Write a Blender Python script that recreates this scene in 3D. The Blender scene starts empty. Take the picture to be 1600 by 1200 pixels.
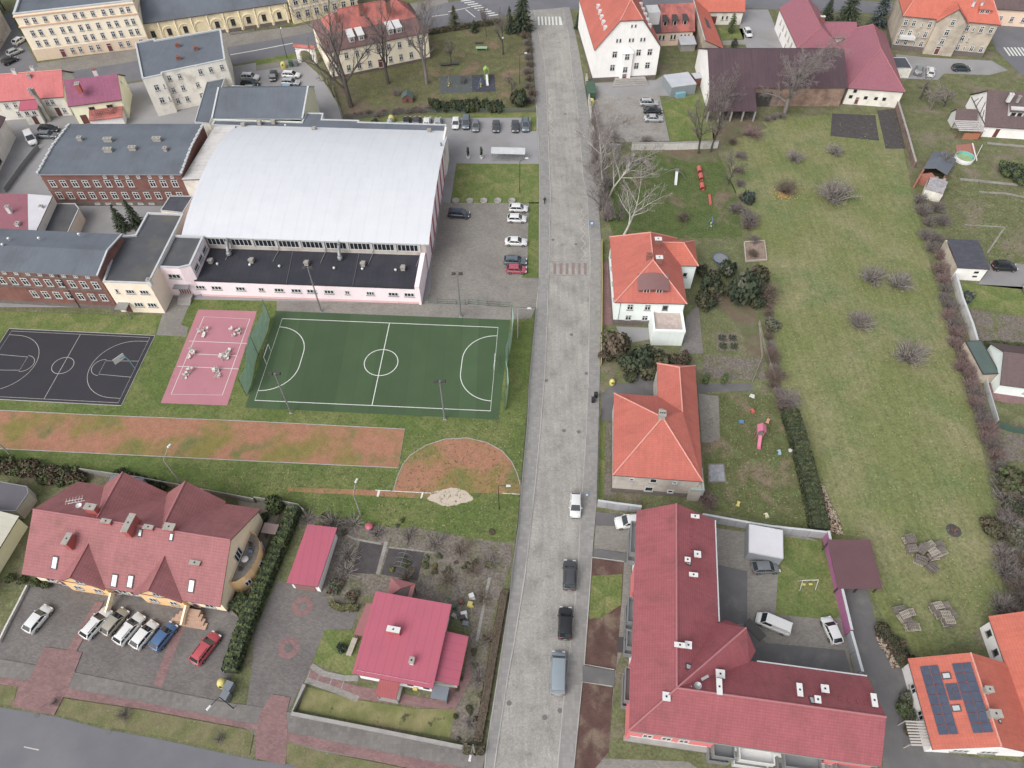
import bpy, math, random
from mathutils import Vector, Matrix
R=math.radians
SC=bpy.context.scene; COL=SC.collection
# ------------------------------------------------------------------ camera, sky, sun, exposure
F_PX,PITCH,ROLL,CAM_H=1130.0,R(52.68),R(-0.2),99.0
FWD=Vector((0,math.cos(PITCH),-math.sin(PITCH))); UP0=Vector((0,math.sin(PITCH),math.cos(PITCH))); RT0=Vector((1,0,0))
RT=math.cos(ROLL)*RT0+math.sin(ROLL)*UP0; UP=-math.sin(ROLL)*RT0+math.cos(ROLL)*UP0
cam=bpy.data.cameras.new('camera'); co=bpy.data.objects.new('camera',cam); COL.objects.link(co)
cam.sensor_width=36; cam.lens=F_PX/1600*36; cam.clip_start=1; cam.clip_end=6000
co.matrix_world=Matrix(((RT.x,UP.x,-FWD.x,0),(RT.y,UP.y,-FWD.y,0),(RT.z,UP.z,-FWD.z,CAM_H),(0,0,0,1)))
SC.camera=co
SUN_EL,SUN_AZ=R(46),R(222)      # azimuth clockwise from +y
w=bpy.data.worlds.new('World'); SC.world=w; w.use_nodes=True
nt=w.node_tree; bg=nt.nodes['Background']; sky=nt.nodes.new('ShaderNodeTexSky'); sky.sky_type='NISHITA'; sky.sun_disc=False
sky.sun_elevation=SUN_EL; sky.sun_rotation=SUN_AZ; sky.air_density=1.0; sky.dust_density=4.0; sky.ozone_density=1.0
hs=nt.nodes.new('ShaderNodeHueSaturation'); hs.inputs['Saturation'].default_value=0.30
nt.links.new(sky.outputs[0],hs.inputs['Color']); nt.links.new(hs.outputs[0],bg.inputs[0]); bg.inputs[1].default_value=0.15
sl=bpy.data.lights.new('sun','SUN'); sl.energy=1.0; sl.angle=R(50); sl.color=(1,.985,.96)
so=bpy.data.objects.new('sun',sl); COL.objects.link(so)
sd=Vector((math.sin(SUN_AZ)*math.cos(SUN_EL),math.cos(SUN_AZ)*math.cos(SUN_EL),math.sin(SUN_EL)))
so.rotation_euler=(-sd).to_track_quat('-Z','Y').to_euler(); so.location=(0,0,150)
SC.view_settings.view_transform='Standard'; SC.view_settings.look='None'; SC.view_settings.exposure=0.47; SC.view_settings.gamma=1
SC.cycles.max_bounces=5; SC.cycles.transparent_max_bounces=12
# ------------------------------------------------------------------ photo measurements -> world points
def P(x,y,z=0.0):
    d=RT*((x-800)/F_PX)-UP*((y-600)/F_PX)+FWD
    t=(z-CAM_H)/d.z
    return Vector((d.x*t,d.y*t,z))
def prs(s):
    n=[float(t) for t in s.split()]; return list(zip(n[0::2],n[1::2]))
def q(k,s): return [((k%4)*400+x/4,(k//4)*300+y/4) for x,y in prs(s)]      # survey sheet k, quarter-pixel units
def W(pts,z=0.0): return [P(x,y,z) for x,y in pts]
def lerp(a,b,t): return a+(b-a)*t
class Frame:                      # local frame on a building edge A->B, b axis pointing away from the street side
    def __init__(s,A,B,z):
        a=P(*A,z); b=P(*B,z); a.z=b.z=0; s.a=a; s.L=(b-a).length; s.u=(b-a).normalized(); s.v=Vector((-s.u.y,s.u.x,0)); s.rz=math.atan2(s.u.y,s.u.x)
    def __call__(s,a,b,z=0.0): r=s.a+s.u*a+s.v*b; r.z=z; return r
    def loc(s,p): d=p-s.a; return d.x*s.u.x+d.y*s.u.y, d.x*s.v.x+d.y*s.v.y
    def px(s,x,y,z): return s.loc(P(x,y,z))
# ------------------------------------------------------------------ materials
MATS={}
def lin(c): c/=255; return c/12.92 if c<=.04045 else ((c+.055)/1.055)**2.4
def S(r,g,b,k=.72):
    M=max(r,g,b); M2=M+9*min(1,max(0,(230-M)/110)); r,g,b=[M2-(M-c)*.70 for c in (r,g,b)]  # lifts and mutes every colour, so the haze is put into the colours
    return (lin(r)*k,lin(g)*k,lin(b)*k)
class NT:
    def __init__(s,name):
        s.m=bpy.data.materials.new(name); s.m.use_nodes=True; s.t=s.m.node_tree; s.b=s.t.nodes['Principled BSDF']; s.tc=s.t.nodes.new('ShaderNodeTexCoord')
    def n(s,ty,**kw):
        x=s.t.nodes.new(ty)
        for k,v in kw.items(): setattr(x,k,v)
        return x
    def l(s,a,b): s.t.links.new(a,b)
    def val(s,i,v):
        if isinstance(v,(int,float)): i.default_value=v
        elif isinstance(v,tuple): i.default_value=v if len(v)==len(i.default_value) else (*v,1)
        else: s.l(v,i)
    def math(s,op,a,b=0.0,c=0.0,clamp=False):
        x=s.n('ShaderNodeMath',operation=op,use_clamp=clamp); s.val(x.inputs[0],a); s.val(x.inputs[1],b); s.val(x.inputs[2],c); return x.outputs[0]
    def noise(s,vec,scale,detail=4,rough=.55,dist=0):
        x=s.n('ShaderNodeTexNoise'); s.l(vec,x.inputs['Vector']); x.inputs['Scale'].default_value=scale; x.inputs['Detail'].default_value=detail; x.inputs['Roughness'].default_value=rough; x.inputs['Distortion'].default_value=dist; return x.outputs[0]
    def rng(s,v,a,b,c,d):
        x=s.n('ShaderNodeMapRange',clamp=True); s.val(x.inputs[0],v)
        for i,k in enumerate((a,b,c,d)): x.inputs[i+1].default_value=k
        return x.outputs[0]
    def mix(s,f,a,b,mode='MIX'):
        x=s.n('ShaderNodeMix',data_type='RGBA',blend_type=mode); s.val(x.inputs[0],f); s.val(x.inputs[6],a); s.val(x.inputs[7],b); return x.outputs[2]
    def sep(s,v): x=s.n('ShaderNodeSeparateXYZ'); s.l(v,x.inputs[0]); return x.outputs
    def mapping(s,v,rz=0,sc=(1,1,1)):
        x=s.n('ShaderNodeMapping'); s.l(v,x.inputs[0]); x.inputs['Rotation'].default_value=(0,0,rz); x.inputs['Scale'].default_value=sc; return x.outputs[0]
def mat(key,col,rough=.85,var=.14,sc=.6,fine=.10,fsc=9,pat=None,bump=.0,metal=0,spec=.25,c2=None,psc=.25,plo=.45,phi=.62,c3=None,p3sc=.9,p3lo=.56,p3hi=.66,pr=0,pu=.33,pv=.36,pa=.25,mortar=None,streak=0,coat=0,alpha=1,stri=0,stre=0):
    if key in MATS: return MATS[key]
    T=NT(key); ob=T.tc.outputs['Object']; uv=T.tc.outputs['UV']
    c=col
    if c2: c=T.mix(T.rng(T.noise(ob,psc,5,.6),plo,phi,0,1),c,c2)
    if c3: c=T.mix(T.rng(T.noise(ob,p3sc,5,.6),p3lo,p3hi,0,1),c,c3)
    f=T.rng(T.noise(ob,sc,5),.25,.75,1-var,1+var)
    f=T.math('MULTIPLY',f,T.rng(T.noise(ob,fsc,3),.25,.75,1-fine,1+fine))
    h=None
    if stri: f=T.math('MULTIPLY',f,T.rng(T.noise(T.mapping(ob,stre,(1.4,.10,1)),1,4),.3,.7,1-stri,1+stri))
    if streak: 
        f=T.math('MULTIPLY',f,T.rng(T.noise(T.mapping(uv,0,(2.2,.12,1)),1,4),.3,.7,1-streak,1+streak))
    if pat=='tiles' or pat=='seams' or pat=='slabs':
        o=T.sep(uv); fu=T.math('FRACT',T.math('DIVIDE',o[0],pu)); fv=T.math('FRACT',T.math('DIVIDE',o[1],pv))
        if pat=='tiles':
            hu=T.math('SINE',T.math('MULTIPLY',fu,math.pi)); 
            g=T.math('MULTIPLY',T.rng(fv,0,.35,1-pa,1.04),T.rng(hu,0,.8,1-pa*.35,1.015)); h=T.math('ADD',hu,T.math('MULTIPLY',T.math('SUBTRACT',1.0,fv),.8))
            cell=T.n('ShaderNodeTexWhiteNoise',noise_dimensions='2D'); cv=T.n('ShaderNodeCombineXYZ'); T.l(T.math('FLOOR',T.math('DIVIDE',o[0],pu)),cv.inputs[0]); T.l(T.math('FLOOR',T.math('DIVIDE',o[1],pv)),cv.inputs[1]); T.l(cv.outputs[0],cell.inputs[0])
            g=T.math('MULTIPLY',g,T.rng(cell.outputs[0],0,1,.955,1.045))
        elif pat=='seams':
            g=T.rng(T.math('ABSOLUTE',T.math('SUBTRACT',fu,.5)),.40,.48,1.0,1-pa); h=T.rng(T.math('ABSOLUTE',T.math('SUBTRACT',fu,.5)),.40,.48,0,1)
        else:
            g=T.math('MULTIPLY',T.rng(T.math('ABSOLUTE',T.math('SUBTRACT',fu,.5)),.44,.49,1.0,1-pa),T.rng(T.math('ABSOLUTE',T.math('SUBTRACT',fv,.5)),.44,.49,1.0,1-pa))
            cell=T.n('ShaderNodeTexWhiteNoise',noise_dimensions='2D'); cv=T.n('ShaderNodeCombineXYZ'); T.l(T.math('FLOOR',T.math('DIVIDE',o[0],pu)),cv.inputs[0]); T.l(T.math('FLOOR',T.math('DIVIDE',o[1],pv)),cv.inputs[1]); T.l(cv.outputs[0],cell.inputs[0])
            g=T.math('MULTIPLY',g,T.rng(cell.outputs[0],0,1,.9,1.1))
        f=T.math('MULTIPLY',f,g)
    if pat=='brick' or pat=='pavers':
        x=T.n('ShaderNodeTexBrick'); T.l(T.mapping(uv,pr),x.inputs['Vector']); x.inputs['Scale'].default_value=1; x.inputs['Brick Width'].default_value=pu; x.inputs['Row Height'].default_value=pv; x.inputs['Mortar Size'].default_value=.012 if pat=='brick' else .02
        x.inputs['Color1'].default_value=(.86,.86,.86,1); x.inputs['Color2'].default_value=(1.14,1.14,1.14,1); x.inputs['Mortar'].default_value=(1-pa,)*3+(1,)
        c=T.mix(1.0,c,x.outputs[0],'MULTIPLY'); h=x.outputs[1]
    if pat=='cobble':
        x=T.n('ShaderNodeTexVoronoi',feature='DISTANCE_TO_EDGE'); T.l(T.mapping(ob,pr),x.inputs['Vector']); x.inputs['Scale'].default_value=1/pu
        y=T.n('ShaderNodeTexVoronoi'); T.l(T.mapping(ob,pr),y.inputs['Vector']); y.inputs['Scale'].default_value=1/pu
        f=T.math('MULTIPLY',f,T.rng(x.outputs[0],0,.12,1-pa,1)); f=T.math('MULTIPLY',f,T.rng(T.sep(y.outputs['Color'])[0],0,1,.90,1.09)); h=x.outputs[0]
    x=T.n('ShaderNodeVectorMath',operation='SCALE'); T.val(x.inputs[0],c); T.l(f,x.inputs[3]); T.l(x.outputs[0],T.b.inputs['Base Color'])
    T.b.inputs['Roughness'].default_value=rough; T.b.inputs['Metallic'].default_value=metal; T.b.inputs['Specular IOR Level'].default_value=spec
    if coat: T.b.inputs['Coat Weight'].default_value=coat; T.b.inputs['Coat Roughness'].default_value=.08
    if alpha<1: T.b.inputs['Alpha'].default_value=alpha
    if bump:
        b=T.n('ShaderNodeBump'); b.inputs['Strength'].default_value=bump; b.inputs['Distance'].default_value=.04
        T.l(h if h is not None else T.noise(ob,fsc,4),b.inputs['Height']); T.l(b.outputs[0],T.b.inputs['Normal'])
    MATS[key]=T.m; return T.m
def flatm(key,col,rough=.5,metal=0,coat=0,spec=.5):
    return mat(key,col,rough,var=.05,sc=1.3,fine=.03,fsc=14,metal=metal,coat=coat,spec=spec)
# ------------------------------------------------------------------ mesh builder
def nrm(pts):
    n=Vector((0,0,0))
    for i,p in enumerate(pts):
        a=pts[i]; b=pts[(i+1)%len(pts)]; n+=Vector(((a.y-b.y)*(a.z+b.z),(a.z-b.z)*(a.x+b.x),(a.x-b.x)*(a.y+b.y)))
    return n.normalized() if n.length>1e-12 else Vector((0,0,1))
def wloc(o):
    v=Vector((0,0,0))
    while o: v+=o.location; o=o.parent
    return v
class MB:
    def __init__(s): s.v=[]; s.f=[]; s.mi=[]; s.sm=[]
    def face(s,pts,m=0,sm=False):
        i=len(s.v); s.v+=[Vector(p) for p in pts]; s.f.append(list(range(i,i+len(pts)))); s.mi.append(m); s.sm.append(sm)
    def mesh(s,vs,fs,m=0,sm=False):
        i=len(s.v); s.v+=[Vector(p) for p in vs]
        for f in fs: s.f.append([i+k for k in f]); s.mi.append(m); s.sm.append(sm)
    def box(s,c,sz,rz=0,m=0,taper=1):
        x,y,z=sz[0]/2,sz[1]/2,sz[2]; cr,sr=math.cos(rz),math.sin(rz); vs=[]
        for k,t in ((0,1),(1,taper)):
            for a,b in ((-x,-y),(x,-y),(x,y),(-x,y)): a*=t;b*=t; vs.append((c[0]+a*cr-b*sr,c[1]+a*sr+b*cr,c[2]+k*z))
        s.mesh(vs,[(3,2,1,0),(4,5,6,7),(0,1,5,4),(1,2,6,5),(2,3,7,6),(3,0,4,7)],m)
    def bar(s,p0,p1,wd,ht,m=0,up=Vector((0,0,1))):        # square bar between two points, ht along up
        p0=Vector(p0);p1=Vector(p1); d=(p1-p0).normalized(); sd=d.cross(up)
        sd=sd.normalized() if sd.length>1e-6 else Vector((1,0,0)); u2=sd.cross(d).normalized(); vs=[]
        for p in (p0,p1):
            for a,b in ((-1,-1),(1,-1),(1,1),(-1,1)): vs.append(p+sd*(a*wd/2)+u2*(b*ht/2))
        s.mesh(vs,[(3,2,1,0),(4,5,6,7),(0,1,5,4),(1,2,6,5),(2,3,7,6),(3,0,4,7)],m)
    def prism(s,poly,z0,z1,m=0,mside=None,bottom=False):
        pts=[Vector((p[0],p[1],0)) for p in poly]
        if nrm(pts).z<0: pts=pts[::-1]
        n=len(pts); mside=m if mside is None else mside
        s.face([(p.x,p.y,z1) for p in pts],m)
        if bottom: s.face([(p.x,p.y,z0) for p in pts[::-1]],m)
        for i in range(n):
            a,b=pts[i],pts[(i+1)%n]; s.face([(a.x,a.y,z0),(b.x,b.y,z0),(b.x,b.y,z1),(a.x,a.y,z1)],mside)
    def sides(s,poly,z0,z1,m=0):
        pts=[Vector((p[0],p[1],0)) for p in poly]
        if nrm(pts).z<0: pts=pts[::-1]
        for i in range(len(pts)):
            a,b=pts[i],pts[(i+1)%len(pts)]; s.face([(a.x,a.y,z0),(b.x,b.y,z0),(b.x,b.y,z1),(a.x,a.y,z1)],m)
    def tube(s,p0,p1,r0,r1=None,n=6,m=0,cap=True,sm=True):
        p0=Vector(p0);p1=Vector(p1); r1=r0 if r1 is None else r1; d=(p1-p0)
        if d.length<1e-6: return
        d.normalize(); a=d.cross(Vector((0,0,1)) if abs(d.z)<.9 else Vector((1,0,0))).normalized(); b=d.cross(a); vs=[]
        for p,r in ((p0,r0),(p1,r1)):
            for k in range(n): t=2*math.pi*k/n; vs.append(p+a*(r*math.cos(t))+b*(r*math.sin(t)))
        fs=[(k,(k+1)%n,n+(k+1)%n,n+k) for k in range(n)]
        s.mesh(vs,fs,m,sm)
        if cap: s.mesh(vs[:n],[tuple(range(n))[::-1]],m); s.mesh(vs[n:],[tuple(range(n))],m)
    def path(s,pts,r,n=6,m=0):
        for a,b in zip(pts,pts[1:]): s.tube(a,b,r,r,n,m)
    def ball(s,c,r,m=0,nu=8,nv=5,sz=1.0):
        vs=[];fs=[]
        for j in range(nv+1):
            t=math.pi*j/nv
            for i in range(nu): a=2*math.pi*i/nu; vs.append((c[0]+r*math.sin(t)*math.cos(a),c[1]+r*math.sin(t)*math.sin(a),c[2]+r*sz*math.cos(t)))
        for j in range(nv):
            for i in range(nu): fs.append((j*nu+i,(j+1)*nu+i,(j+1)*nu+(i+1)%nu,j*nu+(i+1)%nu))
        s.mesh(vs,fs,m,True)
    def lathe(s,c,prof,n=16,m=0,sm=True):
        vs=[];fs=[]
        for r,z in prof:
            for i in range(n): a=2*math.pi*i/n; vs.append((c[0]+r*math.cos(a),c[1]+r*math.sin(a),c[2]+z))
        for j in range(len(prof)-1):
            for i in range(n): fs.append((j*n+i,j*n+(i+1)%n,(j+1)*n+(i+1)%n,(j+1)*n+i))
        s.mesh(vs,fs,m,sm)
    def shell(s,faces,t=.18,m=0,mside=None):              # roof planes with a thickness and fascia
        mside=m if mside is None else mside; cnt={}
        key=lambda p:(round(p[0],2),round(p[1],2),round(p[2],2))
        fs=[]
        for f in faces:
            f=[Vector(p) for p in f]
            if nrm(f).z<0: f=f[::-1]
            fs.append(f)
        for f in fs:
            for i in range(len(f)): a,b=key(f[i]),key(f[(i+1)%len(f)]); cnt[(a,b)]=cnt.get((a,b),0)+1
        dz=Vector((0,0,-t))
        for f in fs:
            s.face(f,m); s.face([p+dz for p in f[::-1]],mside)
            for i in range(len(f)):
                a,b=f[i],f[(i+1)%len(f)]
                if (key(b),key(a)) not in cnt: s.face([a+dz,b+dz,b,a],mside)
    def slabq(s,o,u,v,t,m=0):                             # slab from corner o spanned by u and v, raised t along the normal
        o=Vector(o); n=u.cross(v).normalized()*t; vs=[o,o+u,o+u+v,o+v,o+n,o+u+n,o+u+v+n,o+v+n]
        s.mesh(vs,[(3,2,1,0),(4,5,6,7),(0,1,5,4),(1,2,6,5),(2,3,7,6),(3,0,4,7)],m)
    def data(s,name,mats,off=Vector((0,0,0))):
        me=bpy.data.meshes.new(name); me.from_pydata([v-off for v in s.v],[],s.f)
        for m in (mats if isinstance(mats,(list,tuple)) else [mats]): me.materials.append(m)
        me.polygons.foreach_set('material_index',s.mi); me.polygons.foreach_set('use_smooth',s.sm)
        uvl=me.uv_layers.new(name='UVMap'); uv=[]
        for f in s.f:
            pts=[s.v[k] for k in f]; n=nrm(pts)
            if abs(n.z)>.999: t=Vector((1,0,0)); b=Vector((0,1,0))
            else: t=Vector((0,0,1)).cross(n).normalized(); b=n.cross(t)
            for p in pts: uv+=[p.dot(t),p.dot(b)]
        uvl.data.foreach_set('uv',uv); me.update(); return me
    def build(s,name,mats,parent=None):
        if parent: off=wloc(parent); loc=Vector((0,0,0))
        else:
            xs=[v.x for v in s.v]; ys=[v.y for v in s.v]; off=loc=Vector(((min(xs)+max(xs))/2,(min(ys)+max(ys))/2,min(v.z for v in s.v)))
        o=bpy.data.objects.new(name,s.data(name,mats,off)); COL.objects.link(o); o.location=loc
        if parent: o.parent=parent
        return o
def tag(o,label,cat,group=None):
    o['label']=label; o['category']=cat; o['kind']='thing'
    if group: o['group']=group
    return o
def thing(name,label,cat,loc=(0,0,0),rz=0,group=None):
    o=bpy.data.objects.new(name,None); COL.objects.link(o); o.location=loc; o.rotation_euler=(0,0,rz); o.empty_display_size=.3
    return tag(o,label,cat,group)
def dup(root,loc,rz=None,label=None,group=None,sc=None,cat=None):
    def cp(o,par):
        c=o.copy(); COL.objects.link(c)
        if par: c.parent=par
        for k in o.children: cp(k,c)
        return c
    r=cp(root,None); r.location=loc
    if rz is not None: r.rotation_euler=(0,0,rz)
    if sc: r.scale=(sc,sc,sc) if isinstance(sc,(int,float)) else sc
    if label: r['label']=label
    if group: r['group']=group
    if cat: r['category']=cat
    return r
def struct(name,pts,z,m,z0=None):
    b=MB()
    if z0 is None:
        p=[Vector((a[0],a[1],z)) for a in pts]
        if nrm(p).z<0: p=p[::-1]
        b.face(p)
    else: b.prism(pts,z0,z)
    o=b.build(name,m); o['kind']='structure'; return o
def ribbon(b,pts,wd,z,m=0,closed=False,ht=None):           # flat line (or low kerb when ht) along ground points
    pts=[Vector((p[0],p[1],0)) for p in pts]; n=len(pts); L=[];Rr=[]
    for i in range(n):
        a=pts[i-1] if (i>0 or closed) else pts[i]; c=pts[(i+1)%n] if (i<n-1 or closed) else pts[i]
        d=(c-a).normalized(); s=Vector((-d.y,d.x,0))*wd/2; L.append(pts[i]+s); Rr.append(pts[i]-s)
    for i in range(n if closed else n-1):
        j=(i+1)%n
        if ht is None: b.face([(Rr[i].x,Rr[i].y,z),(Rr[j].x,Rr[j].y,z),(L[j].x,L[j].y,z),(L[i].x,L[i].y,z)],m)
        else: b.prism([Rr[i],Rr[j],L[j],L[i]],z,z+ht,m)
def arc(c,r,a0,a1,n=24,u=Vector((1,0,0)),v=Vector((0,1,0))):
    return [c+u*(r*math.cos(lerp(a0,a1,i/n)))+v*(r*math.sin(lerp(a0,a1,i/n))) for i in range(n+1)]
# ------------------------------------------------------------------ surface materials
m_grass=mat('grass',S(88,110,38),.95,var=.2,sc=.8,fine=.36,fsc=3,c2=S(112,120,54),psc=.12,c3=S(84,96,52),p3sc=1.1,bump=.3,spec=.1)
m_meadow=mat('meadow',S(116,124,60),.95,var=.16,sc=.9,fine=.26,fsc=2.4,c2=S(144,138,90),psc=.07,plo=.42,phi=.66,c3=S(100,120,58),p3sc=.09,p3lo=.50,p3hi=.66,stri=.10,stre=R(-12),bump=.3,spec=.1)
m_lawn=mat('lawn',S(98,118,46),.95,var=.2,sc=.8,fine=.32,fsc=3,c2=S(128,130,66),psc=.3,bump=.2,spec=.1)
m_verge=mat('verge grass',S(124,116,74),.95,var=.2,sc=.6,fine=.25,fsc=7,c2=S(108,112,60),psc=.35,c3=S(150,138,110),p3sc=2.5,p3lo=.63,p3hi=.7,bump=.3,spec=.1)
m_garden=mat('garden ground',S(106,110,64),.95,var=.22,sc=.6,fine=.36,fsc=3,c2=S(126,114,90),psc=.16,plo=.5,phi=.64,c3=S(114,122,70),p3sc=.35,p3lo=.55,p3hi=.62,bump=.3,spec=.1)
m_leaf=mat('leaf litter',S(118,98,76),.95,var=.2,sc=.5,fine=.25,fsc=6,c2=S(104,106,66),psc=.22,plo=.44,phi=.56,bump=.3,spec=.1)
m_kinder=mat('kindergarten grass',S(104,104,62),.95,var=.2,sc=.6,fine=.34,fsc=3,c2=S(134,104,80),psc=.14,plo=.53,phi=.64,c3=S(112,120,62),p3sc=.2,p3lo=.56,p3hi=.66,bump=.3,spec=.1)
m_soil=mat('dug soil',S(82,76,76),.95,var=.2,sc=.9,fine=.2,fsc=7,bump=.4,spec=.1)
m_soil2=mat('bare bed soil',S(122,110,100),.95,var=.25,sc=1.1,fine=.45,fsc=3,c2=S(112,108,80),psc=.35,bump=.4,spec=.1)
m_bark=mat('bark mulch',S(98,66,58),.95,var=.3,sc=.5,fine=.3,fsc=8,c2=S(120,98,80),psc=.3,plo=.5,phi=.6,bump=.4,spec=.1)
m_yard=mat('yard asphalt',S(158,156,158),.9,var=.06,sc=.3,fine=.05,fsc=9,c2=S(148,145,144),psc=.1)
m_asph=mat('street asphalt',S(110,110,118),.88,var=.07,sc=.25,fine=.06,fsc=10,c2=S(120,119,124),psc=.08)
m_dark=mat('dark paving',S(108,105,106),.9,var=.12,sc=.5,fine=.1,fsc=8,c2=S(122,118,114),psc=.3,plo=.55,phi=.7)
m_cob=mat('cobble setts',S(172,167,158),.9,var=.10,sc=.3,fine=.06,fsc=5,pat='cobble',pu=.22,pa=.22,bump=.15,stri=.10,stre=R(2),c2=S(156,151,144),psc=.2,c3=S(118,117,116),p3sc=.4,p3lo=.62,p3hi=.80)
m_walk=mat('sidewalk slabs',S(150,147,143),.9,var=.06,sc=.3,fine=.07,fsc=8,pat='slabs',pu=.5,pv=.5,pa=.12)
m_pave=mat('concrete pavers',S(144,138,128),.9,var=.09,sc=.35,fine=.07,fsc=7,pat='pavers',pu=.4,pv=.2,pa=.16,c2=S(134,126,118),psc=.13)
m_pavel=mat('light pavers',S(160,155,148),.9,var=.1,sc=.35,fine=.09,fsc=7,pat='pavers',pu=.4,pv=.2,pa=.16,c2=S(146,136,126),psc=.2)
m_paved=mat('brown pavers',S(122,115,111),.9,var=.1,sc=.35,fine=.1,fsc=7,pat='pavers',pu=.4,pv=.2,pa=.16,pr=R(12),c2=S(110,103,100),psc=.16)
m_redp=mat('red pavers',S(146,102,100),.9,var=.1,sc=.4,fine=.1,fsc=7,pat='pavers',pu=.4,pv=.2,pa=.14,pr=R(12),c2=S(134,94,94),psc=.3)
m_pitch=mat('artificial turf',S(66,94,56),.95,var=.07,sc=.2,fine=.1,fsc=9,pat='slabs',pu=3.0,pv=900,pa=.05,spec=.1)
m_red=mat('red court',S(190,106,120),.85,var=.06,sc=.3,fine=.06,fsc=8,c2=S(174,94,108),psc=.5,plo=.6,phi=.72)
m_black=mat('black court',S(54,52,60),.85,var=.07,sc=.3,fine=.08,fsc=8)
m_clay=mat('mossy clay',S(170,104,72),.95,var=.14,sc=.8,fine=.2,fsc=3.5,c2=S(132,118,46),psc=.12,plo=.46,phi=.62,c3=S(112,116,54),p3sc=.16,p3lo=.55,p3hi=.68,bump=.3,spec=.1)
m_sand=mat('sand',S(206,186,162),.95,var=.08,sc=1,fine=.12,fsc=7,bump=.4,spec=.1)
m_line=mat('line paint',S(222,224,216,.8),.8,var=.06,sc=2,fine=.06,fsc=8)
m_lineg=mat('worn line paint',S(196,188,180),.8,var=.15,sc=2,fine=.12,fsc=8)
m_kerb=mat('kerb concrete',S(178,174,168),.9,var=.1,sc=1,fine=.08,fsc=6,pat='slabs',pu=1.0,pv=50,pa=.25)
m_rubber=mat('rubber mat',S(88,94,94),.95,var=.1,sc=.5,fine=.1,fsc=8)
m_rubber2=mat('dark rubber mat',S(64,66,82),.95,var=.1,sc=.5,fine=.1,fsc=8)
# ------------------------------------------------------------------ the setting: ground, streets, courts
struct('ground',[(-900,-300),(900,-300),(900,1500),(-900,1500)],0,m_garden)
struct('far_street',W(prs("-120 150 100 113 400 67 463 55 600 27 700 4 800 -12 1000 -16 1200 -6 1400 4 1600 22 1700 32 1700 60 1600 40 1540 33 1400 22 1200 14 1000 11 880 15 828 18 720 37 600 56 464 82 400 95 100 145 -120 185")),.02,m_asph)
struct('side_street',W(prs("1540 32 1600 22 1700 40 1700 160 1622 132 1590 112 1556 78")),.03,m_asph)
LRE="834 16 851 100 855 170 858 250 860 300 859 350 858 407 855 500 851 587 850 600 844 675 837 750 829 825 820 900 804 1000 793 1060 772 1200 762 1260"
RRE="880 12 889 60 893 110 900 150 906 210 911 280 917 300 920 360 922 407 921 480 919 600 916 675 911 750 906 825 903 900 892 1000 880 1100 871 1200 866 1260"
LR,RRd=W(prs(LRE)),W(prs(RRE))
struct('cobbled_street',LR+RRd[::-1],.05,m_cob)
LO=W(prs("822 18 829 32 837 155 841 210 843 250 843 435 838 480 827 600 824 662 816 750 810 825 800 895 797 932 779 1050 760 1172 752 1260"))
RO=W(prs("890 12 905 82 912 125 920 175 927 220 932 270 939 375 939 507 937 595 932 790 926 858 924 900 914 1037 910 1065 896 1200 890 1260"))
struct('left_pavement',LO+LR[::-1],.12,m_walk,z0=0)
struct('right_pavement',RRd+RO[::-1],.12,m_walk,z0=0)
b=MB(); ribbon(b,LR,.16,0,ht=.14); struct_k=b.build('left_kerb',m_kerb); struct_k['kind']='structure'
b=MB(); ribbon(b,RRd,.16,0,ht=.14); b.build('right_kerb',m_kerb)['kind']='structure'
b=MB(); ribbon(b,LO[2:],.14,0,ht=.17); b.build('left_edging',m_kerb)['kind']='structure'
# school grounds
struct('school_yard',W(prs("-200 480 -200 190 100 148 400 98 466 88 500 118 545 190 640 184 842 184 842 480 660 476 300 480")),.01,m_yard)
struct('sports_lawn',W(prs("-220 474 0 486 190 492 262 492 300 468 430 470 660 478 838 480 827 600 824 662 816 750 808 845 640 848 480 806 300 757 130 733 -80 704 -260 690")),.02,m_grass)
struct('court_side_paving',W(q(5,"130 680 1040 700 1745 725 1720 790 1590 800 130 745")),.03,m_pave)
struct('entrance_path',W(q(4,"1055 640 1190 690 1130 830 1175 845 1165 905 975 895")),.03,m_pave)
struct('car_park_paving',W(q(5,"1040 700 1090 620 1100 440 1165 60 1215 75 1770 70 1770 540 1800 560 1795 720")),.02,m_pave)
struct('car_park_lawn',W(q(1,"1252 1022 1768 1025 1768 1272 1215 1270")),.03,m_lawn)
struct('car_park_verge',W(q(6,"105 65 168 65 165 540 60 535 95 470")),.03,m_grass)
struct('kindergarten_lawn',W(prs("505 118 520 100 676 52 800 30 828 32 838 165 838 178 700 180 620 186 545 190")),.02,m_kinder)
struct('cars_verge',W(prs("545 190 700 178 838 176 838 205 829 205 829 184 690 184 620 190 560 197")),.03,m_lawn)
for nm,s,m in (('playground_mat',"1150 475 1345 470 1350 580 1145 585",m_rubber),('dark_playground_mat',"1348 470 1490 465 1498 572 1352 578",m_rubber2)): struct(nm,W(q(1,s)),.04,m)
struct('far_verge',W(q(1,"0 375 260 330 262 365 0 410")),.03,m_lawn)
struct('far_footway',W(prs('20 112 58 99 212 76 226 62 460 42 540 26 700 -6 700 6 600 29 463 57 400 69 100 116 -40 142 -60 118')),.015,m_pave); struct('far_side_street',W(prs('-90 150 -60 60 -10 30 14 20 60 104 20 118')),.03,m_asph)
struct('far_front_footway',W(q(1,"0 410 262 365 270 400 0 445")),.04,m_pave)
struct('court_lawn_strip',W(q(4,"0 745 640 770 980 770 975 890 0 870")),.03,m_lawn)
rgs=random.Random(2)
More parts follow.
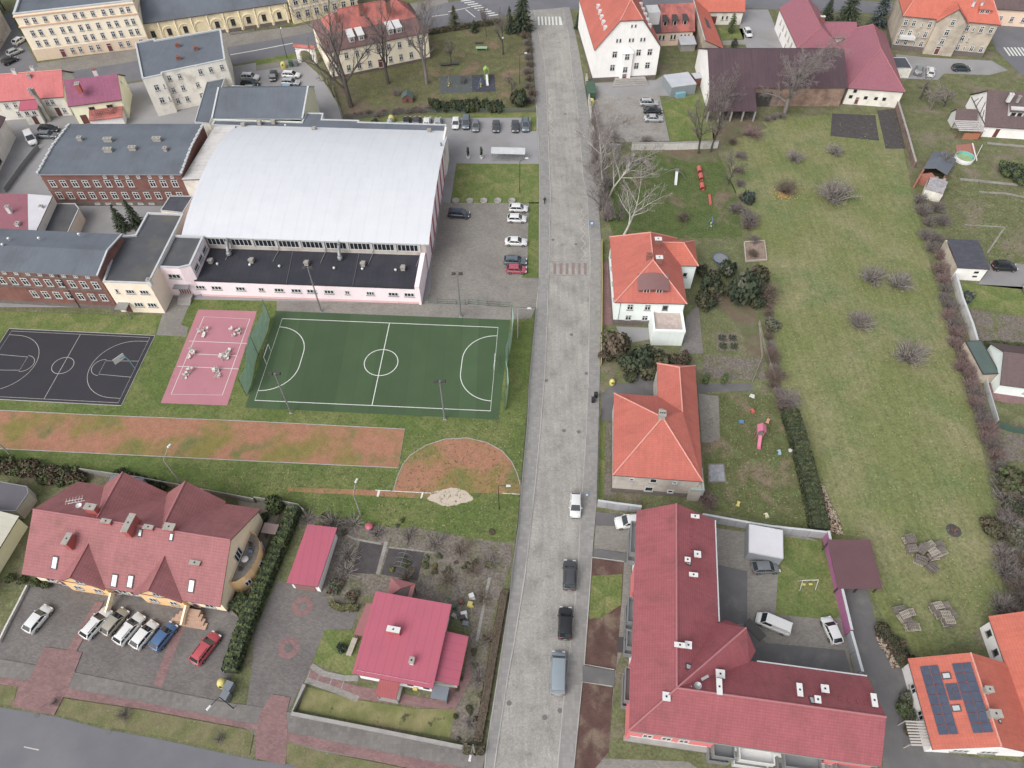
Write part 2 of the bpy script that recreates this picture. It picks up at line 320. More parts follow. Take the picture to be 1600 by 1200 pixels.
# football pitch
def fl(pts): return W(pts)
pc=W([(440,497),(778,512),(766,642),(400,627)]); C0=W([(595,566)])[0]
pu=((pc[1]-pc[0])+(pc[2]-pc[3])).normalized(); pv=Vector((-pu.y,pu.x,0))
pcen=(pc[0]+pc[1]+pc[2]+pc[3])/4
def pf(a,b): return pcen+pu*a+pv*b
struct('football_pitch',W([(432,486),(797,500),(779,656),(383,637)]),.04,m_pitch)
b=MB(); HL,HW=20.0,9.35
ribbon(b,[pf(-HL,HW),pf(HL,HW),pf(HL,-HW),pf(-HL,-HW)],.14,.05,closed=True)
ribbon(b,[pf(0,HW),pf(0,-HW)],.14,.054)
ribbon(b,arc(pcen,2.95,0,2*math.pi,40)[:-1],.14,.058,closed=True)
for s in (-1,1):
    g=pf(s*HL,0); pts=arc(pf(s*HL,1.5),5.8,math.pi/2,math.pi if s>0 else 0,14,pu,pv)+arc(pf(s*HL,-1.5),5.8,math.pi if s>0 else 0,(1.5 if s>0 else -.5)*math.pi,14,pu,pv)
    ribbon(b,pts,.14,.062)
b.build('football_pitch_lines',m_line)['kind']='structure'
# red volleyball court
vc=W(q(4,"1240 735 1606 746")+q(8,"1420 135 1005 120"))
struct('red_court',vc,.04,m_red)
vi=W(q(4,"1275 780 1562 795")+q(8,"1390 70 1070 65"))
b=MB(); ribbon(b,vi,.10,.05,closed=True)
for s in ("1180 932 1555 948","1215 1013 1482 1025","1110 1090 1492 1107"): ribbon(b,W(q(4,s)),.10,.054)
b.build('red_court_lines',m_line)['kind']='structure'
# black basketball court
bc0=W(q(4,"495 890"))[0]; bc1=W(q(8,"285 95"))[0]; br0=W(q(4,"932 908"))[0]; br1=W(q(8,"745 122"))[0]; cc=W([(98,572)])[0]
bu=((br0-bc0)+(br1-bc1)).normalized(); bv=Vector((-bu.y,bu.x,0)); bl=((br0-bc0).length+(br1-bc1).length)/2; bw=(bc0-bc1).length/2; bcen=(bc0+bc1)/2
def bf(a,c): return bcen+bu*a+bv*c
struct('basketball_court',[bf(-bl-.7,bw+.5),bf(bl+.7,bw+.5),bf(bl+.7,-bw-.5),bf(-bl-.7,-bw-.5)],.04,m_black)
b=MB(); ribbon(b,[bf(-bl,bw),bf(bl,bw),bf(bl,-bw),bf(-bl,-bw)],.08,.05,closed=True); ribbon(b,[bf(0,bw),bf(0,-bw)],.08,.054); ribbon(b,arc(bcen,1.85,0,2*math.pi,32)[:-1],.09,.058,closed=True)
for s in (-1,1):
    ribbon(b,[bf(s*bl,1.8),bf(s*(bl-5.8),1.5),bf(s*(bl-5.8),-1.5),bf(s*bl,-1.8)],.08,.054)
    ribbon(b,arc(bf(s*(bl-5.8),0),1.8,math.pi/2,(1.5 if s>0 else -.5)*math.pi,16,bu,bv),.08,.058)
    ribbon(b,[bf(s*bl,bw-.9)]+arc(bf(s*(bl-1.6),0),bw-.95,math.pi/2,(1.5 if s>0 else -.5)*math.pi,24,bu,bv)+[bf(s*bl,-bw+.9)],.08,.062)
b.build('basketball_court_lines',m_lineg)['kind']='structure'
b=MB(); ribbon(b,[bf(-bl-.75,bw+.55),bf(bl+.75,bw+.55),bf(bl+.75,-bw-.55),bf(-bl-.75,-bw-.55)],.16,0,closed=True,ht=.07); b.build('basketball_court_kerb',m_kerb)['kind']='structure'
# running track, jump sector, sand pit
tk=W(q(8,"-700 135 0 165 600 195 1600 235")+q(9,"930 283 890 525 0 483")+q(8,"0 405 -700 375"))
struct('running_track',tk,.03,m_clay)
b=MB(); ribbon(b,tk,.13,0,closed=True,ht=.08); b.build('running_track_kerb',m_kerb)['kind']='structure'
hc=W(q(9,"860 670 880 590 915 510 960 450 1060 385 1180 345 1320 338 1440 365 1540 420 1600 490 1632 560 1655 640 1650 692 1380 680 1110 683"))
struct('throwing_sector',hc,.03,m_clay)
b=MB(); ribbon(b,hc[:13],.13,0,ht=.08); b.build('throwing_sector_kerb',m_kerb)['kind']='structure'
struct('jump_runway',W(q(9,"200 645 740 663 1115 683 1110 720 740 700 200 672")),.035,m_clay)
b=MB(); ribbon(b,W(q(9,"745 664 1115 684")),.12,.045); ribbon(b,W(q(9,"770 665 760 705")),.35,.05); ribbon(b,W(q(9,"1042 680 1032 716")),.25,.05); ribbon(b,W(q(9,"1540 683 1650 690")),.12,.045)
b.build('jump_runway_lines',m_line)['kind']='structure'
struct('sand_pit',W([(400+(1215+(132+9*rgs.random()+10*math.sin(5*t))*math.cos(t))/4,600+(707+(50+6*rgs.random()+5*math.sin(4*t+1))*math.sin(t))/4) for t in [2*math.pi*i/60 for i in range(60)]]),.045,m_sand)
# west block: apartment parking, verges, red paths
struct('near_street',W(q(12,"-400 735 0 820 360 880 640 955 1000 1020 1500 1130 1600 1152")+q(13,"190 1172 420 1215 560 1270 560 2600")+q(12,"-400 2600")),.02,m_asph)
struct('near_footway',W(q(12,"-400 470 0 520 400 590 900 690 1400 790 1600 815")+q(13,"200 850 700 965 1350 1075 1440 1100 1400 1270 900 1185 420 1100 180 1050 0 1000")+q(12,"1500 930 360 730 -400 590")),.10,mat('brown grey slabs',S(130,124,118),.9,var=.08,sc=.4,fine=.1,fsc=6,pat='slabs',pu=.5,pv=.5,pa=.1,c2=S(118,112,108),psc=.2),z0=0)
struct('red_cycle_path',W(q(12,"-400 585 180 655 900 790 1600 930")+q(13,"190 975 700 1080 1250 1190 1400 1225 1380 1275 900 1190 420 1090 190 1032")+q(12,"1600 965 1500 945 900 835 420 760 100 690 -400 625")),.11,m_redp,z0=0)
struct('near_verge_base',W(q(12,"-400 640 110 690 80 812 0 800 -400 720")),.03,m_verge)
struct('middle_verge',W(q(12,"400 765 900 840 1590 970 1560 1120 1000 1000 640 935 355 865")),.105,m_verge,z0=0)
struct('right_verge',W(q(13,"190 1035 420 1100 900 1195 1350 1290 1300 1400 500 1300 190 1165")),.105,m_verge,z0=0)
struct('apartment_parking',W(q(12,"175 55 800 -60 1500 240 1440 640 1420 800 900 700 400 600 0 530 -200 505 40 325")),.02,m_paved)
struct('parking_red_strip',W(q(12,"600 160 650 165 480 470 515 480 430 700 340 870 80 815 120 690 190 640 280 445 420 465 560 230")),.12,m_redp,z0=0)
struct('parking_red_divider',W(q(12,"1120 240 1180 250 1010 695 955 685 1100 300")),.03,m_redp)
struct('garden_bed_west',W(q(8,"0 480 130 740 160 1300 0 1400 -300 1300 -300 480")),.03,m_garden)
struct('apartment_garden',W(q(9,"-120 700 180 735 110 900 -20 1250")+q(12,"1500 260 1440 240 1590 40")),.03,mat('pale gravel',S(150,138,118),.95,var=.15,sc=.8,fine=.15,fsc=7,c2=S(120,110,92),psc=.3))
b=MB(); o=Frame((375,922),(410,850),0)
struct('bungalow_driveway',W(q(13,"130 30 240 50 420 100 460 190 640 220 600 330 430 340 350 540 300 660 200 850 40 830 -60 810 -30 620 -10 350 90 130")),.03,m_paved)
struct('bungalow_red_path',W(q(13,"100 740 215 760 190 870 200 980 185 1180 0 1140 0 990 30 850")),.12,m_redp,z0=0)
b=MB()
for k,s in enumerate(("290 190","205 450")):
    c=W(q(13,s))[0]; b.face([p+Vector((0,0,.045)) for p in arc(c,1.45,0,2*math.pi,28)[:-1]],0); b.face([p+Vector((0,0,.05)) for p in arc(c,.62,0,2*math.pi,20)[:-1]],1)
b.build('driveway_rings',[m_redp,m_paved])['kind']='structure'
struct('bungalow_lawn',W(q(13,"430 335 600 345 640 400 620 635 500 600 355 540")),.045,m_lawn)
struct('bungalow_front_lawn',W(q(13,"310 690 640 775 1000 830 1250 830 1210 1010 700 925 270 835")),.045,mat('front lawn',S(122,126,62),.95,var=.2,sc=.5,fine=.2,fsc=7,c2=S(138,130,76),psc=.25,c3=S(84,80,56),p3sc=.4,p3lo=.62,p3hi=.68,bump=.2,spec=.1))
struct('bungalow_front_path',W(q(13,"340 585 470 640 640 690 720 700 1130 775 1220 690 1300 620 1330 440 1345 640 1240 840 1000 815 640 770 320 655")),.05,m_redp)
b=MB(); ribbon(b,W(q(13,"345 560 420 610 550 640 640 640")),.75,.055); ribbon(b,W(q(13,"310 650 460 700 640 770")),.75,.055)
for s in ("340 585 320 650","405 605 375 665","475 640 455 695","550 655 530 715"): ribbon(b,W(q(13,s)),.15,.06)
b.build('path_slab_edging',m_pavel)['kind']='structure'
struct('vegetable_garden',W(q(9,"300 800 560 880 1000 900 1590 1000 1600 1100")+q(13,"1480 250 1400 800 1380 1090 1210 1010 1250 830 1330 640 1340 350 1200 180 750 110 450 180 420 100 400 60")),.025,m_soil2)
for nm,s in (('dug_bed',"650 985 800 1010 750 1190 600 1180"),('frame_bed',"830 1025 1050 1055 1010 1230 780 1190")): struct(nm,W(q(9,s)),.04,m_soil)
b=MB(); ribbon(b,W(q(9,"530 930 620 970 780 1000")),.3,.045); ribbon(b,W(q(9,"815 985 760 1190")),.55,.05); ribbon(b,W(q(9,"830 1022 1000 1040 1130 1058")),.22,.045); ribbon(b,W(q(13,"1460 10 1430 150 1380 410")),.4,.045)
b.build('garden_paths',m_pavel)['kind']='structure'
# east side
struct('meadow',W(prs("1150 205 1200 185 1300 180 1400 178 1425 300 1455 420 1490 540 1530 680 1555 800 1570 960 1500 1000 1440 1030 1390 985 1362 930 1300 838 1262 740 1245 680 1222 610 1208 560 1205 480 1170 350 1140 280")),.02,m_meadow)
struct('villa_lawn',W(prs("1100 615 1215 618 1235 650 1262 740 1290 832 1180 812 1105 795 1098 700")),.02,mat('villa lawn',S(94,102,50),.95,var=.22,sc=.6,fine=.34,fsc=3,c2=S(128,108,82),psc=.14,plo=.5,phi=.62,c3=S(96,116,58),p3sc=.4,bump=.3,spec=.1))
struct('upper_villa_lawn',W(prs("960 260 1010 235 1120 235 1150 300 1160 370 1090 372 960 372 945 330")),.02,mat('upper lawn',S(82,102,42),.95,var=.22,sc=.6,fine=.34,fsc=3,c2=S(122,104,78),psc=.13,plo=.54,phi=.66,bump=.3,spec=.1))
struct('courtyard_car_park',W(q(2,"500 560 660 610 920 590 985 880 690 890 515 880")),.03,m_pavel)
struct('courtyard_asphalt',W(q(2,"500 520 900 500 960 460 1000 600 920 600 660 612 500 590")),.025,m_yard)
struct('courtyard_lawn',W(q(2,"940 640 1190 590 1275 880 990 880")),.03,m_lawn)
struct('tenement_yard',W(q(3,"800 340 1000 360 1400 380 1500 440 1380 470 1100 460 1060 500 820 490")),.03,m_yard)
struct('red_house_yard',W(q(2,"1450 60 1600 60")+q(3,"30 130 100 310 0 310")+q(2,"1470 310 1420 180")),.03,m_yard)
for nm,s in (('front_garden_lawn',"1290 170 1450 180 1450 245 1310 250"),): struct(nm,W(q(2,s)),.03,m_lawn)
struct('front_garden_path',W(q(2,"1310 255 1450 250 1465 280 1320 282")),.035,m_pavel)
for nm,s in (('ploughed_bed',"400 710 670 720 695 880 600 872 390 850"),('long_ploughed_bed',"680 690 800 680 860 930 735 930")): struct(nm,W(q(3,s)),.03,m_soil)
struct('villa_side_path',W(q(6,"560 440 625 440 640 830 560 830")),.03,m_redp)
struct('villa_back_path',W(q(6,"1090 780 1165 700 1195 1010 1040 1010 1070 960")),.03,mat('grey pavers',S(132,124,118),.9,var=.1,sc=.5,fine=.1,fsc=7,pat='pavers',pu=.4,pv=.2,pa=.2))
struct('villa_terrace',W(q(6,"650 840 860 850 870 920 700 950")),.035,m_yard)
struct('herb_bed',W(q(6,"1280 880 1390 885 1420 995 1280 990")),.04,m_soil2)
struct('fruit_bed',W(q(6,"1200 1020 1560 1040 1590 1180 1190 1160")),.035,m_soil2)
struct('lower_villa_side_bed',W(q(10,"590 240 630 250 615 500 640 700 570 720 580 400")),.03,m_soil2)
struct('lower_villa_side_lawn',W(q(10,"545 235 585 240 575 725 540 735")),.035,m_lawn)
struct('lower_villa_yard',W(q(10,"560 60 640 0 900 -20 900 80 640 72 640 230 560 230")),.03,m_dark)
struct('lower_villa_terrace',W(q(10,"1165 60 1290 75 1300 340 1240 365 1185 365")),.03,m_pave)
struct('rear_path',W(q(6,"770 1130 900 1150 900 1240 760 1220")),.04,m_dark)
struct('rear_garden_path',W(q(6,"1160 1200 1500 1195 1510 1240 1160 1255")),.03,m_dark)
struct('apartment_bay_dark',W(q(10,"525 800 800 830 790 890 523 885")),.125,m_dark,z0=0)
struct('apartment_bay_pale',W(q(10,"523 885 790 890 750 1060 512 1028")),.03,m_pave)
struct('apartment_bay_dark_lower',W(q(10,"510 1030 750 1065 740 1120 690 1110 508 1085")),.125,m_dark,z0=0)
struct('apartment_front_path',W(q(10,"690 1110 760 1120")+q(14,"760 0 700 440 640 600 610 1000 580 1140 1100 1160 1300 1300 1200 1400 500 1400 480 1250 600 1060 650 600 690 100")),.03,m_pave)
struct('front_bed_upper',W(q(10,"500 1090 700 1115")+q(14,"690 100 650 590 450 550 490 0")),.04,m_bark)
struct('front_bed_lower',W(q(14,"440 665 630 695 605 1100 480 1250 380 1250 410 900")),.04,m_bark)
struct('ground_cover_bed',W(q(14,"498 0 690 -10 680 180 560 260 480 270")),.06,m_lawn,z0=0)
struct('front_entrance_path',W(q(14,"440 560 640 595 640 690 440 660")),.125,m_dark,z0=0)
b=MB(); ribbon(b,W(q(10,"700 1112 500 1085")+q(14,"490 20 450 553 640 588")),.14,0,ht=.18); ribbon(b,W(q(14,"628 692 438 663 380 1250")),.14,0,ht=.18); b.build('bed_kerb',m_kerb)['kind']='structure'
struct('apartment_courtyard',W(q(10,"1275 900 1480 930")+q(11,"60 880 320 985 480 1500")+q(15,"530 640 0 540")+q(14,"1590 530 1285 320")),.02,m_pave)
struct('courtyard_dark_strip',W(q(10,"1285 1130 1470 1170")+q(14,"1470 295 1285 315")),.036,m_dark); struct('courtyard_dark_apron',W(q(14,"1285 322 1475 305 1580 410")+q(15,"0 420 480 465 530 640 0 545")+q(14,"1450 560")),.04,m_dark)
struct('courtyard_grass',W(q(11,"80 950 330 985 480 1460 350 1470 45 1440")),.03,m_lawn)
struct('service_lane',W(q(15,"470 80 620 80 680 330 850 610 900 760 960 1060 1100 1110 1700 1180 1700 1500 720 1500 715 900 640 650 560 620")),.03,m_dark)
struct('garage_drive',W(q(7,"1385 480 1390 430 1700 460 1700 620 1310 580")),.03,mat('drive concrete',S(146,142,142),.9,var=.08,sc=.4,fine=.06,fsc=7))
struct('east_lawn',W(q(7,"1170 570 1700 600 1700 790 1290 720 1200 690")),.03,m_lawn)
for nm,s in (('vegetable_bed',"1265 730 1400 760 1420 930 1305 940"),('vegetable_bed',"1440 765 1700 800 1700 950 1435 930")): struct(nm,W(q(7,s)),.04,m_soil2)
struct('terrace_paving',W(q(11,"1360 0 1470 20 1600 50 1660 60 1660 130 1500 120 1395 95")),.035,m_redp)
struct('east_plot_soil',W(q(11,"1430 300 1700 330 1700 500 1470 480")),.035,m_soil2)
struct('east_garden_lawn',W(q(11,"1400 100 1700 150 1700 300 1430 260")),.03,m_garden)
b=MB()
for s in ("1370 895 1700 925","1200 1120 1700 1170"): ribbon(b,W(q(3,s)),.9,.035)
ribbon(b,W(q(7,"1320 0 1480 10 1700 50")),.7,.035); ribbon(b,W(q(7,"1230 205 1480 220")),.35,.035); ribbon(b,W(q(7,"1480 220 1365 390")),.35,.04)
b.build('garden_walks',m_pavel)['kind']='structure'
struct('leaf_litter_patch',W(q(6,"1260 640 1380 610 1500 700 1560 900 1570 1030 1480 1030 1440 880 1340 760 1250 700")),.03,m_leaf)
struct('leaf_litter_strip',W(q(2,"750 940 1280 935 1290 1010 1120 1020 900 960")),.03,m_leaf)
struct('tree_litter',W(q(1,"500 560 620 540 720 660 1080 640 1090 700 545 745")),.03,m_leaf)
struct('barn_litter',W(q(2,"1240 690 1540 740 1600 800 1420 860 1260 900")+q(3,"0 0")[:0]),.03,m_leaf)
# road markings
b=MB()
for i in range(10): x=1300+i*21; y=2+i*11.5; ribbon(b,W(q(1,"%g %g %g %g"%(x-40,y-6,x+24,y-14))),.5,.03)
for s in ("1100 103 1200 90","1310 60 1370 108","1200 75 1340 45"): ribbon(b,W(q(1,s)),.25,.03)
ribbon(b,W(q(1,"0 315 230 270")),.3,.03); ribbon(b,W(q(0,"1440 343 1600 315")),.3,.03)
for i in range(7): x=165+i*22; ribbon(b,W(q(2,"%g 105 %g 158"%(x,x+4))),.45,.062)
ribbon(b,W(q(2,"300 110 310 158")),.5,.064); 
for i in range(4): ribbon(b,W(q(2,"%g 0 %g 40"%(424+i*6,424+i*6))),.4,.03)
for i in range(8): x=1475+i*22; ribbon(b,W(q(3,"%g 297 %g 350"%(x,x+38))),.45,.04)
b.build('crossing_stripes',m_line)['kind']='structure'
b=MB()
z=[(236,612)]; 
pts=[(238,610),(228,640),(252,662),(222,690),(248,705),(226,735),(256,755),(228,780),(258,805),(230,828),(262,850),(235,852)]
ribbon(b,W(q(2," ".join("%g %g"%p for p in pts))),.14,.062)
pts=[(440,108),(432,130),(452,150),(430,180),(455,205),(430,232),(458,262),(432,292),(460,325),(430,352),(462,388),(428,425),(475,428)]
ribbon(b,W(q(6," ".join("%g %g"%p for p in pts))),.14,.062)
b.build('zigzag_lines',m_lineg)['kind']='structure'
b=MB()
for i in range(6): x=268+i*38; ribbon(b,W(q(6,"%g 446 %g 516"%(x,x))),.55,.062)
b.build('red_crossing_stripes',mat('red setts',S(142,116,112),.9,var=.15,sc=1,fine=.12,fsc=8))['kind']='structure'
b=MB(); ribbon(b,W(q(6,"232 438 488 436")),.3,.06); ribbon(b,W(q(6,"228 524 490 520")),.3,.06); b.build('crossing_band',m_pavel)['kind']='structure'
b=MB()
for s in ("150 1068 245 1088",): ribbon(b,W(q(12,s)),.14,.03)
b.build('near_street_dash',m_lineg)['kind']='structure'
b=MB()
for k,s in ((10,"325 293"),(10,"417 300"),(14,"300 842"),(14,"205 884"),(13,"1582 795"),(6,"372 893"),(6,"465 1135"),(6,"255 300"),(6,"400 328"),(2,"333 714"),(12,"228 872"),(12,"680 975"),(6,"215 1180")):
    c=W(q(k,s))[0]; b.face([p+Vector((0,0,.066)) for p in arc(c,.33,0,2*math.pi,14)[:-1]])
b.build('manhole_covers',mat('cast iron',S(112,110,108),.8,var=.1,sc=2,fine=.1,fsc=12))['kind']='structure'
# ------------------------------------------------------------------ building materials
m_glass=mat('window glass',(.022,.026,.032),.12,var=.4,sc=.5,fine=.05,fsc=3,spec=.6)
m_white=flatm('white frame',S(232,232,230),.5)
m_brown=flatm('brown frame',S(112,60,44),.6)
m_dframe=flatm('dark frame',S(70,64,62),.6)
m_sill=flatm('sill',S(150,146,142),.8)
m_door=mat('red brown door',S(120,46,42),.6,var=.1,sc=1,fine=.06,fsc=10)
m_green=flatm('green paint',S(50,110,70),.6)
m_metal=flatm('zinc metal',S(170,174,178),.45,metal=.3)
m_gal=flatm('galvanised steel',S(158,160,162),.5,metal=.4)
m_black=flatm('black plastic',S(40,40,42),.6)
m_conc=mat('concrete',S(168,162,156),.9,var=.14,sc=.7,fine=.1,fsc=6)
def stucco(key,c,var=.06,c2=None,**k):
    c=tuple(min(.92,x*1.42) for x in c); c2=c2 and tuple(x*1.32 for x in c2)
    return mat(key,c,.92,var=var,sc=.5,fine=.05,fsc=7,c2=c2,streak=.03,bump=.08,**k)
w_cream=stucco('cream stucco',S(236,220,188)); w_tan=stucco('tan stucco',S(212,184,152)); w_hall=stucco('yellow plaster',S(226,206,158),.09,S(206,188,146),psc=.3)
w_white=stucco('white render',S(232,228,224)); w_offw=stucco('aged white render',S(220,214,200),.1,S(196,186,172),psc=.3,plo=.52,phi=.68); w_yell=stucco('pale yellow render',S(228,224,184))
w_brick=mat('red brick',S(148,86,72),.92,var=.14,sc=.4,fine=.1,fsc=8,pat='brick',pu=.27,pv=.085,pa=.25,c2=S(128,76,68),psc=.25,streak=.06)
w_obrick=mat('orange brick',S(180,98,76),.92,var=.12,sc=.4,fine=.1,fsc=8,pat='brick',pu=.27,pv=.085,pa=.2,c2=S(160,84,68),psc=.3)
w_pink=stucco('pale pink render',S(234,212,218)); w_pinkd=stucco('pink render',S(216,160,158)); w_beige=stucco('beige render',S(232,212,186))
w_grey=stucco('grey brown roughcast',S(176,160,138),.12,S(156,142,124),psc=.4); w_gr2=stucco('grey beige roughcast',S(178,168,156),.12,S(160,148,138),psc=.3)
w_mint=stucco('mint white render',S(222,232,226)); w_aptor=stucco('orange render',S(226,172,104)); w_aptcr=stucco('cream yellow render',S(238,214,172))
w_salmon=stucco('salmon render',S(226,190,160)); w_redr=stucco('red render',S(206,82,84)); w_stone=mat('stone base',S(120,106,100),.95,var=.2,sc=1.5,fine=.15,fsc=5,bump=.3)
def tiles(key,c,c2,**k):
    k={**dict(var=.08,sc=.3,fine=.06,fsc=7,psc=.35,plo=.5,phi=.72,pat='tiles',pa=.10,bump=.12,streak=.06,c3=None),**k}
    return mat(key,c,.75,c2=c2,**k)
r_orange=tiles('orange clay tiles',S(192,76,58),S(180,72,56)); r_orange2=tiles('new orange tiles',S(202,78,54),S(190,74,52)); r_red=tiles('crimson tiles',S(156,60,68),S(138,58,62),pa=.16)
r_apt=tiles('wine red tiles',S(164,84,86),S(146,78,76),pa=.14,pu=.4,pv=.42); r_oldred=tiles('weathered red tiles',S(196,84,70),S(150,72,66),plo=.45,phi=.6); r_oldbrown=tiles('mossy brown tiles',S(122,78,74),S(98,74,74),plo=.42,phi=.6)
r_row=tiles('red row tiles',S(206,86,86),S(196,80,80)); r_maroon=tiles('maroon tiles',S(150,66,100),S(138,62,92)); r_ridge=flatm('ridge tiles',S(226,132,112),.8); r_ridgeR=flatm('red ridge tiles',S(176,88,92),.8)
r_rose=mat('rose metal tiles',S(158,78,94),.55,var=.06,sc=.3,fine=.05,fsc=7,pat='tiles',pa=.14,bump=.3,c2=S(150,74,90),psc=.3); 
r_pinkm=mat('pink sheet metal',S(190,64,90),.5,var=.05,sc=.3,fine=.04,fsc=7,pat='seams',pu=1.1,pa=.10,c2=S(180,62,88),psc=.3); r_redm=mat('red sheet metal',S(180,68,72),.5,var=.08,sc=.6,fine=.05,fsc=7,pat='seams',pu=.3,pa=.2)
r_barn=mat('brown corrugated roof',S(88,62,71),.7,var=.1,sc=.3,fine=.08,fsc=6,pat='seams',pu=.9,pa=.16,c2=S(80,58,66),psc=.3,streak=.12); r_carp=mat('maroon trapezoid sheet',S(106,66,72),.6,var=.07,sc=.4,fine=.05,fsc=6,pat='seams',pu=.32,pa=.25)
r_felt=mat('grey roof felt',S(100,109,122),.9,var=.08,sc=.3,fine=.06,fsc=7,pat='seams',pu=60,pv=1,pa=.1,c2=S(92,99,110),psc=.13,streak=.05); r_feltd=mat('dark roof felt',S(84,86,92),.9,var=.12,sc=.3,fine=.06,fsc=7,c2=S(98,96,92),psc=.16)
r_black=mat('black roof felt',S(50,50,62),.85,var=.1,sc=.3,fine=.07,fsc=7,pat='seams',pu=1.0,pa=.12,c2=S(58,57,68),psc=.2); r_slate=mat('dark shingle roof',S(76,78,90),.85,var=.1,sc=.6,fine=.1,fsc=4,pat='slabs',pu=1,pv=.5,pa=.15)
r_white=mat('white metal roof',S(222,225,232),.5,var=.035,sc=.18,fine=.025,fsc=5,pat='seams',pu=2.6,pa=.04,c2=S(214,217,225),psc=.2,plo=.5,phi=.8,streak=.012); r_whites=mat('white sheet roof',S(222,220,226),.6,var=.06,sc=.4,fine=.05,fsc=6); r_tin=mat('tin sheet roof',S(198,202,212),.5,var=.08,sc=.5,fine=.05,fsc=6,pat='seams',pu=.6,pa=.12)
r_brownt=tiles('dark brown tiles',S(104,80,80),S(94,74,76)); r_teal=mat('green felt roof',S(82,104,98),.9,var=.1,sc=.6,fine=.07,fsc=6)
m_rim=mat('white roof rim',S(206,210,212),.7,var=.08,sc=1,fine=.05,fsc=6); m_chim=mat('chimney concrete',S(172,166,154),.9,var=.12,sc=1.5,fine=.1,fsc=6); m_cbrick=mat('chimney brick',S(150,84,66),.9,var=.12,sc=1,fine=.1,fsc=8,pat='brick',pu=.25,pv=.08,pa=.2); m_cwhite=flatm('white chimney render',S(232,232,230),.8); m_cred=flatm('red flashing',S(190,66,56),.6)
m_sky=mat('skylight glass',S(190,200,206),.15,var=.2,sc=.8,fine=.03,fsc=4,spec=.7)
m_fascia=flatm('dark fascia',S(92,72,72),.8)
# ------------------------------------------------------------------ building kit
WC={}
def wmesh(wd,h,style,fm):
    k=(round(wd,2),round(h,2),style,fm.name)
    if k in WC: return WC[k]
    f=MB(); p=MB(); s=MB(); t=.13; d=.07
    for x in (-wd/2+t/2,wd/2-t/2): f.box((x,-d/2+.005,0),(t,d,h))
    for z in (0,h-t): f.box((0,-d/2+.0,z),(wd-2*t-.004,d-.01,t))
    if 'door' in style: f.box((0,-.03,h*.70),(wd-2*t-.004,.05,.07))
    if 'cross' in style: f.box((0,-d/2+.008,t),(.12,d-.02,h-2*t)); f.box((0,-d/2+.012,h*.60),(wd-2*t,d-.03,.13))
    if 'two' in style: f.box((0,-d/2+.008,t),(.12,d-.02,h-2*t))
    if 'three' in style: 
        for x in (-wd/6,wd/6): f.box((x,-d/2+.008,t),(.12,d-.02,h-2*t))
    if 'strip' in style:
        n=5
        for i in range(1,n): f.box((-wd/2+wd*i/n,-d/2+.008,t),(.10,d-.02,h-2*t))
    p.box((0,-.012,t*.6),(wd-t,.02,h-t*1.2))
    if style!='door' and 'nosill' not in style: s.box((0,-.09,-.10),(wd+.16,.17,.07))
    WC[k]=(f.data('window',fm),p.data('pane',m_door if 'door' in style else m_glass),s.data('sill',m_sill) if s.v else None); return WC[k]
def win(root,p,rz,wd,h,style='cross',fm=None,name=None):
    fm=fm or m_white; f,g,s=wmesh(wd,h,style,fm); nm=name or ('door' if 'door' in style else 'window')
    o=bpy.data.objects.new(nm,f); COL.objects.link(o); o.parent=root; o.location=p-wloc(root); o.rotation_euler=(0,0,rz)
    g=bpy.data.objects.new('door_leaf' if 'door' in style else 'pane',g); COL.objects.link(g); g.parent=o
    if s: s=bpy.data.objects.new('sill',s); COL.objects.link(s); s.parent=o
    return o
def wins(root,fr,side,z,wd,h,pos,style='cross',at=0.0,fm=None):
    # side S: wall b=at seen along a; E: wall a=at along b; Wst: wall a=at along -b
    for t in pos:
        if side=='S': win(root,fr(t,at-.004,z),fr.rz,wd,h,style,fm)
        elif side=='E': win(root,fr(at+.004,t,z),fr.rz+math.pi/2,wd,h,style,fm)
        else: win(root,fr(at-.004,t,z),fr.rz-math.pi/2,wd,h,style,fm)
def lins(a,b,n): return [lerp(a,b,i/(n-1)) for i in range(n)]
def base(name,label,cat,fr,a,b,group=None): return thing(name,label,cat,fr(a,b,0),0,group)
def rect(fr,a0,b0,a1,b1): return [fr(a0,b0),fr(a1,b0),fr(a1,b1),fr(a0,b1)]
def walls(root,foot,z,m,extra=(),plinth=None,name='wall'):
    b=MB(); b.sides(foot,0,z,0)
    for f in extra: b.face(f,0)
    o=b.build(name,m,root)
    if plinth:
        pz,pm=plinth; c=sum(foot,Vector((0,0,0)))/len(foot); p=MB(); p.prism([q_+(q_-c).normalized()*.06 for q_ in foot],0,pz); p.build('plinth',pm,root)
    return o
def roof(root,faces,m,ridges=(),t=.2,rm=None,side=None,name='roof'):
    b=MB(); b.shell(faces,t,0,1)
    o=b.build(name,[m,side or m_fascia],root)
    if ridges:
        r=MB()
        for p0,p1 in ridges: r.tube(Vector(p0)+Vector((0,0,.02)),Vector(p1)+Vector((0,0,.02)),.13,.13,6)
        r.build('ridge_cap',rm or r_ridge,o)
    return o
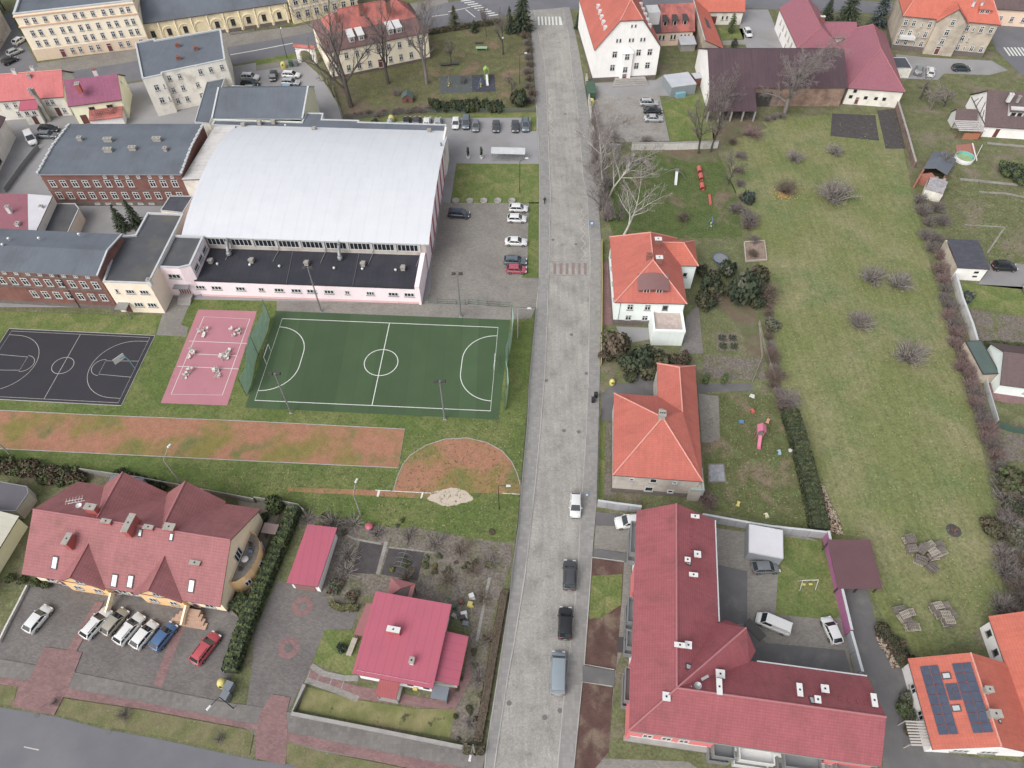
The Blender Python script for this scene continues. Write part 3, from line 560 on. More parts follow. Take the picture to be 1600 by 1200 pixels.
def gable_roof(fr,a0,b0,a1,b1,z,rise,axis='a',hA=0,hB=0,mid=.5,zr=None):
    zr=z+rise
    if axis=='a':
        m=lerp(b0,b1,mid); R1,R2=fr(a0+hA,m,zr),fr(a1-hB,m,zr)
        fs=[[fr(a0,b0,z),fr(a1,b0,z),R2,R1],[fr(a1,b1,z),fr(a0,b1,z),R1,R2]]; rd=[(R1,R2)]
        if hA: fs.append([fr(a0,b1,z),fr(a0,b0,z),R1]); rd+=[(fr(a0,b1,z),R1),(fr(a0,b0,z),R1)]
        if hB: fs.append([fr(a1,b0,z),fr(a1,b1,z),R2]); rd+=[(fr(a1,b0,z),R2),(fr(a1,b1,z),R2)]
    else:
        m=lerp(a0,a1,mid); R1,R2=fr(m,b0+hA,zr),fr(m,b1-hB,zr)
        fs=[[fr(a0,b1,z),fr(a0,b0,z),R1,R2],[fr(a1,b0,z),fr(a1,b1,z),R2,R1]]; rd=[(R1,R2)]
        if hA: fs.append([fr(a0,b0,z),fr(a1,b0,z),R1]); rd+=[(fr(a0,b0,z),R1),(fr(a1,b0,z),R1)]
        if hB: fs.append([fr(a1,b1,z),fr(a0,b1,z),R2]); rd+=[(fr(a1,b1,z),R2),(fr(a0,b1,z),R2)]
    return fs,rd
def gtri(fr,a0,b0,a1,b1,z,rise,axis,ov,mid=.5):
    zt=z+rise-.2; o=ov
    if axis=='a':
        m=lerp(b0,b1,mid); return [[fr(a0+o,b1-o,z-.1),fr(a0+o,b0+o,z-.1),fr(a0+o,m,zt)],[fr(a1-o,b0+o,z-.1),fr(a1-o,b1-o,z-.1),fr(a1-o,m,zt)]]
    m=lerp(a0,a1,mid); return [[fr(a0+o,b0+o,z-.1),fr(a1-o,b0+o,z-.1),fr(m,b0+o,zt)],[fr(a1-o,b1-o,z-.1),fr(a0+o,b1-o,z-.1),fr(m,b1-o,zt)]]
def house(name,label,cat,fr,box,z,rise,wm,rm,axis='a',hips=(0,0),ov=.4,mid=.5,plinth=None,rcap=None,t=.2,caps=True):
    a0,b0,a1,b1=box; root=base(name,label,cat,fr,(a0+a1)/2,(b0+b1)/2)
    ex=[]
    g=gtri(fr,a0,b0,a1,b1,z,rise,axis,ov,mid)
    if not hips[0]: ex.append(g[0])
    if not hips[1]: ex.append(g[1])
    walls(root,rect(fr,a0+ov,b0+ov,a1-ov,b1-ov),z-.08,wm,ex,plinth)
    fs,rd=gable_roof(fr,a0,b0,a1,b1,z,rise,axis,*hips,mid)
    return root,roof(root,fs,rm,rd if caps else (),t,rcap)
def flat_block(name,label,cat,fr,foot,z,wm,rm,rim=.3,par=.35,rimm=None,root=None,plinth=None,roofname='roof'):
    c=sum(foot,Vector((0,0,0)))/len(foot)
    root=root or thing(name,label,cat,(c.x,c.y,0))
    walls(root,foot,z+par-.02,wm,plinth=plinth)
    n=len(foot)
    if nrm([Vector((p.x,p.y,0)) for p in foot]).z<0: foot=foot[::-1]
    ins=[]
    for i in range(n):
        p0,p1,p2=foot[i-1],foot[i],foot[(i+1)%n]; d1=(p1-p0).normalized(); d2=(p2-p1).normalized(); n1=Vector((-d1.y,d1.x,0)); n2=Vector((-d2.y,d2.x,0))
        k=n1+n2; ins.append(p1+k*(rim/max(.3,1+n1.dot(n2))))
    b=MB(); b.face([(p.x,p.y,z) for p in ins]); rf=b.build(roofname,rm,root)
    b=MB()
    for i in range(n):
        j=(i+1)%n; o1=foot[i]+(foot[i]-ins[i])*.15; o2=foot[j]+(foot[j]-ins[j])*.15
        b.face([(o1.x,o1.y,z+par),(o2.x,o2.y,z+par),(ins[j].x,ins[j].y,z+par),(ins[i].x,ins[i].y,z+par)])
        b.face([(ins[j].x,ins[j].y,z),(ins[i].x,ins[i].y,z),(ins[i].x,ins[i].y,z+par),(ins[j].x,ins[j].y,z+par)])
        b.face([(o1.x,o1.y,z+par-.2),(o2.x,o2.y,z+par-.2),(o2.x,o2.y,z+par),(o1.x,o1.y,z+par)])
    b.build('parapet',rimm or m_rim,root)
    return root,rf
def chim(rf,px,zt,zb,wd=.9,dp=.6,rz=0,m=None,cap=None,fl=None,n=1):
    c=P(*px,zt); b=MB(); b.box((c.x,c.y,zb),(wd,dp,zt-zb-.12),rz,0); b.box((c.x,c.y,zt-.12),(wd+.16,dp+.16,.12),rz,1)
    for i in range(n):
        x=(i-(n-1)/2)*wd/n; b.box((c.x+x*math.cos(rz),c.y+x*math.sin(rz),zt-.001),(.22,.22,.02),rz,2)
    if fl: b.box((c.x,c.y,zb-.05),(wd+.3,dp+.3,(zt-zb)*.45),rz,3)
    return b.build('chimney',[m or m_chim,cap or m_chim,m_black,fl or m_chim],rf)
def skylight(rf,fr,a,b,plane,wd=.8,ln=1.2,along='b'):
    # plane(a,b)->z of the roof; window lies on it
    p=lambda x,y: fr(x,y,plane(x,y)+.03)
    if along=='b': x0,x1,y0,y1=a-wd/2,a+wd/2,b-ln/2,b+ln/2
    else: x0,x1,y0,y1=a-ln/2,a+ln/2,b-wd/2,b+wd/2
    m=MB(); o=p(x0,y0); m.slabq(o,p(x1,y0)-o,p(x0,y1)-o,.09,0); f=m.build('skylight',m_dframe,rf)
    g=MB(); k=.12; o=p(x0+k,y0+k); u=p(x1-k,y0+k)-o; v=p(x0+k,y1-k)-o; o=o+u.cross(v).normalized()*.07; g.slabq(o,u,v,.035,0); g.build('skylight_pane',m_sky,f)
    return f
def rsurf(z,run,rise): return lambda t: z+rise*t/run
def pt(fr,px,z): return fr.px(px[0],px[1],z)
# ------------------------------------------------------------------ top row of buildings
fr=Frame(*q(0,"80 90 825 5"),12.0)
root,rf=flat_block('apartment_block','cream four storey block with red doors in the far left corner','building',fr,rect(fr,0,0,28.4,15),11.7,w_cream,r_felt,.5,.45)
b=MB(); b.prism(rect(fr,-.08,-.08,28.48,15),0,2.9,0); b.build('ground_storey',w_tan,root)
b=MB(); b.prism(rect(fr,-.22,-.22,28.6,15),8.7,8.95,0); b.prism(rect(fr,-.25,-.25,28.65,15),11.3,11.5,0); b.build('cornice',stucco('tan moulding',S(206,160,124)),root)
xs=[2.2,4.1,6.6,9.3,11.1,13.7,15.5,18,20.6,22.5,25,26.6]
for z,h in ((3.6,1.6),(6.2,1.6),(9.4,1.4)): wins(root,fr,'S',z,1.0,h,xs,'cross')
wins(root,fr,'S',.9,1.1,1.5,[2.2,4.1],'nosill'); wins(root,fr,'S',.9,1.0,1.5,[9.3,11.2,13.9,15.7,21.3,23.2,26.5],'cross',-.09); wins(root,fr,'S',.1,1.3,2.3,[6.8,18.4],'door',-.09)
fr=Frame(q(0,"850 155")[0],q(1,"200 15")[0],5.5)
root,rf=house('arcade_hall','long yellow hall with blind arches and grey roof behind the far street','hall',fr,(0,0,39.5,13),5.5,3.6,w_hall,r_felt,'a',(0,0),.35,caps=False)
b=MB()
for i in range(9):
    c=3.2+i*4.15
    pts=[fr(c+1.75*math.cos(t),.30,2.2+1.75*math.sin(t)) for t in [math.pi*k/10 for k in range(11)]]
    for p0,p1 in zip(pts,pts[1:]): b.bar(p0,p1,.22,.22)
    for s in (-1,1): b.bar(fr(c+s*1.75,.30,.1),fr(c+s*1.75,.30,2.2),.22,.22)
    b.bar(fr(c+2.07,.26,0),fr(c+2.07,.26,5.2),.3,.3)
b.build('arch_moulding',stucco('pale plaster moulding',S(232,214,170)),root); b=MB(); b.prism(rect(fr,.25,.2,39.2,.34),0,.8); b.build('plinth',w_stone,root)
wins(root,fr,'S',1.5,1.1,1.7,[3.2+i*4.15 for i in (0,1,2,4,5,6,7,8)],'cross',.35,m_dframe)
fr=Frame(*q(1,"240 152 560 78"),0)
root,rf=flat_block('ornate_house','yellow and white ornamented town house beside the arcaded hall','house',fr,rect(fr,0,0,19,11),12,w_hall,r_felt,.4,.4)
b=MB(); b.prism(rect(fr,-.15,-.15,19.15,11),3.7,4.0); b.prism(rect(fr,-.15,-.15,19.15,11),7.4,7.7); b.build('cornice',m_white,root)
for z,s in ((1.3,'cross'),(4.8,'cross'),(8.3,'cross')): wins(root,fr,'S',z,1.3,1.9,[1.7+i*2.6 for i in range(7)],s)
# row houses left
fr=Frame(*q(0,"0 635 395 605"),5.0)
root,rf=house('row_house','white row house under a long bright red roof at the left edge','house',fr,(-9,0,14.3,11),5.0,3.6,w_offw,r_row,'a',(0,0),.4)
wins(root,fr,'S',3.0,.9,1.3,[.6,2.6,9.8,11],'cross',.4); wins(root,fr,'S',.7,.9,1.4,[2.2,4,12.6],'cross',.4); wins(root,fr,'S',.1,1,2.1,[11.2],'door',.4,m_dframe)
b=MB(); b.prism(rect(fr,4.6,-2.4,8.2,.39),0,4.0,0); b.build('porch_wall',w_offw,root); b=MB(); b.shell([[fr(4.3,-2.7,4.0),fr(8.5,-2.7,4.0),fr(8.5,.6,5.0),fr(4.3,.6,5.0)]],.15); b.build('porch_roof',r_pinkm,root)
wins(root,fr,'S',2.4,1.0,1.1,[5.6,7.2],'two',-2.4); wins(root,fr,'S',.1,1,2,[6.6],'door',-2.4,m_dframe)
b=MB(); c=fr(9.0,-1.2); b.box((c.x,c.y,0),(.8,.8,8.2),fr.rz,0,.8); b.build('tall_chimney',m_chim,root)
for s in ("175 462","180 552"): chim(rf,q(0,s)[0],8.8,7,.6,.5,fr.rz,m_conc)
for s in ("80 432","195 415"): chim(rf,q(0,s)[0],9.6,8,.8,.6,fr.rz,m_cwhite)
fr=Frame(*q(0,"470 660 745 625"),5.0)
root,rf=house('gable_house','pale yellow gabled house with a magenta roof beside the red row','house',fr,(-1.6,0,10.3,11),5.0,3.4,w_yell,r_maroon,'a',(0,0),.35,caps=False)
wins(root,fr,'S',2.9,1.3,1.1,[3,7],'two',.35,m_dframe); wins(root,fr,'S',.1,1.4,2.2,[.4],'door',.35,m_dframe); wins(root,fr,'E',5.2,.6,.9,[6.5],'plain nosill',9.95)
b=MB(); b.prism(rect(fr,2.5,-2.6,9.4,.3),0,2.6); b.build('porch_wall',w_white,root); b=MB(); b.shell([[fr(2.2,-3.0,2.5),fr(9.7,-3.0,2.5),fr(9.7,.34,3.3),fr(2.2,.34,3.3)]],.12); b.build('porch_roof',r_oldred,root)
b=MB()
for z in (3.4,3.8,4.2): b.path([fr(4,-1.8,z),fr(8,-1.8,z),fr(8,.3,z)],.05,5)
for a in range(9): b.tube(fr(4+a*.5,-1.8,2.9),fr(4+a*.5,-1.8,4.2),.04)
b.build('balcony_rail',m_dframe,root)
chim(rf,q(0,"478 520")[0],9.4,7.2,.9,1.3,fr.rz,m_cred,m_conc,n=2); chim(rf,q(0,"585 432")[0],9.6,8,.9,.7,fr.rz,m_cwhite,m_cbrick)
# white flat block
fr=Frame(*q(0,"880 495 1380 390"),9.6)
ft=[fr(.3,0),fr(4.7,0),fr(4.9,.9),fr(19.3,.9),fr(20.9,16.1),fr(5.2,16.9),fr(5.2,17.9),fr(.6,17.6)]
root,rf=flat_block('flat_roofed_block','white three storey block with a flat grey roof near the far street','building',fr,ft,9.4,w_offw,r_felt,.35,.3)
for z in (7.3,4.4,1.6): wins(root,fr,'S',z,.95,1.4,[5.9,8.2,13,15.4,18] if z>7 else [5.8,8,11.4],'cross',.9)
for z in (6.2,3.0): wins(root,fr,'S',z,1.1,1.5,[2.5],'cross',0); wins(root,fr,'S',z+.2,.4,1.1,[4.2],'plain',0)
for s in ("1105 270","1220 290","1110 350"): chim(rf,q(0,s)[0],10.3,9.4,1.0,.6,fr.rz,m_cbrick,m_cbrick)
# garden house with mansard roof (kindergarten)
fr=Frame(*q(1,"435 330 1080 200"),7.3)
root=base('kindergarten_house','white two storey house with red mansard roof behind bare trees','house',fr,13,8)
walls(root,rect(fr,.3,.35,26.4,16.6),7.25,w_cream,plinth=(.7,w_stone))
zb,zr=9.4,13.0; A=[fr(0,0,7.3),fr(26.7,0,7.3),fr(26.7,17,7.3),fr(0,17,7.3)]; B=[fr(2.2,4.4,zb),fr(24.8,4.4,zb),fr(24.8,12.6,zb),fr(2.2,12.6,zb)]; R1,R2=fr(6.2,8.5,zr),fr(20.8,8.5,zr)
roof(root,[[A[0],A[1],B[1],B[0]],[A[1],A[2],B[2],B[1]],[A[2],A[3],B[3],B[2]],[A[3],A[0],B[0],B[3]]],r_oldbrown,name='lower_roof')
rf=roof(root,[[B[0]+Vector((0,0,.04)),B[1]+Vector((0,0,.04)),R2,R1],[B[1]+Vector((0,0,.04)),B[2]+Vector((0,0,.04)),R2],[B[2]+Vector((0,0,.04)),B[3]+Vector((0,0,.04)),R1,R2],[B[3]+Vector((0,0,.04)),B[0]+Vector((0,0,.04)),R1]],r_oldred,[(R1,R2)]+[(B[i],(R1,R2,R2,R1)[i]) for i in range(4)],rm=r_oldred,name='upper_roof')
xs=lins(2.2,24.2,9)
wins(root,fr,'S',4.6,1.05,1.6,xs,'cross',.35); wins(root,fr,'S',1.4,1.05,1.6,[x for i,x in enumerate(xs) if i!=4],'cross',.35); wins(root,fr,'S',.5,1.3,2.3,[xs[4]],'door',.35)
for x in (7.2,9.6,17.2,19.3):
    d=MB(); d.prism(rect(fr,x-.7,1.3,x+.7,3.6),7.5,9.3); d.shell([[fr(x-.9,1.1,9.3),fr(x+.9,1.1,9.3),fr(x+.9,4.4,9.8),fr(x-.9,4.4,9.8)]],.12); d.build('dormer',m_white,root); win(root,fr(x,1.29,8.0),fr.rz,1.0,1.15,'cross')
chim(rf,q(1,"495 70")[0],13.6,10.5,.8,.8,fr.rz,m_cbrick,m_conc)
for s in ("650 10","820 0"): chim(rf,q(1,s)[0],14.6,11.5,1.2,.8,fr.rz,m_cbrick,m_black)
# gate arch
fr=Frame(*q(1,"265 390 372 400"),0)
root=base('gate_arch','white plastered gate arch with red tiled top between drive and far street','gate',fr,2,0)
b=MB()
for a in (.0,4.2): b.box(tuple(fr(a+.4,.4,0)),(.9,.8,3.2),fr.rz)
pts=[fr(2.5+1.7*math.cos(t),.4,2.6+1.1*math.sin(t)) for t in [math.pi*k/8 for k in range(9)]]
for p0,p1 in zip(pts,pts[1:]): b.bar(p0,p1,.8,.5)
b.prism(rect(fr,0,0.02,5,.78),3.5,4.1); b.build('wall',w_white,root); roof(root,[[fr(-.3,-.2,4.1),fr(5.3,-.2,4.1),fr(5.3,.4,4.7),fr(-.3,.4,4.7)],[fr(5.3,1,4.1),fr(-.3,1,4.1),fr(-.3,.4,4.7),fr(5.3,.4,4.7)]],r_oldred,t=.1)
# tall white half hipped house
fr=Frame(*q(2,"515 315 935 295"),8.3)
root=base('tall_house','tall white house with half hipped orange roof by the street','house',fr,8,12)
L,D,ze,zc,zr=16.6,26,8.3,15.2,18.6; s=(zr-ze)/(L/2); ac=(zc-ze)/s
walls(root,rect(fr,.25,.3,L-.25,D),ze-.1,w_white,[[fr(.25,.3,ze-.1),fr(L-.25,.3,ze-.1),fr(L-ac,.3,zc-.25),fr(ac,.3,zc-.25)]],plinth=(1.0,w_stone))
R1,R2=fr(L/2,3.2,zr),fr(L/2,D,zr)
rf=roof(root,[[fr(0,D,ze),fr(0,0,ze),fr(ac,0,zc),R1,R2],[fr(L,0,ze),fr(L,D,ze),R2,R1,fr(L-ac,0,zc)],[fr(ac,0,zc),fr(L-ac,0,zc),R1]],r_orange,[(R1,R2),(fr(ac,0,zc),R1),(fr(L-ac,0,zc),R1)])
wins(root,fr,'S',13.2,.55,.9,[8.6,9.5],'plain nosill',.3); wins(root,fr,'S',9.7,.6,1.1,[5.4,6.2,8.5,9.3,11.3,12.1],'plain nosill',.3)
for x,z in ((5.2,6.0),(11.1,6.2),(13.9,6.2),(5.0,2.6),(11.0,2.8),(13.8,2.8)): wins(root,fr,'S',z,1.25,1.7,[x],'cross nosill',.3)
b=MB(); b.prism(rect(fr,6.9,-.5,9.6,.29),0,7.6); b.shell([[fr(6.7,-.7,7.5),fr(9.8,-.7,7.5),fr(8.25,-.1,9.0)],[fr(6.7,-.7,7.5),fr(8.25,-.1,9.0),fr(6.7,.3,7.9)],[fr(9.8,.3,7.9),fr(8.25,-.1,9.0),fr(9.8,-.7,7.5)]],.1); b.build('stair_bay',w_white,root)
wins(root,fr,'S',5.7,1.2,1.6,[8.2],'cross nosill',-.5); wins(root,fr,'S',2.4,1.2,1.6,[8.1],'cross nosill',-.5); wins(root,fr,'S',.1,1.2,2.1,[8.1],'door',-.5,m_white)
b=MB()
for i in range(4): b.prism(rect(fr,5.8-i*.25,-1.2-i*.5,13.5+i*.2,-.45-i*.5+.4),0,1.0-i*.24)
b.build('front_steps',m_conc,root)
for k in range(5):
    for (a,sgn) in ((1.2,1),):
        bb=3.4+k*2.7; aa=3.0
        d=MB(); z0=ze+s*aa; d.prism(rect(fr,aa-.5,bb-.5,aa+.3,bb+.5),z0-1.2,z0+.4); d.build('dormer',m_white,root)
        d=MB(); aa=L-3.0; d.prism(rect(fr,aa-.3,bb-.5,aa+.5,bb+.5),z0-1.2,z0+.4); d.build('dormer',m_white,root)
d=MB(); c=P(*q(2,"870 55")[0],12); a_,b_=fr.loc(c); d.prism(rect(fr,a_-1,b_-2,a_+2,b_+2),9,12); d.build('roof_cabin',m_rim,root)
# salmon house with three dormers
fr=Frame(*q(2,"920 205 1130 195"),3.8)
root,rf=house('salmon_house','salmon house with three dormers in a mossy red roof','house',fr,(-1.6,0,9.6,10),3.8,5.0,w_salmon,r_oldred,'a',(0,0),.35,caps=False)
b=MB(); k=5.0/5; b.slabq(fr(-1.5,.05,3.85),fr(.5,.05,3.85)-fr(-1.5,.05,3.85),fr(-1.5,4.9,8.7)-fr(-1.5,.05,3.85),.08); b.build('felt_patch',r_feltd,rf)
for x in (1.6,4.2,6.9):
    d=MB(); d.prism(rect(fr,x-.6,1.3,x+.6,3.2),4.6,6.4); d.shell([[fr(x-.85,1.0,6.4),fr(x+.85,1.0,6.4),fr(x+.6,3.4,7.0),fr(x-.6,3.4,7.0)]],.15); d.build('dormer',m_dframe,root); win(root,fr(x,1.29,4.9),fr.rz,1.0,1.3,'nosill')
wins(root,fr,'S',1.6,.7,1.4,[.5,1.5,3.6,4.5,6.2,7.2,8.2],'plain',.35)
b=MB(); b.prism(rect(fr,5.6,-3.0,9.4,.3),0,1.9); b.build('lean_to',m_conc,root); b=MB(); b.shell([[fr(5.3,-3.3,2.0),fr(9.6,-3.3,2.0),fr(9.6,.33,2.5),fr(5.3,.33,2.5)]],.1); b.build('lean_to_roof',r_tin,root)
# L shaped low red house
fr=Frame(*q(2,"1230 75 1455 75"),3.6)
root=base('courtyard_house','low white courtyard house with orange L shaped roof beside the barn','house',fr,2,-5)
walls(root,rect(fr,0,.3,9.5,9),3.5,w_offw); walls(root,[fr(-4.6,-20.4),fr(.4,-19.6),fr(.0,.3),fr(-4.3,2)],3.4,w_grey,[[fr(-4.6,-20.4,0),fr(-4.6,-20.4,6.4),fr(-4.3,2,6.4),fr(-4.3,2,0)][::-1],[fr(-4.6,-20.4,3.3),fr(.4,-19.6,3.3),fr(-4.6,-20.4,6.4)]])
fs,rd=gable_roof(fr,-4.4,0,9.9,9.4,3.6,3.8,'a'); rf=roof(root,fs,r_orange2,rd)
roof(root,[[fr(-4.9,-20.7,6.5),fr(.8,-19.4,3.5),fr(.2,.2,3.5),fr(-4.6,2.4,6.5)]],r_orange2,[(fr(-4.9,-20.7,6.5),fr(-4.6,2.4,6.5))],rm=m_rim)
wins(root,fr,'S',.2,1.9,2.1,[1.6],'door',.3,m_brown); wins(root,fr,'S',1.3,.7,1.2,[4.2,5.4],'plain',.3)
# long barn with brown corrugated roof
fr=Frame((1109,137),(1325,137),5.0)
root=base('barn','long barn under a brown corrugated roof behind bare trees','barn',fr,fr.L/2,4)
L=fr.L; b0=fr.px(1109,77,9.5)[1]
walls(root,[fr(.2,.3),fr(L-.3,.3),fr(L-.3,2*b0-.3),fr(.2,2*b0-.3)],4.9,mat('pale old brick',S(176,136,112),.92,var=.15,sc=.6,fine=.1,fsc=8,pat='brick',pu=.27,pv=.085,pa=.2,c2=S(140,104,92),psc=.4)); walls(root,rect(fr,.15,.28,.35,2*b0-.3),4.9,w_white,[[fr(.15,2*b0-.3,4.8),fr(.15,.28,4.8),fr(.15,b0,9.4)]],name='gable_wall')
rf=roof(root,[[fr(0,0,5),fr(L,0,5),fr(L,b0,9.5),fr(0,b0,9.5)],[fr(L,2*b0,5),fr(0,2*b0,5),fr(0,b0,9.5),fr(L,b0,9.5)]],r_barn)
bl=fr.px(1143,173,3.0)[1]; x0,x1=fr.px(1106,172,3)[0],fr.px(1183,173,3)[0]
roof(root,[[fr(x0,bl,3.0),fr(x1,bl,3.0),fr(x1+.3,.1,4.98),fr(0.02,.1,4.98)]],r_barn,name='lean_to_roof')
b=MB()
for i in range(5): c=fr(lerp(x0+.3,x1-.2,i/4),bl+.3); b.box((c.x,c.y,0),(.35,.35,2.9),fr.rz)
b.build('lean_to_post',m_conc,root)
b=MB(); b.prism(rect(fr,x1+.4,.1,x1+5,.28),0,3.6); b.build('opening_shade_panel',m_dframe,root)  # dark panel added on the wall, its colour gives the shade of an opening
# red hipped farmhouse at the barn's end
fr=Frame(*q(3,"500 550 845 575"),4.3)
root,rf=house('farmhouse','white farmhouse with rose red hipped roof at the end of the barn','house',fr,(0,0,13.2,27),4.3,4.4,w_offw,r_rose,'b',(11,4),.3,mid=.58,rcap=r_ridgeR)
wins(root,fr,'S',1.6,.8,.8,[1.5,5,7.4,9.3],'plain nosill',.3,m_dframe); wins(root,fr,'S',.1,1,2,[3.2],'door',.3); wins(root,fr,'S',3.1,.8,.8,[2],'plain nosill',.3,m_dframe)
fr=Frame(*q(3,"190 300 440 300"),5.5)
root,rf=house('gabled_wing_house','white house with rose red clipped gable behind the barn','house',fr,(-.3,0,10.3,21),5.5,4.0,w_white,r_rose,'b',(2.6,0),.3,rcap=r_ridgeR)
wins(root,fr,'W',3.0,.9,1.3,[2,5,8,11,14,17],'cross',0); wins(root,fr,'W',.6,.9,1.3,[3,9,15],'cross',0)
b=MB(); b.prism(rect(fr,10.1,5,16,13),0,5.4); b.build('side_wing_wall',w_white,root); roof(root,[[fr(9,4.6,5.6),fr(16.4,4.6,5.6),fr(16.4,9,7.6),fr(5,9,7.6)],[fr(16.4,13.4,5.6),fr(9,13.4,5.6),fr(5,9,7.6),fr(16.4,9,7.6)]],r_rose,name='side_wing_roof')
chim(rf,q(3,"345 100")[0],9.5,6.5,1.0,.6,fr.rz,m_cbrick,m_cwhite)
# tenement
fr=Frame(*q(3,"850 100 1455 155"),8.8)
root,rf=house('tenement','grey brown three storey tenement with bright orange roof and central gable','house',fr,(-.2,0,23.4,14),8.8,5.2,w_grey,r_orange2,'a',(4,4),.4,plinth=(1.2,w_stone))
b=MB(); b.sides(rect(fr,8.2,-.6,15.3,.5),0,8.7); b.face([fr(8.2,-.6,8.7),fr(15.3,-.6,8.7),fr(11.75,-.6,11.9)]); b.build('central_bay',w_grey,root)
roof(root,[[fr(7.9,-.95,8.55),fr(7.9,.2,8.95),fr(11.75,3.4,12.1),fr(11.75,-.95,12.1)],[fr(15.6,.2,8.95),fr(15.6,-.95,8.55),fr(11.75,-.95,12.1),fr(11.75,3.4,12.1)]],r_orange2,name='gable_roof')
for z,st in ((6.3,1.6),(3.7,1.6),(1.3,1.5)):
    for x in (1.2,3.2,7.1,16.2,19.6,21.9):
        if z==3.7 and x in (19.6,21.9): continue
        wins(root,fr,'S',z,1.0,st,[x],'cross',.4)
    wins(root,fr,'S',z,.45,1.2,[5.4,17.8],'plain',.4)
wins(root,fr,'S',7.8,1.0,1.6,[11.9],'cross',-.6); wins(root,fr,'S',5.2,1.1,1.6,[11.6],'cross',-.6); wins(root,fr,'S',2.9,1.1,1.5,[11.5],'cross',-.6); wins(root,fr,'S',.1,1.3,2.3,[11.3],'door',-.6)
b=MB(); b.prism(rect(fr,1.0,-.9,4.8,.35),3.3,4.0); b.build('balcony',m_white,root)
d=MB(); d.prism(rect(fr,17.4,2,20.4,5),9.6,11.5); d.shell([[fr(17.2,1.7,11.4),fr(20.6,1.7,11.4),fr(19.6,5.6,12.6),fr(18.2,5.6,12.6)]],.15); d.build('dormer',r_orange2,root); wins(root,fr,'S',10.2,1.0,1.1,[18.3,19.5],'two nosill',2.0)
for s in ("1295 5","1345 10"): chim(rf,q(3,s)[0],12.6,11.2,.5,.5,fr.rz,m_cwhite)
fr=Frame((1543,10),(1640,16),5)
root,rf=house('corner_house','pale house with brown roof in the far right corner','house',fr,(0,0,18,11),4.5,4,w_salmon,r_brownt,'a',(0,0),.4,caps=False); wins(root,fr,'S',1.2,1,1.4,[2,5,8,11],'cross',.4)
fr=Frame((1398,107),(1427,107),2.5)
root,rf=flat_block('small_garage','low cream garage with dark flat roof behind the farmhouse','garage',fr,rect(fr,-1,0,4.4,5.2),2.5,w_offw,r_slate,.15,.1)
# right edge white house with brown roof
fr=Frame(*q(3,"1360 790 1600 805"),2.9)
root,rf=house('timbered_house','white steep roofed house with brown tiles at the right edge','house',fr,(-.2,0,17,13.4),2.9,5.0,w_white,r_brownt,'a',(0,0),.4,caps=False)
d=MB(); d.prism(rect(fr,4.6,2.2,14,6.0),3.6,6.4); d.build('dormer',m_white,root); d=MB(); d.shell([[fr(4.4,1.9,5.9),fr(14.2,1.9,5.9),fr(14.2,6.4,7.75),fr(4.4,6.4,7.75)]],.2); d.build('dormer_roof',r_brownt,root); wins(root,fr,'S',4.6,1.0,.8,[5.6,7,8.4,10],'plain nosill',2.2,m_dframe)
b=MB()
for y0,y1 in ((3,3),(5,5),(8.4,8.4),(10.4,10.4)): b.bar(fr(.12,y0,2.6),fr(.12,lerp(y0,6.7,.35),2.6+4*(1-abs(y0-6.7)/6.7)),.14,.06)
b.bar(fr(.12,1,2.8),fr(.12,12.4,2.8),.1,.16); b.build('timber_frame',m_dframe,root)
wins(root,fr,'S',.1,.9,2.1,[3.3],'door',.4,m_brown); chim(rf,q(3,"1528 585")[0],9,7,.8,.6,fr.rz,m_cwhite,m_cwhite); chim(rf,q(3,"1578 600")[0],8.6,7,.5,.5,fr.rz,m_conc)
fr=Frame(*q(3,"1198 815 1350 820"),2.3)
root=base('garden_pergola','striped timber pergola with orange wood wall beside the timbered house','pergola',fr,2,2)
b=MB(); L=fr.L
for i in range(6): b.bar(fr(-.2,i*.75,2.35),fr(L+.2,i*.75,2.35),.42,.1)
b.build('slat_roof',flatm('pale slats',S(206,200,196),.7),root); b=MB()
for a in (.1,L-.1):
    for y in (.1,3.6): c=fr(a,y); b.box((c.x,c.y,0),(.14,.14,2.3),fr.rz)
b.build('post',m_brown,root); b=MB(); b.prism(rect(fr,1.6,.2,L-.25,.32),0,1.5); b.prism(rect(fr,L-.2,.2,L-.1,3.5),0,1.5); b.build('side_wall',flatm('orange timber',S(190,100,60),.7),root)
b=MB(); b.sides(rect(fr,.6,4.4,L-.4,7.6),0,2.2); b.face([fr(.6,4.4,2.2),fr(.6,7.6,2.2),fr(.6,6,3.9)]); b.build('summer_room_wall',m_white,root); roof(root,[[fr(.3,4.1,2.1),fr(L-.2,4.1,2.1),fr(L-.2,6,4.1),fr(.3,6,4.1)],[fr(L-.2,7.9,2.1),fr(.3,7.9,2.1),fr(.3,6,4.1),fr(L-.2,6,4.1)]],r_brownt,t=.12)
# garage right
fr=Frame(*q(7,"1190 470 1385 480"),3.3)
root=base('garage','white garage with dark shingle roof at the meadow wall','garage',fr,3,4)
walls(root,rect(fr,.05,.1,5.6,8),2.95,w_white,[[fr(.05,.1,2.9),fr(5.6,.1,2.9),fr(5.6,.1,3.2),fr(.05,.1,3.2)]]); b=MB(); b.prism(rect(fr,-.01,.05,.04,8.05),0,2.95); b.build('west_wall',w_grey,root)
roof(root,[[fr(-.1,-.1,3.3),fr(5.8,-.1,3.3),fr(6.3,8.3,3.1),fr(0.4,8.3,3.1)]],r_slate); wins(root,fr,'S',1.9,.8,.5,[3.9],'plain nosill',.1,m_dframe); wins(root,fr,'S',.9,.8,.4,[4.1],'plain nosill',.1,m_dframe)
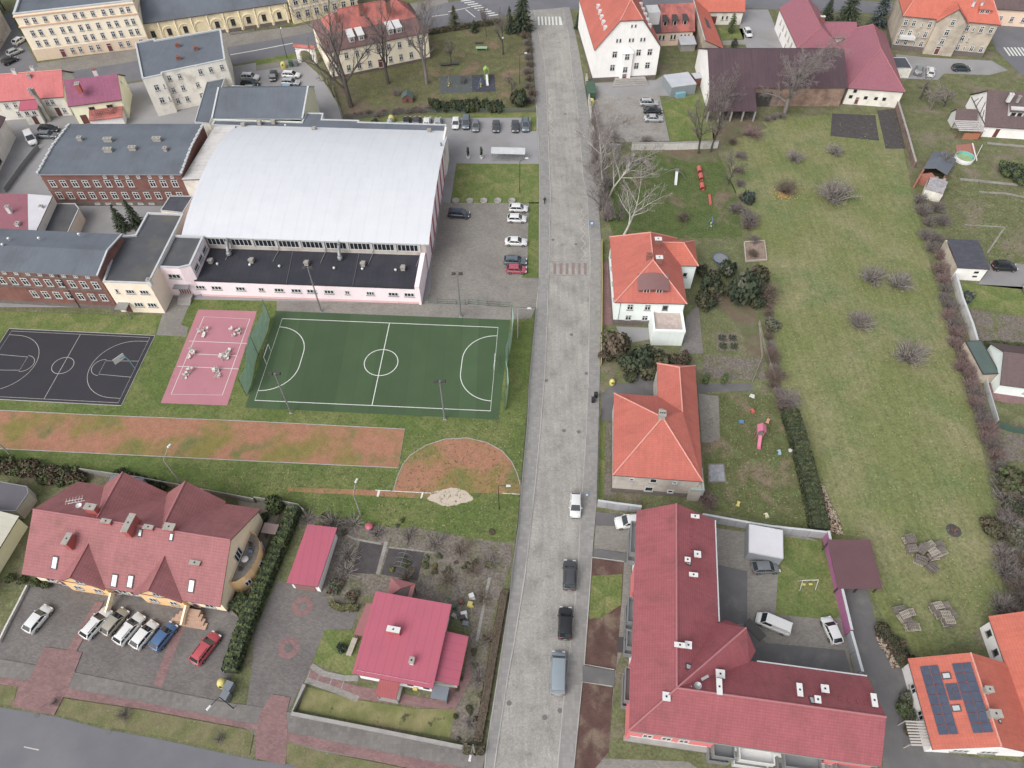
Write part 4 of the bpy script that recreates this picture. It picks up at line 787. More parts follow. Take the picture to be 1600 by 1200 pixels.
# green roofed shed and brown roofed cottage
fr=Frame(*q(7,"1345 1140 1450 1135"),2.5)
root,rf=flat_block('garden_shed','shed with a flat green felt roof at the meadow wall','shed',fr,[fr(0,0),fr(fr.L,0),fr(fr.L+.2,7.4),fr(.2,7.4)],2.5,w_grey,r_teal,.12,.06,m_dframe)
fr=Frame((1564,601),(1600,606),2.8)
root,rf=house('cottage','cottage with brown roof and pale gable below the vegetable beds','house',fr,(-.1,0,14,9.5),2.8,3.0,w_mint,r_brownt,'a',(0,0),.4,caps=False)
wins(root,fr,'S',1.0,1.2,1.2,[5],'two',.4); b=MB(); b.prism(rect(fr,1.0,.41,3.4,.48),0,2.3); b.build('porch_opening',m_black,root)
# ------------------------------------------------------------------ school: brick wings, connector, sports hall
HF=Frame((283,369),(670,382),7.0); hf=HF; HL_=hf.L
root=base('sports_hall','sports hall with a white barrel roof beside the football pitch','hall',hf,HL_/2,18)
D=36.3; rise=2.6
def zc(b_): t=b_/D; return 7.0+rise*4*t*(1-t)
n=18; fs=[]
for i in range(n):
    y0,y1=D*i/n,D*(i+1)/n; fs.append([hf(0,y0,zc(y0)),hf(HL_,y0,zc(y0)),hf(HL_,y1,zc(y1)),hf(0,y1,zc(y1))])
b=MB(); b.shell(fs,.2,0,1); roof_h=b.build('barrel_roof',[r_white,m_rim],root)
b=MB(); b.face([hf(.6,.3,0),hf(HL_-.7,.3,0),hf(HL_-.7,.3,6.9),hf(.6,.3,6.9)],0)
for a in (.6,HL_-.7):
    for i in range(n):
        y0,y1=max(.3,D*i/n),min(D-.3,D*(i+1)/n); f=[hf(a,y0,0),hf(a,y1,0),hf(a,y1,zc(y1)-.2),hf(a,y0,zc(y0)-.2)]; b.face(f if a>5 else f[::-1],1)
b.face([hf(HL_-.7,D-.3,0),hf(.6,D-.3,0),hf(.6,D-.3,6.8),hf(HL_-.7,D-.3,6.8)],1); b.build('wall',[w_gr2,w_pink],root)
NB=9
for i in range(NB):
    a0=4.6+i*(HL_-6.2)/NB; a1=a0+(HL_-6.2)/NB-.55; win(root,hf((a0+a1)/2,.295,4.85),hf.rz,a1-a0,1.7,'strip nosill')
    b=MB(); b.bar(hf(a1+.28,.18,4.9),hf(a1+.28,.18,6.65),.2,.34); b.build('pilaster',m_white,root)
for i in range(0,NB,2):
    a0=4.6+(i+1)*(HL_-6.2)/NB-.27; b=MB(); b.tube(hf(a0,.1,6.6),hf(a0,.1,4.2),.07); b.tube(hf(a0,.1,4.2),hf(a0-.5,-2.8,3.95),.07); b.build('downpipe',m_gal,root)
for y in (5,9.5,14,18.5,23,27.5,32):
    b=MB(); b.prism(rect(hf,HL_-.72,y,HL_-.58,y+1.0),0.2,min(7.2,zc(y)-.6)); b.build('facade_stripe',mat('red stripe',S(196,90,92),.8),root)
b=MB(); b.prism(rect(hf,HL_-.8,30.5,HL_-.4,D-.2),0,8.2); b.build('stair_wall',w_offw,root)
b=MB(); c=P(*q(1,"1157 905")[0],9); a_,b_=hf.loc(c); z=zc(b_); b.tube(hf(a_,b_,z-.1),hf(a_,b_,z+.7),.2,.2,8); b.build('roof_vent',m_gal,roof_h)
# white low link roof west of the barrel
b=MB(); b.prism([hf(-5.4,17),hf(.55,17),hf(.55,35.5),hf(-4.3,35.5)],0,6.9); o=b.build('link_hall_wall',w_offw,root); roof(root,[[hf(-5.5,16.8,7.1),hf(.5,16.8,7.5),hf(.5,35.6,7.5),hf(-4.4,35.6,7.1)]],mat('stained white roof',S(216,212,208),.6,var=.05,c2=S(190,182,172),psc=.35,plo=.5,phi=.7,pat='seams',pu=1.2,pa=.08,streak=.1),name='link_roof')
# low annex in front
fr=hf
ft=[hf(4.5,-8.7),hf(46.0,-8.7),hf(46.0,.28),hf(4.5,.28)]
ra=thing('school_annex','low pale pink annex with a black flat roof below the white barrel roof','building',tuple(hf(25,-4)))
walls(ra,ft,3.95,w_pink,plinth=(.5,w_pinkd))
b=MB(); b.face([hf(4.52,-8.45,3.8),hf(45.5,-8.45,3.8),hf(45.5,.27,3.95),hf(4.52,.27,3.95)]); rb=b.build('roof',r_black,ra)
b=MB(); b.box(tuple(hf(25.2,-8.6,3.9)),(41.9,.35,.12),hf.rz); b.build('parapet',m_black,ra); b=MB(); b.prism(rect(hf,45.45,-8.9,46.3,.25),3.75,4.7); b.prism(rect(hf,45.9,-8.95,46.35,.25),0,3.75); b.build('side_wall',w_pink,ra)
px=[(1215,1275,4),(1315,1380,4),(1470,1530,4),(15,50,5),(115,175,5),(222,285,5),(320,382,5),(430,490,5),(560,590,5),(695,745,5),(833,895,5),(932,995,5)]
for x0,x1,k in px:
    a0=hf.px(*q(k,"%g 600"%x0)[0],2.6)[0]; a1=hf.px(*q(k,"%g 600"%x1)[0],2.6)[0]; win(ra,hf((a0+a1)/2,-8.705,1.9),hf.rz,a1-a0,.95,'three' if a1-a0>1.4 else 'two')
def vent(px_,z,rf,kind):
    c=P(*px_,z); b=MB()
    if kind==0: b.box((c.x,c.y,z-.6),(.75,.95,.75),hf.rz); b.box((c.x,c.y-.35,z+.15),(.9,.5,.25),hf.rz); b.build('roof_ventilator',m_chim,rf)
    elif kind==1: b.lathe((c.x,c.y,z-.4),[(.16,0),(.16,.25),(.28,.3),(.22,.48),(0,.55)],10); b.build('vent_cap',m_white,rf)
    else:
        p=[c+Vector((0,2.2,2.4)),c+Vector((0,1.2,2.2)),c+Vector((-.1,.7,1.2)),c+Vector((0,0,.5))]; b.path(p,.34,8); b.lathe((c.x,c.y,z-.2),[(.5,0),(.5,.5),(.3,.7),(0,.7)],10); b.build('air_duct',m_gal,rf)
for k,s in ((4,"1315 425"),(4,"1570 422"),(5,"315 438"),(5,"668 443"),(5,"918 468")): vent(q(k,s)[0],4.6,rb,0)
for k,s in ((4,"1357 447"),(4,"1560 452"),(5,"145 460"),(5,"487 472"),(5,"664 477"),(5,"872 484")): vent(q(k,s)[0],4.2,rb,1)
for k,s in ((4,"1430 385"),(5,"525 412")): vent(q(k,s)[0],4.4,rb,2)
b=MB()
for s0,s1 in (("230 370","190 568"),("645 380","605 580")): b.tube(P(*q(5,s0)[0],4.0),P(*q(5,s1)[0],3.95),.04,.04,4)
b.build('lightning_wire',m_gal,rb)
# entrance block and beige connector
ft=[hf(-1.3,-8.8),hf(2.65,-8.8),hf(4.48,-8.0),hf(4.48,-.1),hf(-1.3,-.1)]
re_,rf=flat_block('entrance_block','pale pink two storey entrance block between beige wing and black roofed annex','building',hf,ft,7.0,w_pink,r_feltd,.35,.35)
win(re_,hf(1.0,-8.805,4.6),hf.rz,2.3,1.1,'three'); win(re_,hf(1.6,-8.805,.2),hf.rz,2.4,2.4,'strip door',m_white)
for a in (-6.6,-4.2,-1.8): win(re_,hf(4.485,a,4.9),hf.rz+math.pi/2,1.8,1.1,'three')
b=MB()
for i in range(4): b.prism(rect(hf,.4,-10.2-i*.35,2.9,-8.8),0,.7-i*.17)
b.build('entrance_steps',m_conc,re_)
b=MB(); b.prism(rect(hf,.2,-10.0,3.1,-8.85),2.9,3.05,bottom=True); b.build('entrance_canopy',m_gal,re_)
bf9=Frame(*q(4,"645 565 930 575"),7.6)
ft=[bf9(0,0),bf9(8.3,0),bf9(8.3,19),bf9(1.2,19),bf9(1.2,12.6),bf9(-1.8,11.9)]
rg,rf=flat_block('connector_wing','beige two storey school wing with grey flat roof left of the entrance','building',bf9,ft,7.5,w_beige,r_feltd,.3,.32)
wins(rg,bf9,'S',5.0,1.6,1.0,[4.0,6.6],'three',0); win(rg,bf9(1.6,-.004,5.0),bf9.rz,.6,1.1,'plain'); wins(rg,bf9,'S',1.6,1.7,1.1,[4.2,6.7],'three',0); wins(rg,bf9,'S',.1,1.1,2.2,[1.7],'door',0,m_dframe)
b=MB(); b.prism(rect(bf9,.5,-1.9,2.6,-.02),2.5,2.6,bottom=True)
for a in (.6,2.5): c=bf9(a,-1.8); b.box((c.x,c.y,0),(.1,.1,2.5))
b.build('door_canopy',m_gal,rg); chim(rf,q(4,"925 545")[0],8.8,7.4,.7,.7,bf9.rz,m_cwhite)
# brick wing in front
fb=Frame((-70,419.5),(151,431),8.9)
Lb=fb.L
root=base('brick_school_wing','long red brick school wing by the basketball court','school',fb,Lb-9,5)
walls(root,rect(fb,0,.25,Lb,10.8),8.8,w_brick,[[fb(Lb,.25,8.7),fb(Lb,10.8,8.7),fb(Lb,5.5,9.8)]],plinth=(.9,w_stone))
fs=[[fb(-.5,0,8.9),fb(Lb+.2,0,8.9),fb(Lb+.2,5.5,9.9),fb(-.5,5.5,9.9)],[fb(Lb+.2,11,8.9),fb(-.5,11,8.9),fb(-.5,5.5,9.9),fb(Lb+.2,5.5,9.9)]]
rf=roof(root,fs,r_felt,side=m_gal)
b=MB(); b.prism(rect(fb,-.5,.1,Lb,.3),4.75,4.95); b.prism(rect(fb,-.5,.12,Lb,.3),7.55,7.75); b.build('brick_band',w_stone,root)
b=MB(); b.bar(fb(Lb+.1,0,9.0),fb(Lb+.1,5.5,10.0),.3,.14); b.bar(fb(Lb+.1,5.5,10.0),fb(Lb+.1,11,9.0),.3,.14); b.build('gable_flashing',m_rim,root)
xs=[Lb-1.5-i*2.2 for i in range(9)]
wins(root,fb,'S',5.35,1.25,1.75,xs,'cross',.25); wins(root,fb,'S',2.2,1.25,1.7,xs[:7],'cross',.25); wins(root,fb,'S',7.95,.75,.6,[x-.6 for x in xs],'two',.25)
b=MB(); b.tube(fb(Lb-7.5,.15,0),fb(Lb-7.5,.15,8.7),.06); b.build('downpipe',m_dframe,root)
for s in ("50 288","240 285","12 325","490 260"): vent(q(4,s)[0],10.3,rf,1)
# brick block behind
f1=Frame(*q(0,"235 1090 1130 1090"),8.2)
root=base('brick_school_block','red brick school block with stepped white gable edges left of the hall','school',f1,14,8)
L1=f1.L; D1=17.6
walls(root,rect(f1,.15,.3,L1-.15,D1),8.1,w_brick,[[f1(L1-.15,.3,8),f1(L1-.15,D1,8),f1(L1-.15,D1/2,8.6)],[f1(.15,D1,8),f1(.15,.3,8),f1(.15,D1/2,8.6)]],plinth=(1.2,w_stone))
rf=roof(root,[[f1(0,0,8.2),f1(L1,0,8.2),f1(L1,D1/2,8.75),f1(0,D1/2,8.75)],[f1(L1,D1+.2,8.2),f1(0,D1+.2,8.2),f1(0,D1/2,8.75),f1(L1,D1/2,8.75)]],r_felt,side=m_rim)
b=MB()
for a in (-.05,L1+.05):
    for k in range(20):
        y=D1*(k+.5)/20; z=8.25+.55*(1-abs(y-D1/2)/(D1/2)); p=f1(a,y); b.box((p.x,p.y,z),(.45,.55,.22 if k%2 else .34),f1.rz)
b.build('gable_coping',m_rim,root)
b=MB(); b.box(tuple(f1(L1/2,.05,8.02)),(L1,.3,.16),f1.rz); b.build('gutter',m_gal,root)
xs=lins(1.7,L1-2.2,12)
for z in (4.9,1.9): wins(root,f1,'S',z,1.25,1.7,[x for i,x in enumerate(xs) if not(z>4 and i==8)],'cross',.3)
wins(root,f1,'S',7.0,.7,.7,xs[5:],'two',.3); wins(root,f1,'S',.3,1.1,.5,xs[3:9],'plain nosill',.3)
b=MB(); b.prism(rect(f1,0,.2,L1,.32),6.65,6.8); b.prism(rect(f1,0,.2,L1,.32),4.0,4.1); b.build('brick_band',w_stone,root)
for s,w_ in (("492 855",.9),("668 862",1.7),("668 925",1.7),("822 915",1.4),("975 858",1.7),("1028 920",.7)): chim(rf,q(0,s)[0],9.5,8.3,w_,.7,f1.rz,m_chim,n=2 if w_>1 else 1)
# low dark roof by the court yard, small beige outbuilding, pink house, white house on the west edge
rg2,rf=flat_block('courtyard_annex','small dark roofed annex squeezed between brick block and hall','building',f1,[P(*p,4.5) for p in q(4,"1000 110 1140 125 1205 20 1060 18")],4.2,w_beige,r_slate,.15,.15)
rg3,rf=flat_block('outbuilding','small beige outbuilding with dark flat roof behind the brick wing','building',f1,[P(*p,3.2) for p in prs("57 366 104 366 123 325 117 317 83 317")],3.0,w_beige,r_feltd,.15,.12)
c0,c1=P(104,366,0),P(123,325,0); fr=Frame((112,378),(129,336),0)
wins(rg3,fr,'S',1.0,1.0,1.1,[2.5],'two',-.1); wins(rg3,fr,'S',.1,.9,2.0,[4.6],'door',-.1)
fr=Frame((0,366),(44,366),5)
root=base('rose_roofed_house','house with flat rose and white roof halves on the west edge','house',fr,0,3)
ft=[P(*p,5.0) for p in prs("-60 366 54 366 82 306 43 304 -60 302")]; walls(root,ft,4.9,w_offw)
rf=roof(root,[[P(*p,5.0) for p in prs("-60 366 44 366 43 303 -60 301")]],r_rose); roof(root,[[P(*p,5.02) for p in prs("44.2 366 54 366 82 306 43.2 303")]],r_whites,name='white_roof')
chim(rf,(10,322),6.6,4.9,.7,.7,0,m_cwhite); chim(rf,(26,348),5.6,4.9,.7,.9,0,m_cwhite); chim(rf,(63,321),5.6,4.9,.6,.6,0,m_cwhite)
fr=Frame((-14,301),(28,214),0)
root,rf=house('white_west_house','white house with dark windows on the west edge by the van','house',fr,(-12,0,fr.L,8),5.2,2.4,w_offw,r_brownt,'a',(0,0),.3,caps=False)
wins(root,fr,'S',3.2,1.2,1.3,[3,7.5,11.5,-2],'cross',.3,m_dframe); wins(root,fr,'S',.8,1.6,1.6,[5,9.5,1],'two',.3,m_dframe)
# pitched roof block and low felt roofs north of the hall
root=base('gymnasium','white walled gymnasium with grey pitched felt roof behind the barrel roof','hall',hf,4,45)
walls(root,rect(hf,-5.6,38.6,14.0,52.3),7.0,w_yell,[[hf(14.0,38.6,6.9),hf(14.0,52.3,7.1),hf(14.0,48.2,9.7),hf(14,46,9.4)]])
rf=roof(root,[[hf(-5.9,38.7,7.0),hf(14.2,39.6,7.0),hf(14.2,48,9.7),hf(-5.9,46.5,9.7)],[hf(14.2,52.5,7.3),hf(-5.9,51.5,7.3),hf(-5.9,46.5,9.7),hf(14.2,48,9.7)]],r_felt,side=m_rim)
for e0,e1 in ((hf(-5.9,38.7,7.15),hf(-5.9,46.5,9.85)),(hf(14.2,39.6,7.15),hf(14.2,48,9.85))): b=MB(); b.bar(e0,e1,.35,.2); b.build('roof_edge',m_rim,root)
rg4,rf=flat_block('low_felt_wing','low wing with stepped flat felt roof along the hall back','building',hf,[hf(-5.4,36.4),hf(46.5,36.4),hf(46.3,39.2),hf(26.8,39.3),hf(26.8,39.9),hf(18.5,39.9),hf(18.3,42.3),hf(14.4,42.2),hf(14.2,38.55),hf(-5.4,38.55)],6.75,w_offw,r_felt,.3,.15)
for k,s in ((0,"1520 775"),(1,"20 760"),(1,"108 755"),(1,"362 800"),(1,"1082 812")): c=q(k,s)[0]; vent(c,7.5,rf,0)
vent(q(1,"183 780")[0],6.8,rf,1)
rg5,rf=flat_block('link_corridor','narrow dark roofed corridor between gymnasium and flat roofed block','building',hf,[P(*p,5.5) for p in q(0,"1215 760 1310 770 1405 485 1290 508")],5.3,w_offw,r_felt,.15,.15)
rg6,rf=flat_block('west_edge_house','grey house corner at the far left edge of the photo','house',hf,[P(*p,0) for p in prs("-70 110 -10 95 18 48 -10 12 -70 20")],7,w_gr2,r_brownt,.2,.1)
wins(rg6,Frame((-10,95),(18,48),0),'S',1.2,1.1,1.5,[3,8],'cross',0)
# ------------------------------------------------------------------ villas, apartments, bungalow
fr=Frame(*q(6,"640 690 1095 700"),6.2)
root=base('upper_villa','mint white villa with orange hipped roof and eyebrow dormer','villa',fr,6,8)
L,D=fr.L,17.2; zr=10.6
walls(root,rect(fr,.35,.4,L-.35,D-.4),6.15,w_mint,plinth=(1.3,w_stone))
R1,R2=fr(L/2+.3,6.3,zr),fr(L/2+.4,13.6,zr)
rf=roof(root,[[fr(0,0,6.2),fr(L,0,6.2),R1],[fr(L,0,6.2),fr(L,D,6.2),R2,R1],[fr(L,D,6.2),fr(0,D,6.2),R2],[fr(0,D,6.2),fr(0,0,6.2),R1,R2]],r_orange,[(R1,R2),(fr(0,0,6.2),R1),(fr(L,0,6.2),R1),(fr(L,D,6.2),R2),(fr(0,D,6.2),R2)])
wy0,wy1=9.7,16.6; wr=8.7
walls(root,rect(fr,L-2,wy0+.35,L+2.9,wy1-.35),6.15,w_mint,name='wing_wall')
W1,W2=fr(L-4.2,(wy0+wy1)/2,wr),fr(L+.4,(wy0+wy1)/2,wr)
roof(root,[[fr(L-2.2,wy0,6.2),fr(L+3.2,wy0,6.2),W2,W1],[fr(L+3.2,wy1,6.2),fr(L-2.2,wy1,6.2),W1,W2],[fr(L+3.2,wy0,6.2),fr(L+3.2,wy1,6.2),W2]],r_orange2,[(W1,W2),(fr(L+3.2,wy0,6.2),W2),(fr(L+3.2,wy1,6.2),W2)],name='wing_roof')
b=MB(); pts=[]
s=(zr-6.2)/6.3
for i in range(9):
    t=i/8; x=4.0+t*5.5; pts.append((x,8.6+.35*math.sin(math.pi*t)))
fsd=[]
for (x0,z0),(x1,z1) in zip(pts,pts[1:]): fsd.append([fr(x0,1.2,z0-.5),fr(x1,1.2,z1-.5),fr(x1,4.4,z1+.45),fr(x0,4.4,z0+.45)])
b.shell(fsd,.12); b.build('dormer_roof',flatm('brown dormer sheet',S(128,78,76),.6),root)
b=MB(); b.prism(rect(fr,4.3,1.6,9.2,3.6),6.9,8.3); b.build('dormer',mat('dormer brick',S(134,70,60),.8),root); wins(root,fr,'S',7.05,1.15,1.05,[5.6,7.8],'two',1.6)
wins(root,fr,'S',4.0,1.1,1.4,[3.0,6.1],'cross',.4); wins(root,fr,'S',4.1,1.0,1.2,[9.2],'plain',.4,m_gal); wins(root,fr,'S',1.3,1.1,1.3,[3.0,6.0],'cross',.4)
wins(root,fr,'W',3.8,1.0,1.5,[3,7,11,14.5],'cross',.35); wins(root,fr,'E',2.8,1.0,1.5,[3,6.5],'cross',L-.35); wins(root,fr,'S',3.0,.9,1.2,[L+1.2],'plain',wy0+.35)
b=MB(); b.sides(rect(fr,6.9,-4.4,12.4,.38),0,3.9); b.build('terrace_wall',w_mint,root)
b=MB(); b.face([fr(7.1,-4.2,3.45),fr(12.2,-4.2,3.45),fr(12.2,.38,3.45),fr(7.1,.38,3.45)],1)
for x0,y0,x1,y1 in ((6.85,-4.5,12.45,-4.1),(6.85,-4.09,7.2,.37),(12.1,-4.09,12.45,.37)): b.prism(rect(fr,x0,y0,x1,y1),3.44,4.0,0)
b.build('terrace',[w_mint,mat('terrace tiles',S(202,180,168),.8,pat='slabs',pu=.6,pv=.6,pa=.1)],root)
b=MB(); b.tube(fr(1.2,.34,0),fr(1.2,.34,6.1),.05); b.tube(fr(L-.3,.3,0),fr(L-.3,.3,6.1),.05); b.build('downpipe',m_gal,root)
chim(rf,q(6,"860 388")[0],11.2,9,.8,.8,fr.rz,m_cbrick,m_cbrick); chim(rf,q(6,"922 405")[0],11.4,9.3,1.1,.7,fr.rz,m_cbrick,m_cwhite); chim(rf,q(6,"915 290")[0],11.4,9.3,1.1,.7,fr.rz,m_cbrick,m_cwhite)
skylight(rf,fr,L-3.6,10.5,lambda x,y:6.2+(zr-6.2)*(L-x)/(L/2),.5,.7,'a')
# lower villa
fr=Frame(*q(10,"630 570 1185 610"),5.6)
root=base('lower_villa','grey villa with orange hipped roof and long rear wing','villa',fr,6.5,9)
L,D=13.2,15.2; zr=9.7; W_=22.0; wx=7.2
walls(root,rect(fr,.4,.4,L-.3,D-.4),5.55,w_gr2,plinth=(1.1,w_stone)); walls(root,rect(fr,wx+.3,D-.6,L-.2,W_-.3),5.55,w_gr2,name='wing_wall')
A,B_,C,E=fr(0,0,5.6),fr(L,0,5.6),fr(L+.2,D,5.6),fr(0.2,D,5.6); R1=fr(7.0,8.2,zr); V=fr(wx,D,5.6); wz=8.1; X=fr(wx+3.2,10.6,wz); Y=fr(wx+3.2,W_-2.6,wz)
rf=roof(root,[[A,B_,R1],[E,A,R1],[E,R1,X,V],[B_,fr(L+.4,W_,5.6),Y,X,R1],[V,X,Y,fr(wx+.1,W_,5.6)],[fr(L+.4,W_,5.6),fr(wx+.1,W_,5.6),Y]],r_orange,[(A,R1),(B_,R1),(E,R1),(X,Y),(Y,fr(L+.4,W_,5.6)),(Y,fr(wx+.1,W_,5.6))])
chim(rf,q(10,"942 180")[0],10.7,8.8,.95,.95,fr.rz,m_chim,m_chim,n=3); chim(rf,q(10,"933 165")[0],10.4,9,.5,.5,fr.rz,m_cwhite)
wins(root,fr,'S',3.6,1.1,1.2,[6.2],'plain',.4); wins(root,fr,'S',3.7,.7,.7,[3.0,9.4],'plain',.4); wins(root,fr,'S',1.0,1.3,1.3,[5.9],'plain',.4); wins(root,fr,'S',1.0,.9,.8,[9.2],'plain',.4)
wins(root,fr,'W',3.4,1,1.4,[3,7,11],'cross',.4); wins(root,fr,'E',1.2,1.2,1.4,[5,9,13,18],'cross',L-.3)
b=MB(); b.prism(rect(fr,11.9,-.2,13.6,3.4),0,3.2); b.build('porch',w_gr2,root); b=MB()
b.prism(rect(fr,13.55,-.3,13.85,3.6),2.0,3.6); b.prism(rect(fr,11.8,-.35,13.5,-.05),3.19,3.7); b.build('porch_parapet',flatm('grey green trim',S(176,188,178),.7),root)
# L shaped apartments
fr=Frame((983,1141),(1378,1198),8.3); AF=fr
root=base('apartment_house','L shaped apartment house with crimson tiled roof and balconies','apartment house',fr,8,8)
L=28.2; N=28.4; w1=10.7; d2=9.8; zr=11.6; r1=4.9; r2=4.5; ze=8.3; ov=.55
walls(root,[fr(ov,ov),fr(L-.3,ov),fr(L-.3,d2-ov),fr(w1-ov,d2-ov),fr(w1-ov,N-.2),fr(ov,N-.2)],8.25,w_white,[[fr(L-.3,ov,8.2),fr(L-.3,d2-ov,8.2),fr(L-.3,r2,zr-.2)],[fr(w1-ov,N-.2,8.2),fr(ov,N-.2,8.2),fr(r1,N-.2,zr-.2)]],plinth=(.8,w_stone))
K=fr(r1,r2,zr); RN=fr(r1,N,zr); RE=fr(L,r2,zr)
G=fr(13.2,12.6,zr-.05); G1=fr(11.7,14.5,ze); G2=fr(15.1,11.1,ze)
rf=roof(root,[[fr(0,N,ze),fr(0,0,ze),K,RN],[fr(0,0,ze),fr(L,0,ze),RE,K],[fr(w1,d2,ze),fr(w1,N,ze),RN,K],[fr(L,d2,ze),fr(w1,d2,ze),K,RE]],r_red,[(K,RN),(K,RE),(fr(0,0,ze),K)],rm=r_ridgeR)
k1=fr(w1-.3,14.0,ze+.1); k2=fr(14.2,d2-.3,ze+.1)
b=MB(); u_=Vector((0,0,.04)); b.shell([[k1,G1,G],[k1,G,K+u_],[G2,k2,G],[k2,K+u_,G]],.2,0,1); b.build('gable_roof',[r_red,m_fascia],root); b=MB(); b.tube(K+u_,G+u_,.13,.13,6); b.build('ridge_cap',r_ridgeR,rf)
b=MB(); dd=(fr(1,1)-fr(0,0)).normalized()*-.5; g=[G1+dd,G2+dd,G+dd]
b.face([Vector((g[0].x,g[0].y,0)),Vector((g[1].x,g[1].y,0)),Vector((g[1].x,g[1].y,8.1)),Vector((g[2].x,g[2].y,zr-.3)),Vector((g[0].x,g[0].y,8.1))][::-1])
for a,c in ((g[0],k1),(g[1],k2)): b.face([Vector((a.x,a.y,0)),Vector((c.x,c.y,0)),Vector((c.x,c.y,8.1)),Vector((a.x,a.y,8.1))])
b.build('gable_wall',w_white,root)
b=MB(); b.bar(fr(w1+.1,14.2,8.2),fr(w1+.1,N,8.2),.16,.16); b.bar(fr(15.2,d2+.1,8.2),fr(L,d2+.1,8.2),.16,.16); b.build('gutter',m_rim,root)
def cap(k,s,wd,dp):
    zt=11
    for _ in range(4):
        x,y=fr.px(*q(k,s)[0],zt); zw=zr-abs(x-r1)*(zr-ze)/(r1 if x<r1 else w1-r1) if y>r2 else -9; zs=zr-abs(y-r2)*(zr-ze)/(r2 if y<r2 else d2-r2) if x>r1 else -9; zt=max(zw,zs)+.75
    chim(rf,q(k,s)[0],zt,zt-1.8,wd*.82,dp*.82,fr.rz,flatm('red chimney cladding',S(150,58,66),.7),m_cwhite)
for k,s,wd,dp in ((10,"1160 1062",.9,.9),(10,"1098 1095",.7,.6),(10,"1135 1190",1.2,.5),(10,"1145 825",1.2,.5),(14,"1050 430",1.4,.55),(14,"1103 430",.8,.9),(14,"966 752",.9,1.0),(14,"1303 610",1.1,1.0),(14,"1297 690",.6,2.0),(15,"200 710",.6,1.6),(15,"358 703",.9,.9),(15,"313 770",.65,.8),(15,"666 775",.6,1.6)): cap(k,s,wd,dp)
skylight(rf,fr,r1+1.5,7.3,lambda x,y:zr-(zr-ze)*(x-r1)/(w1-r1),.8,.7); skylight(rf,fr,r1+1.6,20.5,lambda x,y:zr-(zr-ze)*(x-r1)/(w1-r1),.8,.7); skylight(rf,fr,20.3,r2+.8,lambda x,y:zr-(zr-ze)*(y-r2)/(d2-r2),.6,.9)
b=MB(); b.tube(P(1080,1072,11),P(1080,1072,12.6),.05); b.lathe(tuple(P(1090,1072,11.8)),[(0,0),(.35,.1),(.45,.2)],10); b.bar(P(1096,1062,12),P(1107,1056,12.2),.3,.1); b.build('satellite_dish',m_gal,rf)
b=MB()
for i in range(5): p=P(*q(10,"1120 %d"%(875+i*40))[0],10.3); b.tube(p,p+Vector((0,0,.5)),.09,.09,6)
for s in ("440 770","497 783","550 790","600 798"): p=P(*q(15,s)[0],10.6); b.tube(p,p+Vector((0,0,.5)),.09,.09,6)
b.build('vent_pipe',flatm('red vent pipe',S(140,50,56),.6),rf)
# facade: red bays, balconies, windows
b=MB(); b.prism(rect(fr,.2,.1,9.9,ov-.02),5.3,7.2,0); b.prism(rect(fr,.12,.2,ov-.02,8.5),3.0,7.2); b.prism(rect(fr,.12,17.5,ov-.02,21.0),3.0,7.2); b.prism(rect(fr,22.5,.1,L-.6,ov-.02),5.3,7.2); b.build('red_panel',w_redr,root)
b=MB(); b.prism(rect(fr,.05,.0,L-.25,ov-.01),7.6,8.05); b.prism(rect(fr,.0,.0,L-.3,ov-.01),2.6,3.0); b.build('band',m_conc,root)
for a in (2.4,4.6,6.6): 
    for z in (5.7,3.4): win(root,fr(a,.095 if z>5 else ov-.004,z),fr.rz,1.2,1.3,'two nosill')
for a in (11.6,17.4,19.8,24.5): win(root,fr(a,ov-.004,5.4),fr.rz,1.6,2.0,'three nosill'); win(root,fr(a,ov-.004,.9),fr.rz,1.6,1.9,'three nosill')
for a0,a1 in ((9.95,12.4),(12.9,16.9),(18.0,22.2),(23.8,27.6)):
    for z in (2.7,5.5):
        b=MB(); b.prism(rect(fr,a0,-1.1,a1,ov-.03),z,z+.2,bottom=True); b.prism(rect(fr,a0,-1.1,a1,-1.0),z+.2,z+1.2); b.prism(rect(fr,a0,-.99,a0+.1,ov-.03),z+.2,z+1.2); b.prism(rect(fr,a1-.1,-.99,a1,ov-.03),z+.2,z+1.2); b.build('balcony',m_white if a0>12.5 and a0<17 else m_gal,root)
for b0,b1 in ((3.6,7.6),(10.0,12.2),(13.2,16.6),(22.8,27.6)):
    for z in (2.7,5.5):
        b=MB(); b.prism(rect(fr,-.5,b0,ov-.03,b1),z,z+.2,bottom=True); b.prism(rect(fr,-.5,b0,-.41,b1),z+.2,z+1.2); b.prism(rect(fr,-.4,b0,ov-.03,b0+.1),z+.2,z+1.2); b.prism(rect(fr,-.4,b1-.1,ov-.03,b1),z+.2,z+1.2); b.build('balcony',m_gal,root)
for y in (1.5,9.2,12.8,18.0,21.5): 
    for z in (3.6,6.0): win(root,fr(ov-.004 if z<3 or y>1 else .1,y,z),fr.rz-math.pi/2,1.1,1.4,'two nosill')
wins(root,fr,'E',5.6,1.2,1.4,[16.5,19.5,22.5,25.5],'two',w1-ov); wins(root,fr,'E',2.8,1.2,1.4,[16.5,19.5,22.5,25.5],'two',w1-ov)
b=MB(); b.prism(rect(fr,-1.2,10.6,ov-.02,12.6),2.35,2.5,bottom=True); b.build('entrance_canopy',m_dframe,root); b=MB(); b.prism([P(*p,0) for p in q(14,"1455 300 1560 410 1520 445 1420 340")],2.3,2.45,bottom=True)
b.build('courtyard_canopy',m_dframe,root)
